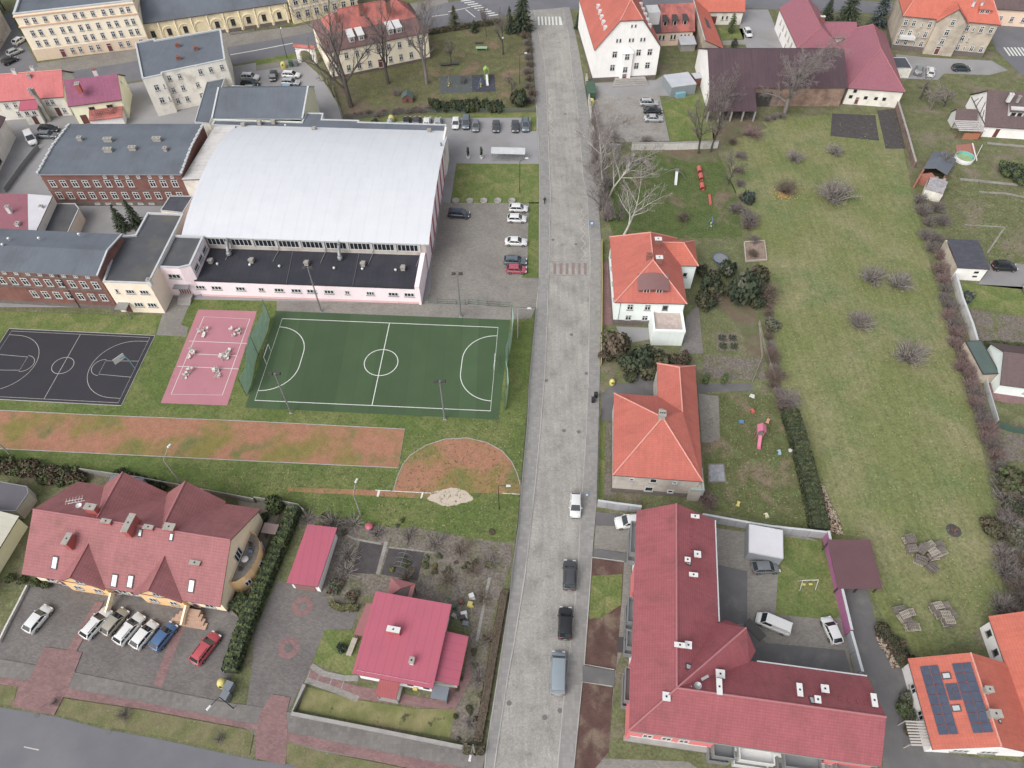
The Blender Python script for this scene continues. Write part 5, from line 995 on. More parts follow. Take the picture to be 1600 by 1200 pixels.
# row apartment with gables (south west)
fr=Frame((40,898),(343,948),3.6)
root=base('gabled_apartments','long cream apartment house with wine red roof and paired gables','apartment house',fr,14,7)
L,D=28.4,14.8; ze,zr=3.6,8.5; rb_=7.5; x0=-.6
ex=[[fr(L-.25,.5,3.5),fr(L-.25,D-.5,3.5),fr(L-.25,rb_,zr-.25)],[fr(.2,D-.5,3.5),fr(.2,.5,3.5),fr(.2,rb_,zr-.25)]]
walls(root,rect(fr,.2,.5,L-.25,D-.5),3.6,w_aptcr,ex,plinth=(.5,w_stone))
fs=[[fr(x0,0,ze),fr(L,0,ze),fr(L,rb_,zr),fr(x0,rb_,zr)],[fr(L,D,ze),fr(x0,D,ze),fr(x0,rb_,zr),fr(L,rb_,zr)]]
rf=roof(root,fs,r_apt,[(fr(x0,rb_,zr),fr(L,rb_,zr))],rm=r_ridgeR)
u_=Vector((0,0,.03))
for xc,hw in ((8.3,3.5),(19.5,3.5)):
    gm=MB(); gw=MB(); gc=MB()
    z2=6.6; yb=rb_*(z2-ze)/(zr-ze); fy=-.35; Rf,Rb=fr(xc,fy,z2),fr(xc,yb,z2)
    gm.shell([[fr(xc-hw,fy,ze-.05),Rf,Rb,fr(xc-hw,0.02,ze)+u_],[Rf,fr(xc+hw,fy,ze-.05),fr(xc+hw,.02,ze)+u_,Rb]],.16,0,1)
    gc.tube(Rf,Rb,.12,.12,6); gw.sides(rect(fr,xc-hw+.4,.05,xc+hw-.4,.6),0,3.5); gw.face([fr(xc-hw+.4,.05,3.45),fr(xc+hw-.4,.05,3.45),fr(xc,.05,z2-.4)])
    gm.build('gable_roof',[r_apt,m_fascia],root); gw.build('gable_wall',w_aptor,root); gc.build('ridge_cap',r_ridgeR,rf)
for xc,hw in ((8.7,4.9),(18.3,4.6)):
    gm=MB(); gw=MB(); gc=MB()
    z2=8.3; yb=rb_+(D-rb_)*(1-(z2-ze)/(zr-ze)); fy=D+.4; Rf,Rb=fr(xc,fy,z2),fr(xc,yb,z2)
    gm.shell([[Rf,fr(xc-hw,fy,ze-.05),fr(xc-hw,D-.02,ze)+u_,Rb],[fr(xc+hw,fy,ze-.05),Rf,Rb,fr(xc+hw,D-.02,ze)+u_]],.16,0,1)
    gc.tube(Rf,Rb,.12,.12,6); gw.sides(rect(fr,xc-hw+.5,D-.6,xc+hw-.5,D-.05),0,3.5); gw.face([fr(xc+hw-.5,D-.05,3.45),fr(xc-hw+.5,D-.05,3.45),fr(xc,D-.05,z2-.5)])
    gm.build('gable_roof',[r_apt,m_fascia],root); gw.build('gable_wall',w_aptor,root); gc.build('ridge_cap',r_ridgeR,rf)
for a in (6.8,9.8,18,21): win(root,fr(a,.046,1.0),fr.rz,1.2,1.3,'two'); 
for a in (8.3,19.5): win(root,fr(a,.046,3.6),fr.rz,1.1,1.2,'two')
for a in (2.4,13.2,15.0,26.0): win(root,fr(a,.496,1.0),fr.rz,1.4,1.3,'two')
for a in (4.0,12.0,23.8): win(root,fr(a,.496,.1),fr.rz,1.0,2.1,'door')
plane=lambda x,y: ze+(zr-ze)*y/rb_
for s in ("335 1110",): a,b_=pt(fr,q(8,s)[0],5.2); skylight(rf,fr,a,b_,plane,.9,1.5)
for s in ("703 17","805 25","1195 60"): a,b_=pt(fr,q(12,s)[0],4.9); skylight(rf,fr,a,b_,plane,.9,1.5)
for s in ("877 930","1073 957"): a,b_=pt(fr,q(8,s)[0],8.0); skylight(rf,fr,a,b_,plane,.6,.9)
for s,wd,dp,zt in (("415 965",.7,1.6,8.2),("800 865",.8,2.6,10.0),("660 855",1.3,.5,9.0),("925 892",1.3,.5,9.0),("1055 890",1.4,.9,9.2),("1215 1115",1.4,.5,6.8),("560 765",1.5,.8,9.6)): chim(rf,q(8,s)[0],zt,zt-2.0,wd,dp,fr.rz,m_cred,m_chim,n=1)
b=MB(); c=P(*q(8,"510 770")[0],8.6); b.tube(c,c+Vector((0,0,2.2)),.05)
for z in (1.4,2.0): b.bar(c+Vector((-1.2,-.2,z)),c+Vector((1.0,.3,z)),.05,.05)
for i in range(6): p=c+Vector((-1.1+i*.4,-.18+i*.09,2.0)); b.bar(p+Vector((.1,-.5,0)),p+Vector((-.1,.5,0)),.03,.03)
b.lathe((c.x+.2,c.y-.3,c.z+.9),[(0,0),(.3,.08),(.42,.2)],10); b.build('aerial',m_white,rf)
# round bay with terrace on the east gable
bay=[fr(L-.3,3.4)]+[fr(L-.3+2.6*math.sin(math.pi*t/8),7.3-3.9*math.cos(math.pi*t/8)) for t in range(1,8)]+[fr(L-.3,11.2)]
b=MB(); b.sides(bay,0,3.6); b.build('bay_wall',w_aptor,root); b=MB(); b.face([Vector((p.x,p.y,2.9)) for p in bay[::1]]); b.build('bay_terrace',m_pavel,root)
for t in (2,4,6):
    an=math.pi*t/8; p=fr(L-.3+2.62*math.sin(an),7.3-3.92*math.cos(an),.9); win(root,p,fr.rz+math.atan2(-3.9*math.cos(an)*-1*0+math.cos(an)*-2.6,3.9*math.sin(an))+math.pi/2*0+R(0) if False else fr.rz+math.pi/2-math.atan2(2.6*math.cos(an),3.9*math.sin(an)),1.0,1.3,'two nosill')
win(root,fr(L-.245,7.3,3.1),fr.rz+math.pi/2,1.8,2.1,'three nosill')
b=MB()
for i in range(4): b.box(tuple(fr(23.5+.0*i,-1.9+i*.45,0)),(5.2-i*.9,.9,.25+i*.25),fr.rz)
b.build('front_steps',mat('terracotta steps',S(196,150,120),.85),root)
for x in (11.9,22.9):
    b=MB(); b.bar(fr(x,-2.3,.6),fr(x,.1,1.6),.25,1.0); b.build('stair_wall',w_aptcr,root)
b=MB(); b.prism([fr(3.2,15.2),fr(8.4,14.9),fr(8.4,17.4),fr(3.2,17.2)],0,2.5); o=b.build('store',flatm('blue grey sheet',S(110,120,132),.6),root)
b=MB(); b.prism(rect(fr,L+.8,11.8,L+3.0,13.4),2.2,2.3,bottom=True); b.prism(rect(fr,L+.9,11.9,L+1.0,13.3),0,2.2); b.prism(rect(fr,L+2.8,11.9,L+2.9,13.3),0,2.2); b.build('side_pergola',flatm('brown slats',S(140,110,104),.7),root)
# bungalow
fr=Frame(*q(13,"600 610 1105 705"),4.2)
root=base('bungalow','white bungalow under a pink sheet metal roof by the street corner','house',fr,5,5)
walls(root,rect(fr,.4,.5,10.0,10.2),4.3,w_white,[[fr(10.0,.5,4.2),fr(10.0,10.2,4.2),fr(10,10.2,4.7)],[fr(.4,10.2,4.2),fr(.4,.5,4.2),fr(.4,10.2,4.7)]],plinth=(.6,w_stone))
rf=roof(root,[[fr(0,0,4.2),fr(10.5,0,4.2),fr(10.5,10.7,4.75),fr(0,10.7,4.75)]],r_pinkm,side=m_fascia)
walls(root,rect(fr,9.9,1.6,13.0,7.2),3.0,w_offw,name='side_wall'); roof(root,[[fr(10.02,1.2,3.6),fr(13.4,1.2,3.0),fr(13.4,7.5,3.0),fr(10.02,7.5,3.6)]],r_pinkm,side=m_fascia,name='side_roof')
b=MB(); b.prism(rect(fr,3.3,-1.7,6.0,.45),2.5,2.75,bottom=True); b.build('porch_roof',r_redm,root); b=MB(); b.prism(rect(fr,3.4,-1.6,6.0,.48),0,.5); b.bar(fr(3.4,-1.5,.5),fr(3.4,-1.5,2.5),.12,.12); b.bar(fr(5.9,-1.5,.5),fr(5.9,-1.5,2.5),.12,.12); b.build('porch',m_conc,root)
wins(root,fr,'S',.1,1,2.1,[4.2],'door',.5,m_dframe)
for a,z in ((6.7,2.9),(8.9,2.9),(7.2,1.6),(9.3,1.5)): win(root,fr(a,.496,z),fr.rz,.8,.7,'nosill',m_dframe)
wins(root,fr,'E',1.1,1.2,1.2,[3,5.6],'two',13.0); b=MB(); b.prism(rect(fr,10.1,-.6,12.2,1.15),1.9,2.0,bottom=True); b.prism(rect(fr,12.05,-.55,12.15,1.1),0,1.9); b.build('side_canopy',flatm('blue grey canopy',S(120,128,142),.4),root)
chim(rf,q(13,"858 332")[0],5.9,4.4,1.6,.6,fr.rz,m_cred,m_cwhite); chim(rf,q(13,"972 525")[0],5.3,4.2,.5,.7,fr.rz,m_cwhite,m_chim)
b=MB(); b.box(tuple(fr(7.8,.3,.9)),(.55,.3,.5),fr.rz); b.build('letter_box',flatm('yellow box',S(228,200,80),.6),root)
# canopy behind it
root=base('garden_canopy','dark red hipped canopy attached behind the pink bungalow','canopy',fr,1,10)
cz=2.7; c=[fr(.9,9.0,cz),fr(4.4,8.6,cz),fr(4.6,13.6,cz),fr(1.2,13.9,cz)]; roof(root,[[fr(1.2,10.75,cz),fr(4.6,10.75,cz),fr(4.6,13.4,cz),fr(2.9,12.2,cz+.6)],[fr(4.6,13.4,cz),fr(1.0,13.7,cz),fr(2.9,12.2,cz+.6)],[fr(1.0,13.7,cz),fr(1.2,10.75,cz),fr(2.9,12.2,cz+.6)]],flatm('dark red sheet',S(160,76,78),.6)); roof(root,[[fr(-1.7,5.2,cz),fr(-.05,5.2,cz+.1),fr(-.05,9.6,cz+.1),fr(-1.3,9.6,cz)]],flatm('dark red sheet',S(160,76,78),.6),name='side_roof')
b=MB()
for a,y in ((1.2,13.5),(4.4,13.2),(-1.5,5.4),(-1.3,9.4)): p=fr(a,y); b.box((p.x,p.y,0),(.14,.14,2.6),fr.rz)
b.build('post',m_brown,root)
fr=Frame(*q(13,"195 40 380 65"),2.7)
root=base('pink_garage','white garage with long pink sheet metal roof behind the clipped hedge','garage',fr,2,4)
walls(root,rect(fr,.2,.3,4.2,8.6),2.6,w_white); roof(root,[[fr(-.1,-.1,2.65),fr(4.4,-.1,2.8),fr(4.6,8.9,2.9),fr(.1,8.9,2.75)]],r_pinkm,side=m_redm if False else m_fascia); b=MB(); b.prism(rect(fr,.6,.2,3.6,.28),0,2.2); b.build('garage_door',flatm('brown garage door',S(150,96,90),.7),root)
# solar house
fr=Frame(*q(15,"1030 1085 1600 1115"),3.2)
root=base('solar_house','white house with orange tiles and rows of solar panels','house',fr,6,5)
L,D=12.6,10.7; ze,zr=3.2,6.6
walls(root,rect(fr,.5,.4,L-.3,D-.3),3.1,w_white,[[fr(.5,.4,3.05),fr(L-.3,.4,3.05),fr(6.3,.4,zr-.2)],[fr(L-.3,D-.3,3.05),fr(.5,D-.3,3.05),fr(6.3,D-.3,zr-.2)]])
walls(root,rect(fr,12.6,8,22,16.3),3.1,w_white,name='wing_wall')
fs,rd=gable_roof(fr,0,0,L,D,ze,zr-ze,'b'); rf=roof(root,fs,r_orange2,rd)
roof(root,[[fr(12.3,16.8,ze),fr(12.3,-.6,ze),fr(17,-.6,6.4),fr(17,16.8,6.4)],[fr(22,-.6,ze),fr(22,16.8,ze),fr(17,16.8,6.4),fr(17,-.6,6.4)]],r_orange2,name='wing_roof')
m_solar=mat('solar cell',S(58,70,98),.25,var=.06,sc=.5,fine=.04,fsc=6,pat='slabs',pu=.55,pv=.5,pa=.12,spec=.6)
plane=lambda x,y: ze+(zr-ze)*x/6.3
def panel(x,y0,y1,pw=.88):
    b=MB(); o=fr(x,y0,plane(x,y0)+.08); b.slabq(o,fr(x+pw,y0,plane(x+pw,y0)+.08)-o,fr(x,y1,plane(x,y1)+.08)-o,.05); b.build('solar_panel',m_solar,rf)
for col in (.95,4.15):
    for k in range(7):
        for j in range(2): panel(col+j*.93,1.55+k*1.15,1.55+k*1.15+1.08)
for k in range(2):
    for j in range(2): panel(2.9+j*.6,5.3+k*1.0,5.3+k*1.0+.93,.57)
for y in (8.2,4.4): skylight(rf,fr,3.3,y,plane,.9,.8)
chim(rf,q(15,"1388 706")[0],7.6,6.0,.8,.6,fr.rz,m_chim); chim(rf,q(15,"1428 858")[0],7.4,5.6,1.3,.8,fr.rz,m_chim)
for a,y in ((7.4,2.9),): skylight(rf,fr,a,y,lambda x,y_: zr-(zr-ze)*(x-6.3)/6.3,.5,.5)
wins(root,fr,'W',1.0,1.2,1.2,[7.4,4.2],'two',.5); wins(root,fr,'S',.9,2.0,1.2,[4.2,7.6],'three',.4); wins(root,fr,'W',1.2,.8,1.0,[12.5,15],'plain',12.6,m_dframe)
b=MB(); 
for i in range(9): b.bar(fr(-2.0,.6+i*.33,2.3),fr(.3,.6+i*.33,2.5),.2,.05)
for y in (.7,3.3): p=fr(-1.9,y); b.box((p.x,p.y,0),(.1,.1,2.3),fr.rz)
b.build('porch_canopy',flatm('weathered slats',S(200,188,178),.8),root)
# sheds round the apartment courtyard
fr=Frame(*q(10,"1480 1050 1690 1090"),2.7)
root,rf=flat_block('white_container','white roofed site container in the apartment courtyard','container',fr,rect(fr,0,0,4.8,4.5),2.6,flatm('grey container',S(150,156,160),.6),r_whites,.05,.06,m_rim)
fr=Frame(*q(11,"425 1200 690 1200"),2.5)
root=base('carport','maroon sheet roofed carport outside the pink courtyard wall','carport',fr,3,2)
roof(root,[[fr(-.2,-1.8,2.4),fr(6.0,-1.8,2.4),fr(6.3,5.4,2.7),fr(.1,5.4,2.7)]],r_carp,t=.08); b=MB()
for a in (.2,3,5.7):
    for y in (-1.4,5.0): p=fr(a,y); b.box((p.x,p.y,0),(.16,.16,2.4),fr.rz)
b.build('post',m_dframe,root)
fr=Frame((1080,150),(1148,140),2.6); fr=Frame(*q(2,"1000 545 1145 525"),2.6)
root,rf=flat_block('metal_garage','blue grey metal garage with pale sheet roof beside the tall house','garage',fr,rect(fr,0,0,6.4,5.6),2.6,mat('blue grey sheet wall',S(140,152,158),.6,var=.06),r_tin,.05,.05,m_rim)
b=MB(); b.prism(rect(fr,1.2,-.9,3.6,-.05),0,1.1); b.build('tarpaulin',flatm('cyan tarp',S(110,176,196),.6),root)
fr=Frame(*q(2,"1145 490 1185 485"),2.3)
root,rf=flat_block('garden_shed','little shed with white sheet roof against the barn gable','shed',fr,rect(fr,0,0,1.9,2.4),2.3,m_brown,r_tin,.04,.04,m_rim)
# ruined brick sheds at the meadow wall
fr=Frame((1428,292),(1452,252),0)
root=base('ruined_shed','half ruined brick shed with patched grey roof at the corner of the meadow wall','shed',fr,3,-1)
b=MB(); L=fr.L
b.bar(fr(-.5,0,1.2),fr(L,0,1.2),.35,2.4); b.face([fr(L-.2,.1,2.3),fr(L-.2,-4.6,2.3),fr(L-.2,-2.2,3.7)]); b.bar(fr(L-.2,0,1.2),fr(L-.2,-4.6,1.2),.3,2.4); b.bar(fr(1.6,-.2,1.2),fr(1.6,-3.6,1.2),.3,2.4); b.face([fr(1.6,.1,2.3),fr(1.6,-3.6,2.3),fr(1.6,-1.8,3.5)]); b.bar(fr(1.6,-4.4,1.0),fr(L-.2,-4.4,1.0),.3,2.0); b.build('wall',w_obrick,root)
roof(root,[[fr(3.6,.2,2.5),fr(L,.2,2.5),fr(L,-2.3,3.6),fr(3.6,-2.1,3.5)],[fr(L,-4.8,2.4),fr(4.4,-4.7,2.4),fr(3.6,-2.1,3.5),fr(L,-2.3,3.6)]],r_felt,t=.1)
root=base('pale_shed','small cream plastered shed with ragged corrugated roof by the meadow wall','shed',Frame((1425,300),(1480,300),0),1,-2)
fr=Frame(*q(3,"985 1180 1090 1210"),2.3); walls(root,rect(fr,0,0,3.6,5.0),2.2,w_offw); b=MB()
for i in range(7): b.slabq(fr(.0+i*.5,-.2+(i%2)*.2,2.25+.03*(i%3)),fr(.53,0)-fr(0,0),fr(.2,4.4+(i%3)*.3)-fr(0,0)+Vector((0,0,.35)),.05)
b.build('roof',mat('old corrugated sheet',S(168,162,166),.8,var=.3,sc=1.5,pat='seams',pu=.2,pa=.3),root)
# houses at the lower left edge
fr=Frame(*q(8,"0 1020 120 825"),3.2)
root=base('cream_roof_house','building with a plain cream sloping roof at the left edge','house',fr,0,3); L=fr.L
walls(root,rect(fr,-8,.3,L-.2,8),3.0,w_yell); roof(root,[[fr(-8.5,0,3.2),fr(L,0,3.2),fr(L,4.2,4.6),fr(-8.5,4.2,4.6)],[fr(L,8.4,3.2),fr(-8.5,8.4,3.2),fr(-8.5,4.2,4.6),fr(L,4.2,4.6)]],mat('cream roof sheet',S(226,220,196),.7,var=.05,pat='seams',pu=1.2,pa=.06))
fr=Frame(*q(8,"0 760 100 795"),2.5)
root,rf=flat_block('slate_shed','flat dark grey shed roof at the left edge beside the hedge','shed',fr,[P(*p,2.5) for p in q(8,"-60 790 100 795 180 680 170 640 -60 600")],2.5,w_gr2,mat('slate grey felt',S(102,96,106),.9,var=.06),.1,.08,m_gal)
# ------------------------------------------------------------------ vehicles
m_tyre=flatm('tyre rubber',(.012,.012,.013),.85); m_rim2=flatm('alloy rim',S(170,172,176),.35,metal=.7)
m_carglass=mat('car glass',(.02,.025,.03),.08,var=.3,sc=.8,fine=.03,fsc=4,spec=.8); m_head=flatm('headlight glass',S(220,224,228),.15,spec=.7); m_tail=flatm('tail light',S(170,30,34),.25); m_trim=flatm('black trim',(.015,.015,.016),.6); m_plate=flatm('number plate',S(228,228,222),.5)
PAINT={}
def paint(name,c,metal=.25):
    if name not in PAINT: PAINT[name]=mat(name+' car paint',c,.32,var=.05,sc=.7,fine=.02,fsc=6,metal=metal,coat=.7,spec=.5)
    return PAINT[name]
paint('white',S(238,238,236),0); paint('silver',S(196,200,202)); paint('light grey',S(176,180,182)); paint('grey',S(120,126,130)); paint('dark grey',S(70,74,80)); paint('black',S(34,35,38)); paint('navy',S(44,52,74)); paint('blue',S(40,92,158)); paint('red',S(190,30,40),0); paint('champagne',S(178,168,146)); paint('steel blue',S(150,166,176)); paint('dark green',S(44,66,70)); paint('light blue',S(120,168,206)); paint('crimson',S(178,44,66),0); paint('plum',S(78,66,82)); paint('slate',S(96,112,124)); paint('grey green',S(134,148,150))
KIND={ # length width height hood bonnetend windscreen_top roofend rear_base hood_z belt_z tail_z
 'hatch':(4.05,1.74,1.48,.50,.95,1.62,3.45,3.98,.88,.95,.98),
 'wagon':(4.60,1.80,1.48,.52,1.10,1.85,4.10,4.52,.90,.96,1.00),
 'sedan':(4.55,1.80,1.44,.52,1.15,1.90,3.35,3.95,.90,.96,1.02),
 'suv':(4.55,1.88,1.68,.58,1.10,1.75,4.05,4.48,1.02,1.08,1.10),
 'mpv':(4.60,1.84,1.70,.55,.85,1.65,4.20,4.52,.98,1.05,1.05),
 'van':(5.60,2.00,2.15,.62,.75,1.35,5.35,5.55,1.12,1.20,1.25),
 'smallvan':(4.35,1.80,1.85,.58,.85,1.50,4.20,4.30,1.02,1.08,1.1)}
PROTO={}
def car_proto(kind):
    L,Wd,H,hz0,bx,wt,rx,tx,hz,bz,tz=KIND[kind]; hw=Wd/2; parts=[]
    # lower body: lofted sections nose to tail (x runs backwards from the nose at 0)
    st=[(0.0,.70,.36,hz0),(.10,.86,.24,hz0+.12),(.40,.97,.20,hz-.06),(bx,1.0,.20,hz),(bx+.6,1.0,.20,bz),(L*.62,1.0,.20,bz),(tx-.45,.99,.20,bz+.01),(tx-.02,.96,.22,tz),(L-.06,.88,.26,tz-.10),(L,.74,.36,tz-.28)]
    if kind=='sedan': st[6]=(rx+.65,.99,.20,tz-.02); st[7]=(L-.5,.97,.22,tz)
    b=MB(); rings=[]
    for x,w,z0,z1 in st:
        y=hw*w; zm=lerp(z0,z1,.55)
        rings.append([(-x,-y*.86,z0),(-x,-y,z0+.12),(-x,-y,zm),(-x,-y*.95,z1-.06),(-x,-y*.84,z1),(-x,y*.84,z1),(-x,y*.95,z1-.06),(-x,y,zm),(-x,y,z0+.12),(-x,y*.86,z0)])
    vs=[p for r in rings for p in r]; n=10; fs=[]
    for i in range(len(rings)-1):
        for k in range(n): fs.append((i*n+k,i*n+(k+1)%n,(i+1)*n+(k+1)%n,(i+1)*n+k))
    b.mesh(vs,fs,0,True); b.mesh(rings[0],[tuple(range(n))[::-1]],0); b.mesh(rings[-1],[tuple(range(n))],0)
    # greenhouse frame in body colour: roof plate and pillars
    yb,yt=hw*.90,hw*.77 if kind not in('van','smallvan') else hw*.82
    rzf=H-.04; zr_=H
    roofp=[(-wt,yt,rzf),(-(wt+.5),yt,zr_),(-(rx-.6),yt,zr_),(-rx,yt*.97,H-.07)]
    vs=[]
    for x,y,z in roofp: vs+=[(x,-y,z-.03),(x,-y*.8,z+.015),(x,0,z+.035),(x,y*.8,z+.015),(x,y,z-.03)]
    fs=[]
    for i in range(3):
        for k in range(4): fs.append((i*5+k,(i+1)*5+k,(i+1)*5+k+1,i*5+k+1))
    b.mesh(vs,[f[::-1] for f in fs],0,True)
    e=tx-.05 if kind!='sedan' else rx+.62
    ez=tz-.02 if kind!='sedan' else tz-.02
    A0=[(-bx,yb,hz+.0),(-wt,yt,rzf-.03),(-rx,yt*.97,H-.10),(-e,yb*.98,ez)]
    for s in (-1,1):
        for (p0,p1,w_) in ((A0[0],A0[1],.07),(A0[2],A0[3],.12),(A0[1],A0[2],.06)):
            b.bar((p0[0],s*p0[1],p0[2]),(p1[0],s*p1[1],p1[2]),w_,w_)
        mx=-(lerp(bx+.6,rx,.42)); b.bar((mx,s*yb,bz),(mx-.05,s*yt*1.005,H-.06),.09,.05)
        if kind in('wagon','suv','mpv'): mx2=-(rx-.55); b.bar((mx2,s*yb,bz),(mx2-.1,s*yt*1.005,H-.08),.10,.05)
    if kind=='van' or kind=='smallvan':
        for s in (-1,1): b.face([(-(wt+1.1),s*(yb+.005),bz),(-e,s*(yb*.98+.005),ez),(-rx,s*(yt*.97+.01),H-.10),(-(wt+1.15),s*(yt+.01),H-.05)][::s],0)
        b.face([(-(e+.01),-yb*.98,ez),(-(e+.01),yb*.98,ez),(-(rx+.01),yt*.97,H-.1),(-(rx+.01),-yt*.97,H-.1)],0)
    parts.append(('body',b,None))
    g=MB(); g.face([(-bx+.01,-yb,hz),(-bx+.01,yb,hz),(-wt+.01,yt,rzf-.02),(-wt+.01,-yt,rzf-.02)][::-1]); g.face([(-bx-.03,-yb,hz-.02),(-bx-.03,yb,hz-.02),(-wt-.02,yt,rzf-.05),(-wt-.02,-yt,rzf-.05)]); parts.append(('windscreen',g,m_carglass))
    if kind not in('van','smallvan'):
        g=MB(); f=[(-e,-yb*.96,ez),(-e,yb*.96,ez),(-rx-.01,yt*.95,H-.10),(-rx-.01,-yt*.95,H-.10)]; g.face(f); parts.append(('rear_window',g,m_carglass))
    for s in (-1,1):
        g=MB(); en=-e if kind not in('van','smallvan') else -(wt+1.1); f=[(-bx-.03,s*yb*.99,hz+.0),(en,s*yb*.97,ez if kind not in('van','smallvan') else bz),(-rx if kind not in('van','smallvan') else -(wt+1.15),s*yt*.96,H-.10),(-wt-.02,s*yt*.99,rzf-.04)]
        g.face(f if s<0 else f[::-1]); g.v=[Vector(v) for v in g.v]; parts.append(('side_window',g,m_carglass))
    for s in (-1,1):
        g=MB(); g.box((-.17,s*hw*.66,hz0+.06),(.26,.40,.13),0); parts.append(('headlight',g,m_head))
        g=MB(); g.box((-(L-.10),s*hw*.70,tz-.34),(.20,.34,.20),0); parts.append(('tail_light',g,m_tail))
        g=MB(); g.box((-(bx+.42),s*(hw+.07),bz-.02),(.14,.20,.13),0); parts.append(('wing_mirror',g,None))
    g=MB(); g.box((-.03,0,.24),(.12,Wd*.66,.16)); parts.append(('grille',g,m_trim))
    g=MB(); g.box((-(L-.02),0,tz-.42),(.06,.5,.11)); parts.append(('number_plate',g,m_plate))
    if kind in('wagon','suv'):
        for s in (-1,1): g=MB(); g.bar((-(wt+.45),s*yt*.86,H+.05),(-(rx-.25),s*yt*.86,H+.04),.05,.05); parts.append(('roof_rail',g,m_trim))
    me=[(nm,(bb.data('car_'+nm,mm or PAINT['white'])),mm) for nm,bb,mm in parts]
    t=MB(); t.tube((0,-.11,0),(0,.11,0),.32,.32,16); tm=t.data('tyre',m_tyre); t=MB(); t.tube((0,-.118,0),(0,.118,0),.20,.20,12); rm=t.data('rim',m_rim2)
    PROTO[kind]=(me,tm,rm,[(-.80 if kind!='van' else -.95),-(L-.85 if kind!='van' else L-1.15)],hw-.09,L)
def car(kind,col,x,y,ang,label,group='parked cars',z=0.03,cat=None,sc=1.0,name=None):
    # (x,y) photo position of the car's middle on the ground, ang = direction the nose points in world degrees
    if kind not in PROTO: car_proto(kind)
    me,tm,rm,wx,wy,L=PROTO[kind]
    p=P(x,y,.6); p.z=z; p=P(x,y,.55); d=Vector((math.cos(R(ang)),math.sin(R(ang)),0)); p=Vector((p.x,p.y,z))+d*(L/2*sc)
    cat=cat or ('van' if 'van' in kind else 'car'); root=thing(name or ('parked_'+cat),label,cat,p,R(ang),group); root.scale=(sc,sc,sc)
    for nm,m,mm in me:
        o=bpy.data.objects.new(nm,m); COL.objects.link(o); o.parent=root
        if mm is None: o.material_slots[0].link='OBJECT'; o.material_slots[0].material=PAINT[col]
    for xx in wx:
        for s in (-1,1):
            w_=bpy.data.objects.new('wheel',tm); COL.objects.link(w_); w_.parent=root; w_.location=(xx,s*wy,.32)
            r_=bpy.data.objects.new('rim',rm); COL.objects.link(r_); r_.parent=w_
    return root
def cq(k,s): return q(k,s)[0]
def wang(p0,p1): a,b=P(*p0,.5),P(*p1,.5); return math.degrees(math.atan2(b.y-a.y,b.x-a.x))
# street
car('hatch','white',899,790,-94,'white hatchback facing down the cobbled street',z=.07,group='cars on the cobbled street')
car('suv','dark grey',890,899,86,'dark estate car with red tail lights farther up the cobbled street',z=.07,group='cars on the cobbled street')
car('suv','black',883,974,86,'black car with pale windscreen just ahead of the blue grey van',z=.07,group='cars on the cobbled street')
car('van','steel blue',872,1052,86,'long blue grey van at the lower kerb of the cobbled street',z=.07,group='cars on the cobbled street')
car('suv','white',984,816,186,'white car in the dark driveway bay beside the apartment house',z=.12,group='apartment house cars')
car('hatch','grey',1196,887,2,'grey hatchback beside the white container in the courtyard',group='apartment house cars')
car('van','white',1208,975,155,'white van parked slantwise in the apartment courtyard',group='apartment house cars',sc=.84)
car('hatch','white',1299,985,100,'white hatchback at the pink courtyard wall',group='apartment house cars',sc=.95)
# parking of the gabled apartments
ap=62
for kind,col,s,ang,lab in (('hatch','white',"240 270",66,'white car standing alone at the left of the gabled apartments'),('wagon','white',"605 297",62,'white estate car, leftmost of the row of five'),('hatch','champagne',"720 287",62,'champagne hatchback between two white estate cars'),('wagon','white',"812 332",62,'white estate car in the middle of the row of five'),('hatch','white',"905 368",62,'small whitish car next to the blue hatchback'),('hatch','blue',"1025 378",62,'bright blue hatchback at the end of the row of five'),('wagon','red',"1287 452",62,'bright red estate car by the clipped hedge')):
    car(kind,col,*cq(12,s),ang,lab,'cars of the gabled apartments')
# parking east of the hall
for kind,col,k,s,ang,lab in (('mpv','navy',5,"1268 140",-5,'navy people carrier alone beside the sports hall'),('hatch','white',6,"40 103",-3,'white car, upper one of the pair by the car park verge'),('hatch','white',6,"30 168",-3,'white car just below another white car at the verge'),('sedan','white',6,"25 312",-3,'white saloon standing alone at the car park verge'),('wagon','slate',6,"20 432",-3,'slate blue estate car above the red car'),('hatch','crimson',6,"28 485",-3,'crimson red small car at the car park verge')):
    car(kind,col,*cq(k,s),ang,lab,'cars beside the sports hall')
# row north of the hall
for kind,col,x,y,ang,lab in (('hatch','black',636,190,90,'black car nearest the yellow bin behind the hall'),('hatch','plum',651,190,90,'plum coloured car beside the black one behind the hall'),('hatch','white',667,191,90,'white car with pale roof half hidden by the hall'),('hatch','silver',684,191,90,'silver car last of those half hidden by the hall'),('hatch','white',712,193,-90,'white car at the corner of the hall'),('mpv','slate',728,192,-90,'long slate blue people carrier in the back row'),('hatch','grey',743,197,-90,'grey hatchback right of the long people carrier'),('hatch','dark grey',775,198,-90,'dark grey car standing apart in the back row'),('hatch','dark grey',805,198,-90,'dark grey small car beside the big off roader'),('suv','slate',821,196,-90,'slate grey off roader with a spare wheel by the street verge')):
    car(kind,col,x,y,ang,lab,'row of cars behind the hall')
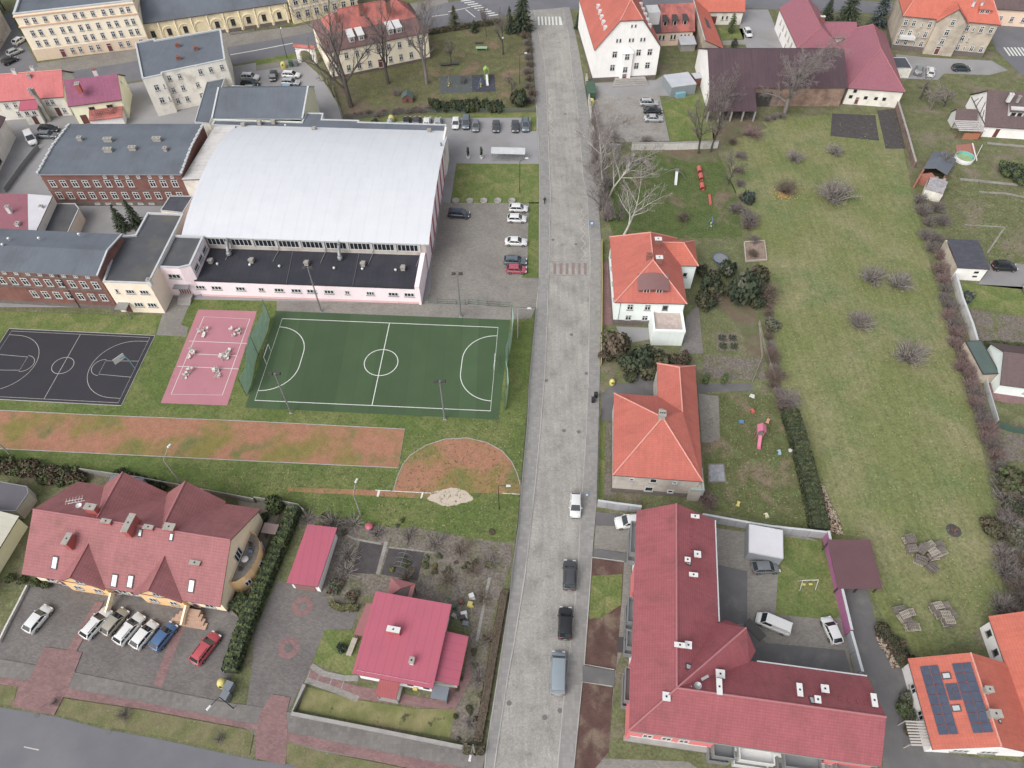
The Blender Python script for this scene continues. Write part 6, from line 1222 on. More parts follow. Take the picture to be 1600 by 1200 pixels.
# yard by the gate
for kind,col,x,y,ang,lab in (('suv','white',391,121,-5,'white off roader in the yard above a black car'),('suv','black',391,131,-5,'black car below the white off roader in the yard'),('hatch','steel blue',393,140,-5,'pale blue car partly hidden by the felt roof'),('hatch','black',427,119,-85,'black hatchback facing down between the yard cars'),('wagon','white',455,117,-5,'white estate car beside the yellow container'),('wagon','silver',454,129,-5,'silver estate car below the white estate car'),('hatch','light blue',452,138,-5,'light blue car roof peeping over the gymnasium roof')):
    car(kind,col,x,y,ang,lab,'cars in the gate yard')
# left edge
for kind,col,k,s,ang,lab in (('hatch','white',0,"122 255",70,'white car highest up beside the cream block'),('hatch','silver',0,"92 325",50,'silver car between white and black at the far left'),('hatch','black',0,"62 380",55,'black car lowest of three at the far left')):
    car(kind,col,*cq(k,s),ang,lab,'cars at the far left')
car('smallvan','white',*cq(0,"195 870"),-55,'white van beside the brick block on the west edge','vehicles in the west yard',sc=1.1)
car('wagon','black',*cq(0,"305 808"),-3,'black car below the row house yard','vehicles in the west yard'); car('wagon','grey',*cq(0,"300 845"),-3,'grey old car under the black one in the west yard','vehicles in the west yard')
# east
for kind,col,k,s,ang,lab in (('wagon','silver',2,"855 643",-2,'silver estate car, uppermost of three by the tall house'),('sedan','black',2,"880 692",-2,'black saloon between two silver cars by the tall house'),('sedan','silver',2,"884 742",-2,'silver saloon, lowest of three by the tall house'),('hatch','white',2,"1473 205",-85,'white car in the red roofed farm yard'),('wagon','grey green',3,"942 438",62,'grey green estate car beside the low cream garage'),('wagon','white',3,"1014 448",70,'white estate car in front of the tenement'),('wagon','dark green',3,"1208 427",-2,'dark green estate car parked along the tenement lane'),('suv','black',7,"1478 468",-4,'black off roader on the white garage drive'),('sedan','white',7,"1640 640",-100,'white car cut by the right edge')):
    car(kind,col,*cq(k,s),ang,lab,'cars on the east side')
# ------------------------------------------------------------------ vegetation
def leafm(key,c,c2,var=.3): return mat(key,c,.9,var=var,sc=1.2,fine=.25,fsc=6,c2=c2,psc=.9,plo=.42,phi=.6,spec=.1)
l_dark=leafm('dark needles',S(58,72,52),S(74,86,58)); l_hedge=leafm('hedge leaves',S(92,106,54),S(74,90,48)); l_olive=leafm('olive leaves',S(96,92,62),S(80,84,56)); l_brown=leafm('withered leaves',S(112,92,72),S(92,84,62)); l_grey=leafm('grey green leaves',S(120,122,98),S(98,104,80)); l_blue=leafm('blue needles',S(86,100,98),S(70,86,82)); l_mid=leafm('green leaves',S(92,108,56),S(76,94,54))
l_yel=leafm('yellow green leaves',S(140,132,60),S(112,112,56))
b_dark=mat('dark bark',S(92,82,76),.95,var=.2,sc=2,fine=.15,fsc=9); b_grey=mat('grey bark',S(128,118,112),.95,var=.2,sc=2,fine=.15,fsc=9); b_white=mat('birch bark',S(206,198,190),.9,var=.2,sc=2.5,fine=.2,fsc=7); t_grey=mat('grey twigs',S(150,138,132),.95,var=.2,sc=1,fine=.1,fsc=6); t_dark=mat('dark twigs',S(132,120,114),.95,var=.2,sc=1,fine=.1,fsc=6); t_red=mat('reddish twigs',S(150,118,112),.95,var=.2,sc=1,fine=.1,fsc=6,c2=S(124,106,100),psc=.5); t_pale=mat('pale twigs',S(160,148,142),.95,var=.2,sc=1,fine=.1,fsc=6); t_brown=mat('brown twigs',S(122,104,88),.95,var=.2,sc=1,fine=.1,fsc=6)
def rv(rg,s=1.0): return Vector((rg.uniform(-s,s),rg.uniform(-s,s),rg.uniform(-s,s)))
def blade(b,p0,p1,w,rg):
    d=(p1-p0); s=d.cross(rv(rg)); 
    if s.length<1e-5: return
    s=s.normalized()*w; b.face([p0-s,p0+s,p1],0)
def bare_tree(name,label,h,spread,r0,seed,px_,mb,mt,fork=.3,lean=(0,0),up=.55,levels=4,n1=8,dens=1.0,group='bare trees',z=0):
    rg=random.Random(seed); T=MB(); C=MB()
    def grow(p,d,ln,r,lv):
        n=4 if lv<2 else 3; seg=ln/n; pts=[p]; q_=p.copy(); dd=d.copy()
        for i in range(n):
            dd=(dd+rv(rg,.13+.05*lv)+Vector((0,0,.05*lv*up))).normalized(); q_=q_+dd*seg; pts.append(q_.copy())
        bb=T if lv<=2 else C
        for i in range(n):
            ra=r*(1-.72*i/n); rb=r*(1-.72*(i+1)/n)
            if lv<3: bb.tube(pts[i],pts[i+1],ra,rb,7 if lv==0 else 5 if lv==1 else 4,0,False)
            elif lv==3: bb.tube(pts[i],pts[i+1],max(.024,ra),max(.016,rb),3,0,False,False)
        if lv>=levels: return
        k={0:n1,1:int(7*dens),2:int(7*dens),3:int(5*dens)}.get(lv,4); st={0:fork,1:.22,2:.15,3:.1}[lv]
        for j in range(k):
            t=st+(1-st)*(j+rg.random())/k; t=min(t,.98); x=t*n; i=min(n-1,int(x)); o=pts[i].lerp(pts[i+1],x-i); ax=(pts[i+1]-pts[i]).normalized()
            side=ax.cross(rv(rg)).normalized(); a_=rg.uniform(.5,.95) if lv==0 else rg.uniform(.45,.95)
            nd=(ax*math.cos(a_)+side*math.sin(a_)*spread+Vector((0,0,up*.35))).normalized(); l2=ln*(rg.uniform(.5,.72) if lv==0 else rg.uniform(.38,.6))*(1-.35*t if lv else 1)
            if lv>=3: blade(C,o,o+nd*l2,.02,rg); blade(C,o+nd*l2*.4,o+nd*l2*.4+(nd+rv(rg,.7)).normalized()*l2*.7,.016,rg)
            else: grow(o,nd,l2,r*(1-.72*t)*(.66 if lv==0 else .56),lv+1)
    grow(Vector((0,0,0)),Vector((lean[0],lean[1],1)).normalized(),h*.62,r0,0)
    root=thing(name,label,'tree',P(*px_,0)+Vector((0,0,z)),0,group); root_l=root.location.copy(); root.location=(0,0,0)
    T.build('trunk',mb,root); C.build('crown',mt,root); root.location=root_l; return root
def shrub_mesh(seed,n=420,up=.9,core=True):
    rg=random.Random(seed); b=MB()
    for i in range(n):
        a=rg.uniform(0,2*math.pi); r=rg.random()**.5; el=rg.uniform(.15,1.0)
        base_=Vector((.18*r*math.cos(a),.18*r*math.sin(a),0)); tip=Vector((r*math.cos(a+rg.uniform(-.4,.4)),r*math.sin(a+rg.uniform(-.4,.4)),0))*1.0; zz=(1-.55*r*r)*rg.uniform(.55,1.05)
        tip.z=zz; mid=base_.lerp(tip,.5)+Vector((rg.uniform(-.1,.1),rg.uniform(-.1,.1),.16*rg.random())); w=.022
        s=(tip-base_).cross(rv(rg)).normalized()*w
        b.face([base_-s,base_+s,mid+s*.8,mid-s*.8]); b.face([mid-s*.8,mid+s*.8,tip])
        for k in range(3):
            o=mid.lerp(tip,rg.uniform(0,.9)); blade(b,o,o+rv(rg,.22)+Vector((0,0,.08)),.009,rg)
    return b
SH={}
def shrub(px_,r,h,mt,label,group,rot=None,name='bare_shrub',cat='shrub',z=0.02):
    rg=random.Random(int(px_[0]*31+px_[1]*17)); n=70 if 'west side' in group else 150 if 'orchard' in group else 200; k=(rg.randrange(3),mt.name,n)
    if k not in SH: SH[k]=shrub_mesh(11+k[0],n).data('shrub',mt)
    o=bpy.data.objects.new(name,SH[k]); COL.objects.link(o); p=P(*px_,0); o.location=(p.x,p.y,z); o.scale=(r,r*rg.uniform(.85,1.15),h); o.rotation_euler=(0,0,rg.uniform(0,6.28)); return tag(o,label,cat,group)
def cards(b,rg,c,r,n,size,m=0,flat=.5):
    for i in range(n):
        d=rv(rg); 
        if d.length<.05: continue
        d.normalize(); p=c+Vector((d.x*r[0],d.y*r[1],d.z*r[2]))*(rg.random()**.4)
        t=d.cross(rv(rg)).normalized(); u=(d*flat+rv(rg,.8)).cross(t).normalized(); s=size*rg.uniform(.6,1.3)
        b.face([p-t*s-u*s*.6,p+t*s-u*s*.6,p+t*s*.4+u*s,p-t*s*.5+u*s*.8],m)
def bush_mesh(seed,lobes=9,n=130,size=.085):
    rg=random.Random(seed); b=MB()
    for i in range(lobes):
        a=rg.uniform(0,6.28); rr=rg.uniform(.15,.62); c=Vector((rr*math.cos(a),rr*math.sin(a),rg.uniform(.28,.72)*(1-.3*rr))); q_=rg.uniform(.28,.42); cards(b,rg,c,(q_,q_,q_*.85),n,size,i%2)
    cards(b,rg,Vector((0,0,.4)),(.7,.7,.4),n*2,size,0); return b
BU={}
def bush(px_,r,h,m1,m2,label,group,name='bush',cat='bush',z=0):
    rg=random.Random(int(px_[0]*13+px_[1]*7)); k=(rg.randrange(3),m1.name,m2.name)
    if k not in BU: BU[k]=bush_mesh(5+k[0]).data('bush',[m1,m2])
    o=bpy.data.objects.new(name,BU[k]); COL.objects.link(o); p=P(*px_,0); o.location=(p.x,p.y,z); o.scale=(r,r,h); o.rotation_euler=(0,0,rg.uniform(0,6.28)); return tag(o,label,cat,group)
def conifer(px_,h,r,m1,label,group,seed=1,name='conifer',col=.0,z=0):
    rg=random.Random(seed); root=thing(name,label,'tree',(0,0,0),0,group); T=MB(); T.tube((0,0,0),(0,0,h*.97),.02*h,.01,7); C=MB(); n=int(h*5)
    for i in range(n):
        t=i/n; zz=h*(.06+.94*t); rad=r*((1-t)**.8)*rg.uniform(.8,1.1)+.05 if not col else r*math.sin(math.pi*min(1,.12+t*.88))**.6
        for k in range(7):
            a=rg.uniform(0,6.28); d=Vector((math.cos(a),math.sin(a),-.25)); 
            for m in range(4):
                f=(m+1)/4*rg.uniform(.8,1.1); p=Vector((0,0,zz))+d*rad*f; t_=Vector((-d.y,d.x,0)); s=.10+.16*rad*.5*(1.2-f*.5); u=(d+Vector((0,0,rg.uniform(-.5,.5)))).normalized(); C.face([p-t_*s-u*s,p+t_*s-u*s,p+t_*s*.3+u*s*1.2,p-t_*s*.3+u*s*1.2])
    T.build('trunk',b_dark,root); C.build('crown',m1,root); p=P(*px_,0); root.location=(p.x,p.y,z); return root
def hedge(pts,wd,h,m1,m2,label,name='hedge',seed=3,size=.16,dens=34,ribs=0,round_=False):
    rg=random.Random(seed); b=MB(); pts=[Vector((p.x,p.y,0)) for p in pts]
    for p0,p1 in zip(pts,pts[1:]):
        d=p1-p0; L=d.length; d.normalize(); s=Vector((-d.y,d.x,0)); w2=wd/2*.86; z1=h*.9
        b.prism([p0-s*w2,p1-s*w2,p1+s*w2,p0+s*w2],0,z1,1)
        nn=int(L*(wd+2*h)*dens)
        for i in range(nn):
            x=rg.uniform(-.05,L+.05); k=rg.random()*(wd+2*h)
            if k<wd: y=k-wd/2; z=h; nrm_=Vector((0,0,1))
            elif k<wd+h: y=-wd/2; z=(k-wd); nrm_=-s
            else: y=wd/2; z=k-wd-h; nrm_=s
            rib=.10*math.sin(x*2*math.pi/ribs) if ribs else 0
            zz=z*(1-.08*(abs(y)/(wd/2))**3)+ (rib+rg.uniform(-.12,.10) if k<wd else 0); p=p0+d*x+s*(y*(1-.12*(z/h)**3)+rg.uniform(-.07,.07))+Vector((0,0,max(.02,zz)))
            t=nrm_.cross(rv(rg)).normalized(); u=(nrm_+rv(rg,.9)).cross(t).normalized(); sz=size*rg.uniform(.6,1.3)
            b.face([p-t*sz-u*sz*.6,p+t*sz-u*sz*.6,p+t*sz*.4+u*sz,p-t*sz*.4+u*sz],0 if (rg.random()<.6 if not ribs else math.sin(x*2*math.pi/ribs+rg.uniform(-.6,.6))>-.2) else 1)
    o=b.build(name,[m1,m2]); return tag(o,label,'hedge')
# --- trees by the kindergarten house
bare_tree('bare_tree','largest dark bare tree with forked trunk before the kindergarten house',27,1.1,.62,3,(549,167),b_dark,t_dark,fork=.16,up=.7,n1=9,dens=1.2)
bare_tree('bare_tree','bare tree in front of the door of the kindergarten house',23,1.0,.46,8,(607,131),b_dark,t_dark,fork=.22,up=.7)
bare_tree('bare_tree','upright bare tree at the right corner of the kindergarten house',24,.85,.5,12,(667,131),b_grey,t_dark,fork=.3,up=.85)
bare_tree('bare_tree','slim bare tree leaning by the kindergarten drive',9,.9,.16,15,(522,152),b_dark,t_dark,fork=.3,lean=(-.25,0))
bare_tree('bare_tree','small bare tree between the benches of the kindergarten garden',6,1,.13,16,(705,97),b_dark,t_dark,fork=.3)
bare_tree('bare_tree','thin bare tree beside the white globe lamp of the kindergarten',11,.6,.2,17,(786,85),b_dark,t_dark,fork=.35)
bare_tree('bare_tree','thin bare tree at the far garden fence',8,.7,.15,18,(760,57),b_dark,t_dark)
bare_tree('bare_tree','crooked bare tree beside the tall evergreen bush by the street',6,1,.16,19,(799,150),b_dark,t_dark)
# --- birches by the street
bare_tree('birch_tree','tall pale birch nearest the courtyard car park',19,1.0,.24,21,(944,300),b_white,t_pale,fork=.25,lean=(-.12,.1),up=.8,dens=1.15,group='birches by the street')
bare_tree('birch_tree','pale birch with dense twigs left of the garden slide',18,1.05,.24,22,(951,309),b_white,t_pale,fork=.22,lean=(.08,0),up=.8,dens=1.15,group='birches by the street')
bare_tree('birch_tree','white birch leaning right behind the upper villa',16,1.15,.27,27,(973,371),b_white,t_pale,fork=.3,lean=(.32,.05),up=.7,dens=.95,group='birches by the street')
bare_tree('bare_tree','twiggy grey tree over the right pavement',15,1.1,.22,24,(938,270),b_grey,t_grey,fork=.2,dens=1.2); bare_tree('bare_tree','lower twiggy tree beside the birches',12,1.1,.2,25,(936,330),b_grey,t_pale,fork=.15,dens=1.1)
bare_tree('gnarled_tree','gnarled dark tree by the little paved square under the birches',5,1.3,.2,26,(966,345),b_dark,t_dark,fork=.3)
for i,s in enumerate(("1165 960","1240 950")): bare_tree('bare_tree',('leafless dark tree at the white wall end','second dark leafless tree beside the white wall end')[i],16,.8,.26,31+i,q(2,s)[0],b_dark,t_dark,fork=.25,lean=(.12*i,0))
bare_tree('old_tree','broad grey bare tree in front of the barn',20,1.5,.6,35,q(3,"100 715")[0],b_grey,t_grey,fork=.18,up=.35,dens=1.35,n1=10)
bare_tree('bare_tree','spreading brown tree beside the barn lean to',13,1.3,.25,36,(1128,190),b_dark,t_dark,fork=.15,dens=1.1)
bare_tree('bare_tree','bare tree at the edge between villa garden and meadow',8,.9,.18,37,q(2,"1350 1150")[0],b_dark,t_dark,fork=.15)
bare_tree('fruit_tree','pale pruned fruit tree behind the farmhouse, nearer the garages',7,1.3,.2,38,q(3,"1010 690")[0],b_grey,t_grey,fork=.2,up=.3); bare_tree('fruit_tree','dark fruit tree right of the farmhouse corner',7,1.3,.2,39,q(3,"950 620")[0],b_dark,t_dark,fork=.2,up=.3); bare_tree('fruit_tree','low fruit tree left of the timbered house',6,1.4,.18,40,q(3,"1100 670")[0],b_dark,t_grey,fork=.2,up=.3)
bare_tree('bare_tree','slim bare tree beside the white worksheds',6,.8,.14,41,(1466,268),b_dark,t_grey)
bare_tree('bare_tree','dark bare tree in the far left corner',8,1,.2,42,(8,16),b_dark,t_dark)
# --- shrubs
for i,(x,y,r,h) in enumerate(((1226,300,3.2,3.4),(1302,312,4.8,5.2),(1362,437,3.2,3.0),(1402,447,3.4,3.2),(1341,510,3.2,4.0),(1417,562,3.6,4.4),(1240,250,2.6,2.6),(1303,240,2.6,2.2))):
    shrub((x,y),r,h,t_grey if i!=0 else t_brown,('grey brown orchard shrub above the yellow flowers','largest leafless orchard bush on the meadow','faint leafless bush left of a pair on the meadow','faint leafless bush right of a pair on the meadow','rounded grey bush in the middle of the meadow','rounded grey bush nearest the brown hedgerow','small bare bush below the dark flower bed','low bare bush below the ploughed bed')[i],'orchard shrubs on the meadow',name='orchard_shrub')
rg=random.Random(5)
row=[(1436,318),(1440,335),(1462,330),(1450,352),(1470,350),(1446,372),(1462,378),(1455,392),(1468,404),(1466,425),(1472,440),(1476,455),(1474,470),(1482,482),(1480,498),(1490,510),(1492,524),(1488,540),(1500,548),(1504,562),(1500,578),(1512,588),(1515,604),(1522,618),(1520,634),(1530,645),(1532,660),(1540,672),(1538,690),(1548,700),(1552,716),(1556,735)]
for i,(x,y) in enumerate(row): shrub((x,y),rg.uniform(1.6,2.3),rg.uniform(2.0,3.0),t_red if i>7 and rg.random()<.75 else t_dark,'bare reddish shrub in the hedgerow along the meadow wall','hedgerow shrubs along the meadow wall',name='hedgerow_shrub')
for x,y,r,h,m,lab in ((1110,470,2.4,2.6,t_brown,'brown shrub along the grey paver path'),(1170,350,2.6,3.0,t_dark,'dark bare shrub above the compost frame'),(1150,330,2.2,2.4,t_dark,'bare shrub behind the garden trampoline'),(1192,470,3.2,4.6,t_brown,'tall brown shrub right of the evergreen in the villa garden'),(1205,560,2.0,1.8,t_brown,'low brambles along the villa garden boundary'),(1212,590,2.2,1.8,t_brown,'brambles at the corner of the fruit bed'),(1232,630,2.6,2.4,t_grey,'twiggy grey shrub above the striped hedge'),(1175,212,3.0,2.0,t_red,'rusty low shrub below the barn'),(1105,785,2.2,2.0,t_red,'purplish shrub at the corner of the lower villa'),(1066,345,1.6,2.6,t_brown,'dry upright shrub behind the upper villa'),(1010,225,2.4,2.2,t_grey,'twiggy shrub on the courtyard car park wall'),(955,220,2.6,3.0,t_grey,'grey shrub spilling over the white wall by the street'),(930,260,2.0,2.4,t_grey,'grey twigs overhanging the right pavement')): shrub((x,y),r,h,m,lab,'garden shrubs on the east side')
for x,y,r,h,m,lab in ((480,812,2.0,1.2,t_dark,'dark shrub behind the pink garage'),(520,818,2.4,1.4,t_dark,'shrub left of the lamp post foot'),(552,820,2.2,1.6,t_grey,'shrub at the lamp post foot'),(590,835,1.8,1.2,t_dark,'shrub beside the red lidded barrel'),(640,838,2.0,1.1,t_dark,'shrub at the vegetable garden fence'),(680,850,2.4,1.2,t_dark,'shrub in the back bed of the vegetable garden'),(720,860,2.4,1.2,t_brown,'shrub in the back bed near the street end'),(765,880,2.2,1.2,t_dark,'shrub by the vegetable garden corner'),(545,870,2.6,2.0,t_grey,'large grey twiggy shrub beside the pink garage'),(540,895,2.4,1.6,t_grey,'grey shrub right of the garage door'),(635,905,1.6,1.5,t_brown,'russet shrub beside the frame bed'),(700,905,2.2,1.2,t_brown,'dry shrub behind the pink bungalow'),(740,890,2.0,1.1,t_brown,'dry shrub in the bungalow side garden'),(755,935,1.8,1.1,t_brown,'dry shrub by the garden junk'),(765,1000,1.8,1.0,t_brown,'dry shrub by the garden walk'),(748,1060,1.6,1.0,t_dark,'dark shrub at the bungalow corner'),(735,1130,1.6,1.0,t_dark,'dark shrub behind the stone wall corner'),(196,1118,1.4,1.3,t_dark,'bare sapling bush on the middle verge'),(345,1155,1.2,.9,t_dark,'bare bush at the end of the middle verge'),(88,1098,1.0,.9,t_dark,'bare bush at the start of the middle verge'),(80,748,1.6,1.8,t_red,'purplish bush at the west garden hedge'),(620,148,2.0,2.2,t_dark,'dark twiggy bush behind the little playhouse')): shrub((x,y),r,h,m,lab,'garden shrubs on the west side')
for i in range(12): shrub((lerp(545,672,i/11)+rg.uniform(-4,4),lerp(183,172,i/11)+rg.uniform(-2,2)),1.5,1.3,t_red if i%3 else t_brown,'brown shrub in the strip behind the parked car row','shrubs behind the parked cars')
for i in range(11): shrub((lerp(822,830,i/10)+rg.uniform(-4,3),lerp(48,160,i/10)),1.7,1.9,t_brown if i%2 else t_dark,'brown shrub along the left street fence','shrubs along the left street fence')
for i in range(9): shrub((lerp(1105,1222,i/8)+rg.uniform(-6,6),lerp(180,186,i/8)+rg.uniform(-3,4)),1.5,1.2,t_dark,'low brambles under the barn trees','brambles under the barn trees')
for i in range(16): shrub((rg.uniform(1555,1600),lerp(770,980,i/15)),rg.uniform(2,3),rg.uniform(1.8,3),(t_dark,t_grey,t_brown)[i%3],'tangled bare shrub on the right meadow edge','tangled shrubs on the right meadow edge')
for i in range(16):
    x,y=lerp(1196,1218,i/15)+rg.uniform(-6,6),lerp(455,640,i/15); shrub((x,y),rg.uniform(1.1,1.9),rg.uniform(1.0,2.0),(t_brown,t_grey,t_red)[i%3],'low bramble along the boundary between villa gardens and meadow','brambles along the meadow boundary')
for i in range(9): shrub((lerp(1148,1178,i/8)+rg.uniform(-5,5),lerp(225,400,i/8)),rg.uniform(1.0,1.7),rg.uniform(1.0,2.2),(t_brown,t_dark)[i%2],'bare shrub along the edge of the play garden','shrubs along the play garden edge')
for i in range(9): shrub((lerp(928,946,i/8)+rg.uniform(-4,6),lerp(205,345,i/8)),rg.uniform(1.6,2.4),rg.uniform(3.5,6.0),t_pale if i%2 else t_grey,'tall grey twiggy shrub under the birches by the pavement','twiggy shrubs under the birches')
# --- evergreens
for x,y,r,h,m1,m2,lab in ((958,548,3.5,4.6,l_brown,l_olive,'brown leaved bush at the yellow fence'),(1000,572,3.9,4.6,l_dark,l_olive,'dark evergreen bush before the villa terrace'),(1030,578,3.4,3.8,l_olive,l_dark,'olive bush between terrace and lower villa'),(978,575,2.2,2.6,l_dark,l_olive,'low dark bush beside the yellow fence end'),(1054,574,2.7,3.0,l_brown,l_olive,'brown tinted bush right of the olive bush'),(1108,455,3.2,4.6,l_dark,l_olive,'dark shrub beside the mint villa wing'),(1158,470,4.2,7.0,l_dark,l_grey,'tall evergreen in the upper villa garden'),(1205,515,1.9,2.3,l_grey,l_olive,'round grey green bush at the meadow edge'),(1168,318,1.7,3.2,l_blue,l_dark,'dark blue green bush beside the red tunnel'),(586,193,1.4,1.2,l_dark,l_mid,'small dark juniper near the yellow bin'),(813,165,2.6,4.4,l_dark,l_olive,'evergreen bush at the street corner of the kindergarten'),(433,796,1.9,3.0,l_hedge,l_mid,'round green bush at the top of the clipped hedge'),(414,810,1.0,1.2,l_mid,l_dark,'small green bush in the pale gravel bed'),(1575,272,3.2,3.0,l_dark,l_mid,'spreading juniper at the right edge'),(1596,285,3.0,2.8,l_dark,l_mid,'second juniper cut by the right edge'),(1510,468,1.5,2.0,l_blue,l_grey,'blue green round bush below the garage'),(1575,765,3.4,3.4,l_olive,l_mid,'olive bush on the right meadow edge'),(1590,800,2.8,2.8,l_dark,l_olive,'dark bush under the olive bush at the right'),(1548,830,2.2,2.2,l_olive,l_brown,'mossy bush by the pale stump'),(1582,845,2.6,2.6,l_grey,l_olive,'grey green bush low on the right meadow edge'),(1410,1112,1.5,1.4,l_mid,l_grey,'small green bush by the solar house'),(1415,1090,1.2,1.2,l_grey,l_olive,'grey bush by the solar house steps'),(630,935,1.0,1.0,l_brown,l_yel,'rusty small bush behind the canopy'),(525,918,1.5,1.4,l_grey,l_brown,'cream dry bush at the driveway'),(552,932,1.3,1.0,l_brown,l_grey,'heather like bush behind the low yellow hedge'),(535,1015,.9,1.2,l_dark,l_blue,'little dark bush beside the garden bench'),(1260,925,.0,.0,l_mid,l_mid,'')):
    if r: bush((x,y),r,h,m1,m2,lab,'evergreen bushes')
for i in range(5): bush((lerp(400,372,i/4)+3,lerp(925,985,i/4)),.55,.6,l_dark,l_mid,'small clipped bush along the curved gravel path','bushes along the gravel path')
for i in range(9): bush((lerp(-10,122,i/8),lerp(730,748,i/8)+rg.uniform(-3,3)),rg.uniform(1.8,2.4),rg.uniform(2.0,2.8),l_olive if i%2 else l_brown,l_hedge,'olive brown bush in the row along the west sports field','bushes along the west sports field')
for i in range(6): bush((lerp(190,255,i/5),lerp(742,762,i/5)),1.1,1.5,l_dark,l_hedge,'dark bush behind the gabled apartments','bushes behind the gabled apartments')
for i in range(4): bush((lerp(20,75,i/3),lerp(905,915,i/3)),1.0,1.0,l_hedge,l_olive,'low bush at the west corner of the apartments','bushes at the apartment corner')
for i in range(10): bush((lerp(676,780,i/9)+rg.uniform(-3,3),172+rg.uniform(-2,2)),rg.uniform(1.5,1.9),rg.uniform(2.6,3.6),l_dark,l_mid if i%2 else l_olive,'dark evergreen in the hedge behind the playground mats','evergreen hedge behind the playground')
for i in range(9): bush(tuple(a for a in q(15,"%g %g"%(lerp(715,880,i/8)+rg.uniform(-15,15),lerp(340,575,i/8)))[0]),rg.uniform(1.2,1.7),rg.uniform(1.2,1.8),l_dark if i%2 else l_olive,l_brown,'dark bush in the row beside the service lane','bushes beside the service lane')
for s,i in (("845 830",0),("870 900",1),("880 980",2)): bush(q(15,s)[0],1.0,1.0,(l_mid,l_olive,l_brown)[i],l_grey,'small bush along the solar house wall','bushes along the solar house wall')
for i in range(7): bush((lerp(1540,1605,i/6),lerp(540,546,i/6)),1.1,1.1,l_hedge,l_mid,'green bush in the low hedge above the cottage','low hedge above the cottage')
conifer((815,48),13,3.4,l_dark,'big dark spruce at the street corner of the kindergarten','conifers',1,'spruce_tree'); conifer((796,50),7,1.6,l_dark,'smaller spruce beside the big dark spruce','conifers',2,'spruce_tree')
conifer((710,42),6,2.0,l_olive,'brownish pine at the far garden fence','conifers',3,'pine_tree'); conifer((741,50),3.5,1.3,l_dark,'little dark pine by the garden fence','conifers',4,'pine_tree'); conifer((902,45),4.5,1.1,l_dark,'narrow dark conifer beside the tall house','conifers',5)
conifer(q(4,"775 235")[0],6.5,1.7,l_dark,'left pine in the brick courtyard','conifers',6,'pine_tree'); conifer(q(4,"860 215")[0],7,1.7,l_dark,'right pine in the brick courtyard','conifers',7,'pine_tree')
conifer((1318,46),12,4.2,l_dark,'large dark conifer behind the farmhouse','conifers',8); conifer((1368,42),13,2.6,l_blue,'blue spruce left of the tenement','conifers',9,'spruce_tree'); conifer((1290,30),6,2.2,l_dark,'small conifer beside the rose red wing','conifers',10)
for s,i in (("1205 1195",0),("1318 1195",1)): conifer(q(6,s)[0],3.2,.55,l_mid,('left','right')[i]+' one of two slim thujas in the fruit garden','conifers',11+i,'thuja_tree',col=1)
conifer((1141,52),5.5,1.0,l_mid,'columnar evergreen on the lawn of the red roofed yard','conifers',13,'thuja_tree',col=1); conifer((1146,74),2.6,.9,l_dark,'small evergreen by the pale garden path','conifers',14,'thuja_tree',col=1)
hedge(W(prs("462 800 440 855 410 925 380 1000 363 1052")),2.0,2.0,l_hedge,l_dark,'long clipped ribbed hedge between apartments and pink garage',ribs=1.05,seed=4)
hedge(W(prs("372 940 392 962")),2.4,1.5,l_hedge,l_dark,'short clipped hedge block at the apartment corner',ribs=.8,seed=5)
hedge(W(prs("1232 650 1250 710 1266 775 1278 832")),2.6,2.0,mat('hedge green',S(76,84,42),.9,var=.2,sc=1,fine=.2,fsc=5),l_dark,'dark ribbed hedge between villa lawn and meadow',ribs=.9,seed=6)
hedge(W(q(13,"470 178 520 205 640 208")),.8,.9,l_yel,l_olive,'low yellow green clipped hedge by the bungalow driveway',seed=7,size=.1)
hedge(W(prs("789 925 778 985 768 1040 758 1100 747 1160")),1.1,.8,l_brown,mat('brown hedge core',S(104,86,70),.95,var=.2,sc=1),'brown clipped hedge along the street beside the bungalow',seed=8,size=.08,dens=70)
hedge(W(q(1,"1085 215 1300 180 1530 148")),1.0,1.3,l_dark,l_brown,'thin dark hedge along the far side of the kindergarten garden',seed=9,size=.2,dens=18)
hedge(W(q(13,"1300 1085 1420 1095")),1.0,1.0,l_brown,l_olive,'short brown hedge behind the stone wall corner',seed=10)

for i in range(34):
    s_=rg.choice(((300,820,560,985),(830,1060,1400,1200),(1060,1090,1560,1190),(560,820,1560,970))); x,y=q(9,"%g %g"%(rg.uniform(s_[0],s_[2]),rg.uniform(s_[1],s_[3])))[0]
    bush((x,y),rg.uniform(.35,.8),rg.uniform(.25,.6),(l_brown,l_olive,l_mid,l_grey,l_yel)[i%5],(l_brown,l_hedge)[i%2],'low withered plant clump in the vegetable garden','plant clumps in the vegetable garden',name='plant_clump',cat='plant')
for i in range(16):
    x,y=q(13,"%g %g"%(rg.uniform(1230,1440),rg.uniform(380,1030)))[0]; bush((x,y),rg.uniform(.3,.7),rg.uniform(.25,.5),(l_brown,l_olive,l_grey)[i%3],l_mid,'low plant clump in the strip beside the bungalow','plant clumps beside the bungalow',name='plant_clump',cat='plant')
for i,(x,y,r,h,m1,m2) in enumerate(((944,560,1.6,2.0,l_brown,l_olive),(1068,560,1.5,1.8,l_brown,l_brown),(1045,590,1.6,1.6,l_dark,l_olive),(985,592,1.6,1.5,l_olive,l_dark),(1098,478,2.4,3.4,l_olive,l_dark),(1135,430,2.4,3.8,l_dark,l_grey),(1180,445,3.0,4.2,l_olive,l_brown),(1180,480,2.0,3.0,l_dark,l_olive),(1095,430,1.6,2.6,l_dark,l_olive))): bush((x,y),r,h,m1,m2,'shrub filling the dense planting round the two villas','dense planting round the villas')
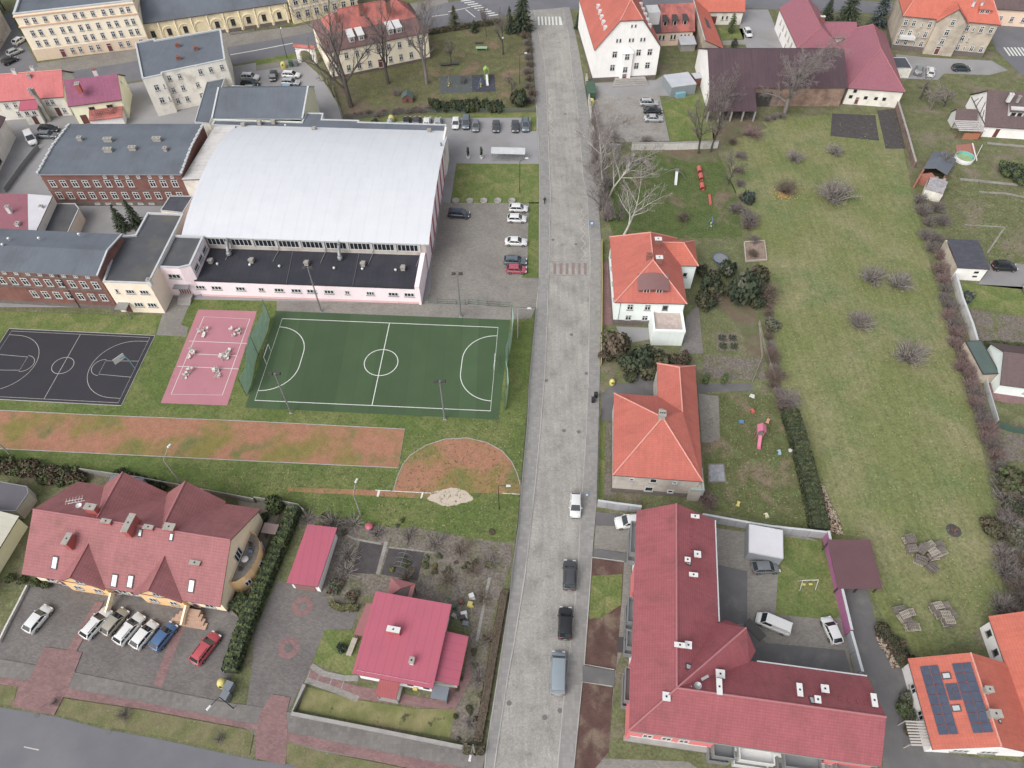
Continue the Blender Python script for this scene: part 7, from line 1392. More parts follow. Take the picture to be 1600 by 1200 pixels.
def tufts(name,poly,n,seed,cols,size):
    rg=random.Random(seed); xs=[p[0] for p in poly]; ys=[p[1] for p in poly]; b=MB(); k=0
    def ins(x,y):
        c=False
        for i in range(len(poly)):
            (x0,y0),(x1,y1)=poly[i],poly[i-1]
            if (y0>y)!=(y1>y) and x<(x1-x0)*(y-y0)/(y1-y0)+x0: c=not c
        return c
    while k<n:
        x,y=rg.uniform(min(xs),max(xs)),rg.uniform(min(ys),max(ys))
        if not ins(x,y): continue
        k+=1; p=P(x,y,.02); m=rg.randrange(len(cols)); s=size*rg.uniform(.5,1.4)
        for j in range(3): a=rg.uniform(0,6.28); d=Vector((math.cos(a),math.sin(a),rg.uniform(.3,.8)))*s; w_=Vector((-d.y,d.x,0)).normalized()*s*.3; b.face([p-w_,p+w_,p+d],m)
    o=b.build(name,cols); o['kind']='stuff'
g1=flatm('straw grass',S(158,148,98),.95,spec=.1); g2=flatm('fresh grass',S(110,128,56),.95,spec=.1); g3=flatm('dark grass',S(86,98,50),.95,spec=.1); g4=flatm('dry leaves',S(140,112,84),.95,spec=.1)
tufts('meadow_grass',prs("1150 205 1400 180 1455 420 1490 540 1530 680 1570 960 1440 1030 1362 930 1300 838 1262 740 1222 610 1205 480 1170 350"),5000,1,[g1,g2,g2,g1],.2)
tufts('sports_grass',prs("640 680 830 640 815 750 806 845 640 845 480 800 300 752 300 722 620 735"),2600,2,[g2,g3,g2,g1],.18)
tufts('garden_grass',prs("1100 620 1225 620 1285 830 1105 790"),1300,3,[g2,g3,g4,g1],.18); tufts('kindergarten_leaves',prs("520 130 690 60 800 40 832 60 836 165 700 175 560 186"),2600,4,[g4,g1,g3,g2],.2); tufts('play_garden_grass',prs("960 240 1120 236 1160 370 1090 370 960 370"),1200,5,[g2,g3,g4],.18); tufts('verge_grass',q(12,"420 775 1580 975 1500 1095 640 930 370 860"),900,6,[g1,g4,g2],.14); tufts('east_garden_grass',prs("1430 250 1600 300 1600 420 1490 380"),1500,7,[g1,g2,g3],.2)
# ------------------------------------------------------------------ walls and fences
f_wall=mat('white garden wall',S(224,220,212),.9,var=.08,sc=.6,fine=.06,fsc=6,c2=S(190,184,176),psc=.5,plo=.5,phi=.7,streak=.1); f_conc=mat('concrete panel wall',S(186,186,192),.9,var=.06,sc=.6,fine=.05,fsc=6,pat='slabs',pu=2.5,pv=50,pa=.2,streak=.08); f_brick=mat('old brick wall',S(148,116,100),.95,var=.2,sc=.8,fine=.15,fsc=6,pat='brick',pu=.3,pv=.09,pa=.25,c2=S(120,100,88),psc=.5); f_stone=mat('rubble stone wall',S(150,150,152),.95,var=.2,sc=1.2,fine=.2,fsc=4,bump=.3); f_pink=mat('pink wall paint',S(186,92,150),.85,var=.06,sc=.6,fine=.04,fsc=6,streak=.08); f_grey=mat('grey concrete fence',S(168,164,158),.9,var=.1,sc=.6,fine=.08,fsc=6,pat='slabs',pu=2.0,pv=50,pa=.25,streak=.08)
m_yfence=flatm('yellow fence paint',S(206,190,92),.7); m_gfence=flatm('green mesh fence',S(60,96,80),.7); m_wood=mat('weathered wood',S(132,120,110),.9,var=.2,sc=2,fine=.15,fsc=8); m_wood2=mat('pale timber',S(186,172,154),.9,var=.2,sc=2,fine=.15,fsc=8); m_mesh=mat('wire mesh',S(110,128,116),.8,alpha=.32); m_mesh2=mat('grey wire mesh',S(130,130,128),.8,alpha=.4)
def wall(name,label,pts,h,th,m,capm=None,cat='wall',zb=0,group=None):
    pts=[Vector((p.x,p.y,0)) for p in pts]; b=MB()
    ribbon(b,pts,th,zb,0,ht=h)
    if capm: 
        root=thing(name,label,cat,(pts[0].x,pts[0].y,0),0,group); b.build('wall_panel',m,root); c=MB(); ribbon(c,pts,th+.1,zb+h+.003,0,ht=.08); c.build('coping',capm,root); return root
    o=b.build(name,m); return tag(o,label,cat,group)
wall('garden_wall','white plastered wall along the pavement by the courtyard car park',W(q(2,"462 500 505 850 512 890 560 912")),1.7,.3,f_wall,m_conc)
wall('garden_wall','white wall between courtyard car park and play garden',W(q(2,"745 937 1020 935 1282 925")),1.8,.3,f_wall,m_conc); wall('garden_wall','brown stained wall piece left of the white wall',W(q(2,"565 935 680 937")),1.5,.3,f_grey)
wall('brick_wall','old brown brick wall beside the long ploughed bed',W(q(3,"795 665 850 850 905 1050")),1.6,.35,f_brick,m_conc)
wall('meadow_wall','white topped meadow wall beside the brown hedgerow',W(q(7,"1148 545 1190 700 1250 860 1290 1000")),1.7,.3,f_wall,m_rim)
wall('meadow_fence','grey fence beside the green roofed shed',W(q(7,"1300 1010 1348 1180")+q(11,"1355 30 1420 250")),1.2,.12,m_rim,cat='fence')
wall('green_fence','dark green sheet fence at the right edge',W(q(11,"1425 268 1500 295 1700 330")),1.4,.08,m_gfence,cat='fence')
wall('panel_wall','pale concrete panel wall north of the apartment house driveway',W(q(10,"530 765 640 782 800 802")),1.9,.2,f_conc,m_rim); wall('panel_wall','pale concrete panel wall across the top of the courtyard',W(q(10,"1175 850 1480 905")+q(11,"0 925 345 962")),1.9,.2,f_conc,m_rim)
r_=wall('pink_wall','pink painted courtyard wall beside the maroon carport',W(q(11,"345 962")+q(15,"485 372")),2.3,.25,f_pink,m_rim); wall('panel_wall','grey end of the courtyard wall by the service lane',W(q(15,"487 376 555 625")),2.0,.25,f_conc,m_rim)
wall('yellow_fence','low yellow fence before the upper villa',W(q(6,"560 320 561 600 559 850 555 1090")),1.1,.08,m_yfence,cat='fence'); wall('garden_fence','grey fence before the lower villa',W(q(10,"550 160 545 235 532 755")),1.0,.07,m_mesh2,cat='fence')
wall('stone_wall','grey rubble wall in front of the bungalow lawn',W(q(13,"310 690 232 868 700 960 1000 1020 1325 1085")),.8,.35,f_stone,m_conc)
wall('concrete_fence','grey concrete fence behind the gabled apartments',W(q(8,"500 555 900 612 1600 745")+q(9,"0 735 185 760 275 780 312 815")),1.5,.12,f_grey,cat='fence')
wall('low_kerb_wall','pale low wall beside the white parked car',W(q(12,"178 65 115 190 45 325 0 420")),.5,.25,f_wall)
wall('yard_fence','grey yard fence behind the van on the west edge',W([(10,301),(38,262),(62,232)]),1.3,.1,m_gal,cat='fence'); wall('drive_fence','dark wire fence along the drive behind the hall',W(q(1,"470 520 540 750")),1.2,.05,m_mesh2,cat='fence'); wall('drive_fence','wire fence along the kindergarten verge',W(q(1,"545 755 1000 705 1750 700")),1.1,.04,m_mesh,cat='fence')
wall('street_fence','grey wire fence on the garden side of the left pavement',W(prs("823 40 831 90 838 165")),1.3,.05,m_mesh,cat='fence'); wall('sports_fence','low edging fence between sports lawn and left pavement',W(prs("836 484 826 600 822 662 814 750 808 826 796 925")),.9,.05,m_mesh2,cat='fence')
def slatfence(name,label,pts,h,m,gap=1.6):
    root=thing(name,label,'fence',(pts[0].x,pts[0].y,0)); b=MB()
    for a,c in zip(pts,pts[1:]):
        for z in (.15,h*.5,h-.05): b.bar(a+Vector((0,0,z)),c+Vector((0,0,z)),.04,.05)
    b.build('rail',m,root)
    for a,c in zip(pts,pts[1:]):
        n=max(1,int((c-a).length/gap))
        for i in range(n): p=a.lerp(c,i/n); t=MB(); t.box((p.x,p.y,0),(.07,.07,h)); t.build('post',m,root)
    return root
slatfence('gate_fence','green metal fence and gate between car park and pitch',W(q(5,"1080 695 1310 705 1330 700 1450 712 1590 720")),1.3,m_gfence); slatfence('yard_railing','dark railing along the far street in front of the arcaded hall',W(q(0,"1440 222 1600 195")+q(1,"0 195 220 165")),.9,m_dframe,2.5)
slatfence('plot_fence','sagging post fence between villa garden and meadow',W(q(6,"1500 1190 1560 1040")+q(7,"-60 820 -20 1000 40 1180")),.9,m_wood2,2.2)
# ------------------------------------------------------------------ sports ground equipment
def netmat():
    T=NT('ball net'); o=T.sep(T.tc.outputs['UV']); T.b.inputs['Base Color'].default_value=(*S(176,232,206),1); T.b.inputs['Roughness'].default_value=.8
    f=T.rng(T.noise(T.tc.outputs['Object'],.7,4),.3,.7,.62,.85); T.l(f,T.b.inputs['Alpha']); return T.m
m_net=netmat()
def ballnet(label,p0,p1,h,lean=0):
    root=thing('ball_net',label,'net',p0,0,'ball nets of the football pitch'); d=(p1-p0); s=Vector((-d.y,d.x,0)).normalized(); b=MB(); n=8
    for i in range(n):
        a,c=p0.lerp(p1,i/n),p0.lerp(p1,(i+1)/n); w0=lambda t:s*(.25*math.sin(t*9)); b.face([a+w0(i/n),c+w0((i+1)/n),c+w0((i+1)/n)*2+Vector((0,0,h-.1-.25*((i+1)%2))),a+w0(i/n)*2+Vector((0,0,h-.1-.25*(i%2)))])
    b.build('netting',m_net,root)
    for i in range(5): p=p0.lerp(p1,i/4); b=MB(); b.tube(p,p+Vector((0,0,h)),.06,.05,6); b.build('post',m_gfence,root)
    b=MB(); b.tube(p0+Vector((0,0,h)),p1+Vector((0,0,h)),.03,.03,4); b.build('top_wire',m_gfence,root)
ballnet('tall green ball net between red court and football pitch',P(422,498),P(385,618),5.0); ballnet('tall green ball net at the street end of the football pitch',P(800,506),P(789,641),5.0)
for s in (-1,1):
    root=thing('goal','small football goal at the '+('net side' if s<0 else 'street side')+' of the pitch','goal',pf(s*20.05,0),0,'goals of the football pitch')
    b=MB(); 
    for y in (-1.5,1.5): b.tube(pf(s*20.05,y),pf(s*20.05,y)+Vector((0,0,2)),.05)
    b.tube(pf(s*20.05,-1.5)+Vector((0,0,2)),pf(s*20.05,1.5)+Vector((0,0,2)),.05); b.build('goal_frame',m_white,root); b=MB()
    for y in (-1.5,0,1.5): b.path([pf(s*20.05,y)+Vector((0,0,2)),pf(s*20.85,y)+Vector((0,0,1.9)),pf(s*21.2,y)],.03,4)
    b.path([pf(s*21.2,-1.5),pf(s*21.2,1.5)],.03,4); b.path([pf(s*20.85,-1.5)+Vector((0,0,1.9)),pf(s*20.85,1.5)+Vector((0,0,1.9))],.03,4); b.build('back_frame',m_dframe,root)
def flood(px_,h,lab,rz=0):
    p=P(*px_,0); root=thing('floodlight_pole',lab,'floodlight',p,0,'floodlight poles of the pitch'); b=MB(); b.tube(p,p+Vector((0,0,h)),.16,.11,8); b.build('pole',m_gal,root)
    b=MB(); b.bar(p+Vector((-.9,0,h)),p+Vector((.9,0,h)),.1,.1); b.build('crossbar',m_gal,root)
    for x in (-.6,.6): b=MB(); b.box((p.x+x,p.y-.12,h-.02),(.75,.55,.3),0,0,.8); b.build('floodlight_head',m_dframe,root)
    b=MB(); b.box((p.x,p.y,0),(.5,.5,.15)); b.build('base',m_conc,root)
flood((502,487),11.2,'floodlight pole standing before the pink annex wall'); flood((720,495),11.0,'floodlight pole beside the car park fence'); flood((455,645),10.6,'floodlight pole at the lower left of the pitch'); flood((695,655),10.4,'floodlight pole at the lower right of the pitch')
def lamp(px_,h,hx,lab,m=None,arm=1.0,dirn=(1,0),dark=False):
    p=P(*px_,0); d=Vector((dirn[0],dirn[1],0)).normalized(); root=thing('street_lamp',lab,'street lamp',p,0,'street lamps'); b=MB(); b.tube(p,p+Vector((0,0,h)),.13 if not dark else .07,.08 if not dark else .05,8); b.build('pole',m_black if dark else m_conc,root)
    b=MB(); t=p+Vector((0,0,h)); e=t+d*arm+Vector((0,0,hx)); b.path([t,e],.045,6); b.build('arm',m_black if dark else m_gal,root); b=MB(); b.box((e.x+d.x*.25,e.y+d.y*.25,e.z-.08),(.75,.32,.18),math.atan2(d.y,d.x),0,.7); b.build('lamp_head',m_white,root)
lamp((284,757),7.4,1.3,'concrete street lamp behind the gabled apartments',arm=1.6,dirn=(.55,1)); lamp((564,805),6.6,1.4,'concrete street lamp by the bungalow garden',arm=1.3,dirn=(.35,1)); lamp((780,796),7.3,.0,'thin black lamp beside the sand pit',arm=1.2,dirn=(1,0),dark=True); lamp((19,713),7.0,1.2,'concrete lamp at the left edge of the sports field',arm=1.2,dirn=(-.4,1))
lamp((365,1107),5.6,.3,'lamp leaning over the near pavement beside the bins',arm=1.3,dirn=(-.7,-1),dark=True); lamp((742,1177),5.0,.2,'lamp at the stone wall corner by the street',arm=1.2,dirn=(-.2,-1)); lamp((812,131),7.6,.3,'dark lamp along the left street shrubs',arm=1.2,dirn=(1,.15),dark=True); lamp((812,301),8.0,.5,'thin lamp in the car park lawn by the bicycle shelter',arm=1.2,dirn=(1,.2),dark=True); lamp((809,528),7.6,.2,'grey lamp beside the street end ball net',arm=1.7,dirn=(1,0))
lamp(q(1,"195 365")[0],7,.4,'thin dark lamp on the far street verge',arm=1.0,dirn=(0,1),dark=True)
p=P(786,86); root=thing('globe_lamp','white globe lamp in the kindergarten garden','lamp',p); b=MB(); b.tube(p,p+Vector((0,0,4.4)),.05); b.build('pole',m_black,root); b=MB(); b.ball(p+Vector((0,0,4.6)),.26); b.build('globe',m_white,root)
# basketball stand
p=P(212,577); bp=P(*q(4,"745 1045")[0],3.2); root=thing('basketball_stand','cyan basketball stand with a white backboard','basketball hoop',p); cy=flatm('cyan paint',S(86,156,170),.5); b=MB(); t=Vector((p.x-.6,p.y+.2,3.4)); b.path([p,p+Vector((-.2,.1,2.4)),t,Vector((bp.x+.15,bp.y,3.3))],.08,6); b.build('post',cy,root)
b=MB(); b.box((bp.x,bp.y,2.7),(.06,2.0,1.2),R(-38)); b.build('backboard',m_white,root); b=MB(); c=Vector((bp.x-.35,bp.y,3.0)); b.path([c+Vector((.23*math.cos(t),.23*math.sin(t),0)) for t in [math.pi*k/6 for k in range(13)]],.02,4); b.build('rim',flatm('orange rim',S(200,90,50),.5),root)
b=MB(); q0=bf(-bl-.5,0)
# heaps of white chairs on the red court
m_chair=flatm('white chair frame',S(222,216,206),.6)
for i,(s,lab) in enumerate((("1268 880",'heap of white chairs at the top left of the red court'),("1478 882",'heap of white chairs at the top right of the red court'),("1215 1012",'heap of white chairs at the left of the middle line'),("1418 1018",'largest heap of white chairs right of the middle line'),("1158 1140",'fanned white chairs at the lower left of the red court'),("1365 1145",'heap of white chairs at the lower right of the red court'))):
    p=P(*q(4,s)[0],0); rg=random.Random(70+i); root=thing('chair_heap',lab,'chair heap',(p.x,p.y,.04),0,'heaps of white chairs on the red court')
    for j in range(9 if i==3 else 7):
        b=MB(); o=Vector((p.x+rg.uniform(-.75,.75),p.y+rg.uniform(-1.0,1.0),.05+.28*(j%3))); a=rg.uniform(0,6.28); u=Vector((math.cos(a),math.sin(a),rg.uniform(-.35,.35))); v=Vector((-math.sin(a),math.cos(a),rg.uniform(-.2,.3))); n_=u.cross(v).normalized()
        b.slabq(o,u*.48,v*.46,.04); b.slabq(o,u*.48,n_*.5+v*-.1,.04)
        for x in (.03,.45):
            for y in (.02,.42): b.bar(o+u*x+v*y,o+u*x+v*y-n_*.36,.05,.05)
        b.build('chair',m_chair,root)
# bicycle shelter and planters
p0,p1=P(*q(1,"1475 1005")[0],0),P(*q(2,"75 1010")[0],0); root=thing('bicycle_shelter','bicycle shelter with pale roof and barred front on the car park lawn','shelter',p0); d=(p1-p0).normalized(); s=Vector((-d.y,d.x,0)); L=(p1-p0).length; b=MB(); b.slabq(p0-d*.2-s*.3+Vector((0,0,2.05)),d*(L+.4),s*2.0+Vector((0,0,.3)),.08); b.build('shelter_roof',m_rim,root)
b=MB()
for i in range(12): q_=p0+d*(L*i/11); b.tube(q_,q_+Vector((0,0,2.05)),.03,.03,4)
for z in (.3,1.1,1.9): b.tube(p0+Vector((0,0,z)),p1+Vector((0,0,z)),.03,.03,4)
b.build('bar_front',m_gal,root); b=MB()
for i in range(4): q_=p0+d*(L*i/3)+s*1.6; b.tube(q_,q_+Vector((0,0,2.3)),.05,.05,6)
b.build('post',m_gal,root)
for i,s_ in enumerate(("1327 990","1410 990")):
    p=P(*q(1,s_)[0],0); root=thing('planter',('left','right')[i]+' planter with a slim cypress near the bicycle shelter','planter',p,0,'planters near the bicycle shelter'); b=MB(); b.lathe(p,[(.28,0),(.45,.5),(.40,.5),(.36,.42),(0,.42)],12); b.build('pot',m_cwhite,root); rg=random.Random(i); b=MB(); cards(b,rg,p+Vector((0,0,1.8)),(.33,.33,1.4),200,.11); b.build('cypress',l_dark,root)
for i in range(5):
    p=P(*q(5,"%g 58"%(1248+i*88))[0],0); b=MB(); b.lathe(p,[(.75,0),(.8,.35),(.68,.38),(.62,.2),(0,.2)],14); o=b.build('ring_planter',m_conc); tag(o,'low round concrete planter in the row above the car park','planter','round planters above the car park')
# ------------------------------------------------------------------ bins
def igloo(px_,m,lab,h=1.7,r=.75,z=0):
    p=P(*px_,z); root=thing('recycling_bin',lab,'recycling bin',p,0,'recycling bins'); b=MB(); b.lathe(p,[(r*.92,0),(r,.4),(r*.96,h*.62),(r*.7,h*.9),(r*.3,h),(0,h)],14); b.build('bin_shell',m,root); b=MB(); b.tube(p+Vector((0,-r*.75,h*.7)),p+Vector((0,-r*1.02,h*.66)),.18,.18,10); b.build('inlet',m_black,root)
def wheelie(px_,m,lab,z=0,rz=0,sc=1.0,grp='wheelie bins'):
    p=P(*px_,z); root=thing('wheelie_bin',lab,'bin',p,rz,grp); p=Vector((0,0,0)); rl=root.location.copy(); root.location=(0,0,0); rr=root.rotation_euler.copy()
    b=MB(); b.box((0,0,.12),(.52*sc,.58*sc,.85*sc),0,0,1.14); b.build('bin_body',m,root); b=MB(); b.box((0,0,.12+.85*sc),(.64*sc,.72*sc,.09)); b.build('lid',m,root); b=MB(); b.tube((-.26*sc,.28*sc,.12),(.26*sc,.28*sc,.12),.12,.12,10); b.build('wheel',m_black,root); root.location=rl
y_=flatm('yellow plastic',S(224,204,84),.5); gy=flatm('grey plastic',S(112,122,130),.6); gn=flatm('green plastic',S(52,92,66),.6)
igloo((612,190),y_,'yellow recycling bin beside the parked car row'); igloo((610,196),flatm('pale blue plastic',S(160,180,188),.5),'pale blue recycling bin under the yellow one'); igloo(q(1,"175 425")[0],y_,'yellow recycling bin at the far street yard'); igloo(q(2,"494 655")[0],y_,'yellow recycling bin behind the white pavement wall',z=0); igloo(q(12,"1400 680")[0],y_,'yellow recycling bin at the end of the clipped hedge',1.6,.65)
for s,m,l in (("222 415",gn,'green bin between yellow and grey bins'),("254 412",gy,'grey bin beside the gate arch')): wheelie(q(1,s)[0],m,l,sc=1.5)
for s,l in (("1448 705",'grey container behind the yellow recycling bin'),("1425 765",'grey container nearest the leaning lamp')): wheelie(q(12,s)[0],gy,l,sc=1.6,rz=R(-20))
wheelie(q(10,"522 82")[0],m_black,'black bin nearer the lower villa gate',.12); wheelie(q(10,"506 112")[0],m_black,'black bin nearer the cobbled street',.12)
p=P(*q(2,"490 590")[0],0); b=MB(); b.prism([p+Vector((x,y,0)) for x,y in ((-1,-2.6),(1,-2.6),(1,2.6),(-1,2.6))],0,1.9); root=thing('green_container','dark green container behind the white pavement wall','container',p); b.build('container_body',gn,root); b=MB(); b.prism([p+Vector((x,y,0)) for x,y in ((-1.1,-2.7),(1.1,-2.7),(1.1,2.7),(-1.1,2.7))],1.903,2.0); b.build('lid',gn,root)
igloo((956,600),y_,'yellow bin in the lower villa yard',1.2,.5)
# ------------------------------------------------------------------ playgrounds
m_redp2=flatm('red play paint',S(206,66,54),.6); m_pinkp=flatm('pink plastic',S(220,90,130),.5); m_lime=flatm('lime paint',S(150,200,60),.6); m_bluep=flatm('blue paint',S(70,120,180),.6)
def slide(px0,px1,h,lab,mt,ms,rm,zroof=True,name='play_slide'):
    a,c=P(*px0,0),P(*px1,0); d=(c-a).normalized(); s=Vector((-d.y,d.x,0)); root=thing(name,lab,'slide',a)
    for x in (-.5,.5):
        for y in (-.5,.5): q_=a+d*x+s*y; b=MB(); b.tube(q_,q_+Vector((0,0,h+(1.1 if zroof else .7))),.05,.05,6); b.build('post',mt,root)
    b=MB(); b.box((a.x,a.y,h-.08),(1.1,1.1,.08),math.atan2(d.y,d.x)); b.build('platform',m_wood,root)
    if zroof: b=MB(); t=h+1.1; A=[a+d*x+s*y+Vector((0,0,t)) for x,y in ((-.7,-.7),(.7,-.7),(.7,.7),(-.7,.7))]; r0,r1=a-d*.7+Vector((0,0,t+.6)),a+d*.7+Vector((0,0,t+.6)); b.shell([[A[0],A[1],r1,r0],[A[2],A[3],r0,r1]],.06); b.build('roof',rm,root)
    b=MB(); p0=a+d*.5+Vector((0,0,h)); p1=c-d*.5+Vector((0,0,.25)); p2=c+Vector((0,0,.2))
    for u,v in ((p0,p1),(p1,p2)):
        b.face([u-s*.3,v-s*.3,v+s*.3,u+s*.3]); 
        for k in (-.3,.3): b.face([u+s*k,v+s*k,v+s*k+Vector((0,0,.18)),u+s*k+Vector((0,0,.18))])
    b.build('chute',ms,root); return root
slide(q(1,"1440 495")[0],q(1,"1447 540")[0],1.6,'lime roofed slide on the dark playground mat',m_lime,m_white,m_lime)
slide(q(2,"1022 1100")[0],q(2,"1021 1162")[0],1.6,'white slide with green frame and curved ladders',m_green,m_white,m_green,False); root=thing('climbing_arch','pale climbing arches beside the white slide','climbing frame',P(*q(2,"1040 1110")[0],0)); b=MB()
for s0,s1 in (("950 1085","1010 1100"),("1035 1110","1085 1118")):
    a,c=P(*q(2,s0)[0],0),P(*q(2,s1)[0],0); b.path([a.lerp(c,t)+Vector((0,0,1.6*math.sin(math.pi*.5*(1+ (t if s0[0]=='1' else 1-t)*1)) if False else 1.6*math.sin(math.pi*(.5*t if s0[0]=='9' else .5+.5*t)))) for t in [k/6 for k in range(7)]],.05,5)
b.build('arch',m_gal,root)
slide(q(2,"722 1022")[0],q(2,"722 1072")[0],1.3,'old white slide among the birches',m_wood,m_white,m_wood,False); root=thing('play_ramp','weathered wooden play bridge with ramp','play ramp',P(*q(2,"810 1010")[0],0)); b=MB(); a,c,e=P(*q(2,"745 1018")[0],0),P(*q(2,"820 1022")[0],0),P(*q(2,"865 1045")[0],0); up=Vector((0,0,1.1)); b.bar(a+up,c+up,1.2,.1); b.bar(c+up,e,1.2,.1); 
for p in (a,c): b.tube(p,p+up*1.9,.06,.06,5)
b.bar(a+up*1.8,c+up*1.8,.06,.06); b.bar(c+up*1.8,e+up*.8,.06,.06); b.build('deck',m_wood,root)
root=thing('crawl_tunnel','three red crawl tunnel barrels in a row','play tunnel',P(*q(2,"1180 1100")[0],0))
for s0,s1 in (("1168 1045","1175 1075"),("1178 1090","1184 1120"),("1186 1150","1192 1180")):
    a,c=P(*q(2,s0)[0],.5),P(*q(2,s1)[0],.5); b=MB(); b.tube(a,c,.5,.5,14,0,False); b.tube(a,c,.44,.44,14,0,False); b.build('barrel',m_redp2,root)
a,c=P(*q(6,"1234 15")[0],.4),P(*q(6,"1240 75")[0],.4); b=MB(); b.bar(a,c,.5,.12); b.bar(a+Vector((0,0,-.2)),a+Vector((0,.05,-.2)),.5,.4); b.bar(c+Vector((0,0,-.2)),c+Vector((0,.05,-.2)),.5,.4); tag(b.build('red_bench',m_redp2),'long red bench below the crawl tunnel','bench')
def swing(px_,ang,lab,mc,w_=2.2,h=2.0):
    p=P(*px_,0); d=Vector((math.cos(R(ang)),math.sin(R(ang)),0)); s=Vector((-d.y,d.x,0)); root=thing('swing',lab,'swing',p)
    for x in (-1,1):
        t=p+d*(x*w_/2)+Vector((0,0,h)); 
        for y in (-.7,.7): b=MB(); b.tube(p+d*(x*w_/2)+s*y,t,.05,.05,5); b.build('leg',mc,root)
    b=MB(); b.tube(p-d*w_/2+Vector((0,0,h)),p+d*w_/2+Vector((0,0,h)),.05); b.build('crossbeam',mc,root)
    for x in (-.5,.5): b=MB(); c=p+d*x; b.tube(c-d*.2+Vector((0,0,.5)),c-d*.2+Vector((0,0,h)),.015,.015,3); b.tube(c+d*.2+Vector((0,0,.5)),c+d*.2+Vector((0,0,h)),.015,.015,3); b.box((c.x,c.y,.45),(.5,.3,.08),R(ang)); b.build('swing_seat',y_,root)
swing(q(15,"238 60")[0],2,'white framed swing with yellow seats in the apartment courtyard',m_white); swing(q(6,"1242 215")[0],80,'blue and yellow swing behind the upper villa',m_bluep,1.8,1.8); swing(q(1,"1405 545")[0],85,'blue swing frame on the dark playground mat',m_bluep,1.8,2.0); swing(q(1,"1205 540")[0],85,'grey swing frame on the green playground mat',m_gal,2.0,2.2)
def block(name,lab,cat,px_,sz,m,rz=0,z=0,legs=True,m2=None):
    p=P(*px_,z); root=thing(name,lab,cat,p); c,s=math.cos(R(rz)),math.sin(R(rz)); b=MB(); b.box((p.x,p.y,z+sz[2]-.1),(sz[0],sz[1],.1),R(rz)); b.build('top',m,root)
    for x in (-.42,.42):
        for y in (-.4,.4): b=MB(); b.box((p.x+sz[0]*x*c-sz[1]*y*s,p.y+sz[0]*x*s+sz[1]*y*c,z),(.08,.08,sz[2]-.1),R(rz)); b.build('leg',m2 or m,root)
    return root
block('garden_table','pale green table in the kindergarten garden','table',q(1,"1410 312")[0],(3,1.1,.7),flatm('pale green top',S(150,196,140),.6)); block('garden_bench','dark bench behind the pale green table','bench',q(1,"1395 275")[0],(2.2,.6,.5),m_dframe); block('sand_box_cover','dark covered sand box left of the playground','sand box',q(1,"1180 410")[0],(2.4,1,.5),m_dframe); block('sand_box_cover','second dark covered box right of the first','sand box',q(1,"1238 405")[0],(2.2,1,.5),m_dframe)
block('spring_rider','dark play car on the green playground mat','play car',q(1,"1296 515")[0],(1.0,2.2,1.0),m_dframe,0,.04); block('garden_bench','timber garden bench on the bungalow lawn','bench',q(13,"603 450")[0],(.7,2.4,.6),m_wood2,-15,.045)
fr=Frame(*q(1,"912 650 985 648"),0); root=base('playhouse','small brown playhouse with green roof in the kindergarten garden','playhouse',fr,1,1); walls(root,rect(fr,.2,.2,fr.L-.2,2.2),1.4,flatm('brown playhouse wall',S(128,74,60),.8),[[fr(.2,.2,1.35),fr(fr.L-.2,.2,1.35),fr(fr.L/2,.2,2.1)]]); fs,rd=gable_roof(fr,0,0,fr.L,2.5,1.4,.9,'b'); roof(root,fs,r_teal,t=.08); win(root,fr(fr.L/2,.195,.3),fr.rz,.7,1.0,'two nosill',m_brown)
slide((1184,683),(1185,703),1.4,'pink playhouse tower with pink slide on the villa lawn',m_pinkp,m_pinkp,m_pinkp,True,'pink_play_tower')
p=P(*q(6,"1300 428")[0],0); root=thing('trampoline','round blue trampoline beside the evergreens','trampoline',p); b=MB(); b.lathe(p,[(1.25,.75),(1.45,.72),(1.45,.66)],20); b.build('pad',m_bluep,root); b=MB(); b.lathe(p,[(0,.70),(1.25,.70)],20); b.build('mat',m_gal,root); b=MB()
for k in range(6): t=k*math.pi/3; q_=p+Vector((1.4*math.cos(t),1.4*math.sin(t),0)); b.tube(q_,q_+Vector((0,0,.7)),.03,.03,5)
b.build('leg',m_gal,root)
p=P(*q(10,"1285 560")[0],0); b=MB(); b.prism(W(q(10,"1222 500 1325 500 1338 615 1225 618")),0,.12); root=thing('sand_pit_frame','grey covered sand pit beside the lower villa porch','sand pit',p); b.build('frame',m_wood,root); b=MB(); b.prism(W(q(10,"1232 508 1318 508 1330 606 1232 609")),.121,.17); b.build('cover',mat('grey tarpaulin',S(150,152,160),.8,var=.3,sc=2,bump=.5),root)
rg=random.Random(9)
for k,s,m,lab in ((10,"1432 240",m_bluep,'small blue toy on the upper villa lawn'),(10,"1500 80",m_white,'white ball near the garden path'),(10,"1500 172",m_redp2,'small red plank toy'),(10,"1597 235",flatm('orange toy',S(226,150,100),.6),'orange toy bench under the bare shrubs'),(11,"68 430",flatm('pale blue toy',S(150,190,205),.6),'pale blue toy by the striped hedge'),(11,"145 420",m_white,'white toy at the foot of the striped hedge'),(10,"1412 752",y_,'colourful ride on toy on the lower lawn'),(10,"1588 825",flatm('cream toy',S(226,220,170),.6),'cream ride on toy on the lower lawn')):
    p=P(*q(k,s)[0],0); root=thing('garden_toy',lab,'toy',p,0,'toys on the villa lawn'); b=MB(); b.box((p.x,p.y,.12),(.55,.9,.35),rg.uniform(0,3),0,.7); b.build('toy_body',m,root); b=MB(); b.tube(p+Vector((-.3,0,.15)),p+Vector((.3,0,.15)),.16,.16,10); b.build('wheel',m_black,root)
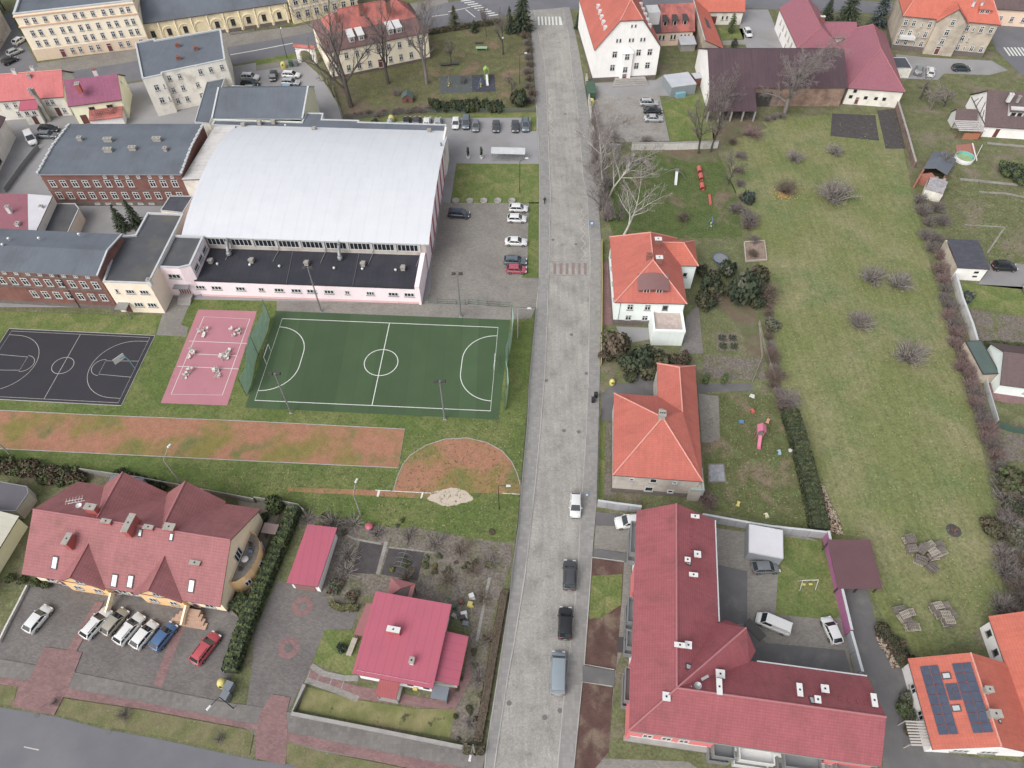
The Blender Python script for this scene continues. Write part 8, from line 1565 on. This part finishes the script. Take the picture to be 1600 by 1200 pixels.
# ------------------------------------------------------------------ garden and meadow objects
def pallet(b,o,u,v,z):
    n=Vector((0,0,1))
    for i in range(6): b.slabq(o+u*(i*.235)+n*(z+.11),u*.105,v,.025)
    for j in (0,.46,.9): b.slabq(o+v*j+n*z,u*1.28,v.normalized()*.1,.10)
def pallets(lab,px_,spec,seed,group='pallet stacks on the meadow'):
    rg=random.Random(seed); p=P(*px_,0); root=thing('pallet_stack',lab,'pallet stack',p,0,group)
    for x,y,a,n,tl in spec:
        for k in range(n*2):
            b=MB(); aa=R(a+rg.uniform(-9,9)); u=Vector((math.cos(aa),math.sin(aa),tl)); v=Vector((-math.sin(aa),math.cos(aa),0)); pallet(b,p+Vector((x+rg.uniform(-.18,.18),y+rg.uniform(-.18,.18),0)),u*1.0,v*1.0,k*.15); b.build('pallet',m_wood if rg.random()<.7 else m_wood2,root)
pallets('large angled heap of grey pallets on the meadow',(1447,868),[(-2.6,1.6,8,5,0),(-2.7,.2,5,4,.05),(-2.3,-1.2,-25,4,.0),(-.9,-1.8,-60,4,.2),(0,-1.0,15,6,.1),(1.2,-.6,20,5,0),(.2,.5,20,4,.05),(1.5,.6,18,3,.1),(-.9,-.2,40,5,.2)],1)
pallets('narrow stack of grey pallets nearest the service lane',(1416,973),[(-1.2,.9,15,4,0),(-.9,-.2,12,5,.03),(-.5,-1.3,5,5,0),(.1,.6,14,2,.05)],2)
pallets('stack of grey pallets left of the solar house',(1474,967),[(-1.3,.8,8,4,0),(-.2,.9,5,3,.03),(-1.0,-.3,8,5,0),(.1,-.2,6,4,.05),(-.5,-1.3,2,5,0)],3)
p=P(1490,829); root=thing('fire_pit','dark fire pit with charred wood on the meadow','fire pit',p); b=MB(); b.lathe(p,[(1.15,.0),(1.0,.06),(.6,.03),(0,.03)],16); b.build('ash',m_soil,root); b=MB(); rg=random.Random(4)
for k in range(9): a=rg.uniform(0,6.28); c=p+Vector((rg.uniform(-.4,.4),rg.uniform(-.4,.4),.1)); b.tube(c,c+Vector((math.cos(a)*.6,math.sin(a)*.6,.12)),.06,.05,5)
b.build('charred_wood',m_brown,root)
def woodpile(lab,pts,n,wd,h,seed):
    rg=random.Random(seed); b=MB(); pts=W(pts); seg=list(zip(pts,pts[1:])); tot=sum((c-a).length for a,c in seg)
    for i in range(n):
        t=rg.random()*tot
        for a,c in seg:
            l=(c-a).length
            if t<=l: break
            t-=l
        d=(c-a).normalized(); s=Vector((-d.y,d.x,0)); y=rg.uniform(-1,1); p=a+d*t+s*y*wd/2; z=rg.random()*h*(1-abs(y)**2*.8)+.05; k=rg.uniform(0,6.28); u=Vector((math.cos(k),math.sin(k),rg.uniform(-.5,.5)))*rg.uniform(.12,.24); b.tube(p-u+Vector((0,0,z)),p+u+Vector((0,0,z)),rg.uniform(.06,.11),None,5,i%3)
    o=b.build('firewood_pile',[m_wood2,flatm('split wood',S(206,178,140),.9),m_brown]); o['kind']='stuff'; return o
woodpile('',q(11,"290 640 340 760 395 880 410 940"),900,2.6,.9,1); woodpile('',q(15,"690 385 745 470 800 575"),260,.8,.5,2)
# pool and terrace by the timbered house
p=P(*q(3,"1228 985")[0],.6); p.z=0; root=thing('garden_pool','round above ground pool with turquoise liner','pool',p); b=MB(); b.lathe(p,[(2.0,0),(2.05,.95),(1.9,.95)],26); b.build('pool_wall',m_white,root); b=MB(); b.lathe(p,[(1.9,.94),(1.86,.35)],26); b.build('liner',flatm('turquoise liner',S(86,200,186),.5),root); b=MB(); b.lathe(p,[(0,.36),(1.86,.36)],26); b.build('water',mat('murky pool water',S(150,180,110),.15,var=.15,sc=.6,spec=.6),root)
b=MB(); b.prism(W(q(3,"1170 910 1285 900 1310 1000 1180 980")),0,.15); tag(b.build('timber_deck',flatm('red timber deck',S(170,92,72),.8)),'red brown timber deck beside the turquoise pool','deck')
root=thing('frame_poles','white leaning poles beside the pool','poles',P(*q(3,"1300 1000")[0],0)); b=MB(); b.bar(P(*q(3,"1305 1005")[0],0.1),P(*q(3,"1278 895")[0],1.0),.25,.1); b.bar(P(*q(3,"1300 985")[0],.1),P(*q(3,"1340 905")[0],1.0),.1,.1); b.build('pole',m_white,root)
# vegetable garden objects
root=thing('hoop_frame','wire hoop frame over the dark bed behind the bungalow','hoop frame',P(*q(9,"930 1110")[0],0)); b=MB(); a,c=P(*q(9,"905 1160")[0],0),P(*q(9,"945 1050")[0],0); d=(c-a).normalized(); s=Vector((-d.y,d.x,0))
for k in range(5): o=a.lerp(c,k/4); b.path([o+s*(1.15*math.cos(t))+Vector((0,0,1.1*math.sin(t)+.04)) for t in [math.pi*i/8 for i in range(9)]],.022,4)
b.tube(a+Vector((0,0,1.14)),c+Vector((0,0,1.14)),.022,.022,4); b.build('hoop',m_gal,root)
p=P(*q(9,"712 905")[0],0); root=thing('water_barrel','round barrel with bright red lid in the vegetable garden','barrel',p); b=MB(); b.lathe(p,[(.42,0),(.5,.45),(.45,.9)],14); b.build('barrel_body',m_gal,root); b=MB(); b.lathe(p,[(.58,.9),(.58,.96),(0,1.0)],14); b.build('lid',flatm('red lid',S(200,60,84),.5),root)
rg=random.Random(12)
for i,(s,m,l) in enumerate((("1348 130",m_white,'crumpled white sheet in the junk corner'),("1235 195",gn,'dark green box at the bungalow wall'),("1338 180",y_,'yellow tub in the junk corner'),("1300 240",m_white,'white drum in the junk corner'),("1290 265",m_dframe,'dark crate in the junk corner'),("1310 300",gy,'grey sack in the junk corner'),("1238 250",m_conc,'concrete slab by the bungalow side wall'),("1280 160",m_brown,'brown crate in the junk corner'),("928 122",m_white,'white wrapped bundle behind the bungalow'))):
    p=P(*q(13,s)[0],0); root=thing('garden_junk',l,'junk',p,0,'junk beside the bungalow'); b=MB(); b.box((p.x,p.y,0),(rg.uniform(.6,1.0),rg.uniform(.5,.9),rg.uniform(.4,.8)),rg.uniform(0,3),0,.85); b.build('crate_body',m,root); b=MB(); b.box((p.x+.3,p.y-.3,.02),(.5,.3,.3),rg.uniform(0,3),0,.7); b.build('bag',m,root)
root=thing('compost_frame','log framed compost heap between the villa garden and meadow','compost',P(*q(6,"1520 370")[0],0)); p=W(q(6,"1450 320 1575 312 1590 430 1460 440")); b=MB()
for a,c in zip(p,p[1:]+p[:1]):
    for z in (.15,.4): b.tube(a+Vector((0,0,z)),c+Vector((0,0,z)),.13,.13,6)
b.build('log',m_wood2,root); b=MB(); b.prism(p,0,.3); b.build('compost',mat('leaf compost',S(150,122,104),.95,var=.3,sc=2,fine=.3,bump=.5),root)
root=thing('flower_patch','patch of yellow and orange flowers on the meadow','flowers',P(1226,303)); b=MB(); rg=random.Random(8)
for i in range(120): p=P(1226+rg.gauss(0,9),304+rg.gauss(0,4),0); b.box((p.x,p.y,.02),(.14,.14,.12),rg.random(),i%2)
b.build('bloom',[flatm('yellow petals',S(220,170,70),.8),flatm('orange petals',S(216,130,60),.8)],root)
for s0,s1 in (("1295 900","1330 930"),("1395 895","1360 935"),("1300 985","1335 945"),("1405 985","1368 948")): b=MB(); a,c=P(*q(6,s0)[0],0),P(*q(6,s1)[0],0); rg=random.Random(len(s0)); cards(b,rg,a.lerp(c,.5)+Vector((0,0,.25)),(.9,.9,.25),120,.1); tag(b.build('box_edging',l_dark),'clipped box strip in the crossed herb bed','box hedge','box strips of the herb bed')
# terrace furniture of the gabled apartments
gf=Frame((40,898),(343,948),3.6)
p=gf(29.1,7.0,2.92); root=thing('terrace_table','pale table on the apartment terrace','table',p); b=MB(); b.lathe(p,[(.5,.7),(.5,.74),(0,.74)],14); b.build('table_top',m_white,root); b=MB(); b.tube(p,p+Vector((0,0,.7)),.06); b.build('leg',m_dframe,root)
for i,(x,y) in enumerate(((28.9,5.6),(29.3,8.4),(28.9,9.3))):
    p=gf(x,y,2.92); root=thing('terrace_chair',('dark terrace chair at the parking side','blue cushioned terrace chair beside the table','dark folded terrace chair at the garden side')[i],'chair',p); b=MB(); b.box((p.x,p.y,3.3),(.5,.5,.08)); b.build('seat',m_bluep if i==1 else m_dframe,root); b=MB(); b.box((p.x,p.y+.22,3.38),(.5,.06,.5)); b.build('backrest',m_dframe,root)
    for k in ((-.2,-.2),(.2,-.2),(.2,.2),(-.2,.2)): b=MB(); b.tube((p.x+k[0],p.y+k[1],2.92),(p.x+k[0],p.y+k[1],3.3),.025,.025,4); b.build('leg',m_dframe,root)
# signs
def sign(px_,z,h,lab,sz=.7):
    p=P(*px_,z); root=thing('road_sign',lab,'road sign',p,0,'blue road signs'); b=MB(); b.tube(p,p+Vector((0,0,h)),.04,.04,6); b.build('post',m_gal,root); b=MB(); b.box((p.x,p.y-.06,h-sz),(sz,.05,sz)); b.build('sign_plate',m_bluep,root); b=MB(); b.box((p.x,p.y-.10,h-sz*.8),(sz*.5,.03,sz*.55)); b.build('white_mark',m_white,root)
sign(q(6,"494 240")[0],.12,2.6,'square blue road sign on the right pavement',1.0); sign(q(10,"462 728")[0],.12,2.4,'blue parking sign beside the white street car')
# person on the left pavement
def person(px_,lab,z,rz):
    V=[(0,0,.93),(0,0,1.15),(0,.01,1.40),(0,.01,1.52),(0,-.02,1.64),(0,-.02,1.74)]; E_=[(0,1),(1,2),(2,3),(3,4),(4,5)]; Rr=[.15,.15,.16,.06,.10,.07]
    def ch(start,pts,rs):
        i=start
        for p,r in zip(pts,rs): V.append(p); Rr.append(r); E_.append((i,len(V)-1)); i=len(V)-1
    ch(0,[(-.10,0,.88),(-.11,-.20,.50),(-.11,-.08,.10),(-.11,-.22,.05)],[.10,.075,.055,.05]); ch(0,[(.10,0,.88),(.11,.10,.50),(.11,.34,.14),(.11,.26,.05)],[.10,.075,.055,.05])
    ch(2,[(-.20,.01,1.40),(-.25,.10,1.12),(-.24,.02,.88)],[.07,.055,.045]); ch(2,[(.20,.01,1.40),(.25,-.06,1.12),(.24,-.18,.90)],[.07,.055,.045])
    me=bpy.data.meshes.new('person'); me.from_pydata(V,E_,[]); o=bpy.data.objects.new('person_rig',me); COL.objects.link(o); sk=o.modifiers.new('skin','SKIN')
    for i,r in enumerate(Rr): me.skin_vertices[0].data[i].radius=(r,r)
    me.skin_vertices[0].data[0].use_root=True; ss=o.modifiers.new('sub','SUBSURF'); ss.levels=2; dg=bpy.context.evaluated_depsgraph_get(); nm=bpy.data.meshes.new_from_object(o.evaluated_get(dg)); bpy.data.objects.remove(o)
    skin=flatm('skin',S(206,160,134),.6); coat=flatm('dark coat',S(44,44,52),.9); trs=flatm('dark trousers',S(36,36,42),.9); nm.materials.clear()
    for m in (coat,trs,skin): nm.materials.append(m)
    for f in nm.polygons: f.use_smooth=True; f.material_index=2 if f.center.z>1.53 or (f.center.z<.93 and abs(f.center.x)>.19) else (1 if f.center.z<.80 else 0)
    root=bpy.data.objects.new('person',nm); COL.objects.link(root); p=P(*px_,z); root.location=p; root.rotation_euler=(0,0,rz); tag(root,lab,'person')
    b=MB(); b.ball((0,.0,1.68),.115,0,12,8,1.1); b.v=[v+Vector((0,.025,.02)) for v in b.v]; hd=bpy.data.objects.new('hair',b.data('hair',flatm('dark hair',S(40,32,28),.8))); COL.objects.link(hd); hd.parent=root
person((851,318),'person in dark clothes walking on the left pavement',.12,R(10))
print('OBJECTS',len(bpy.data.objects))
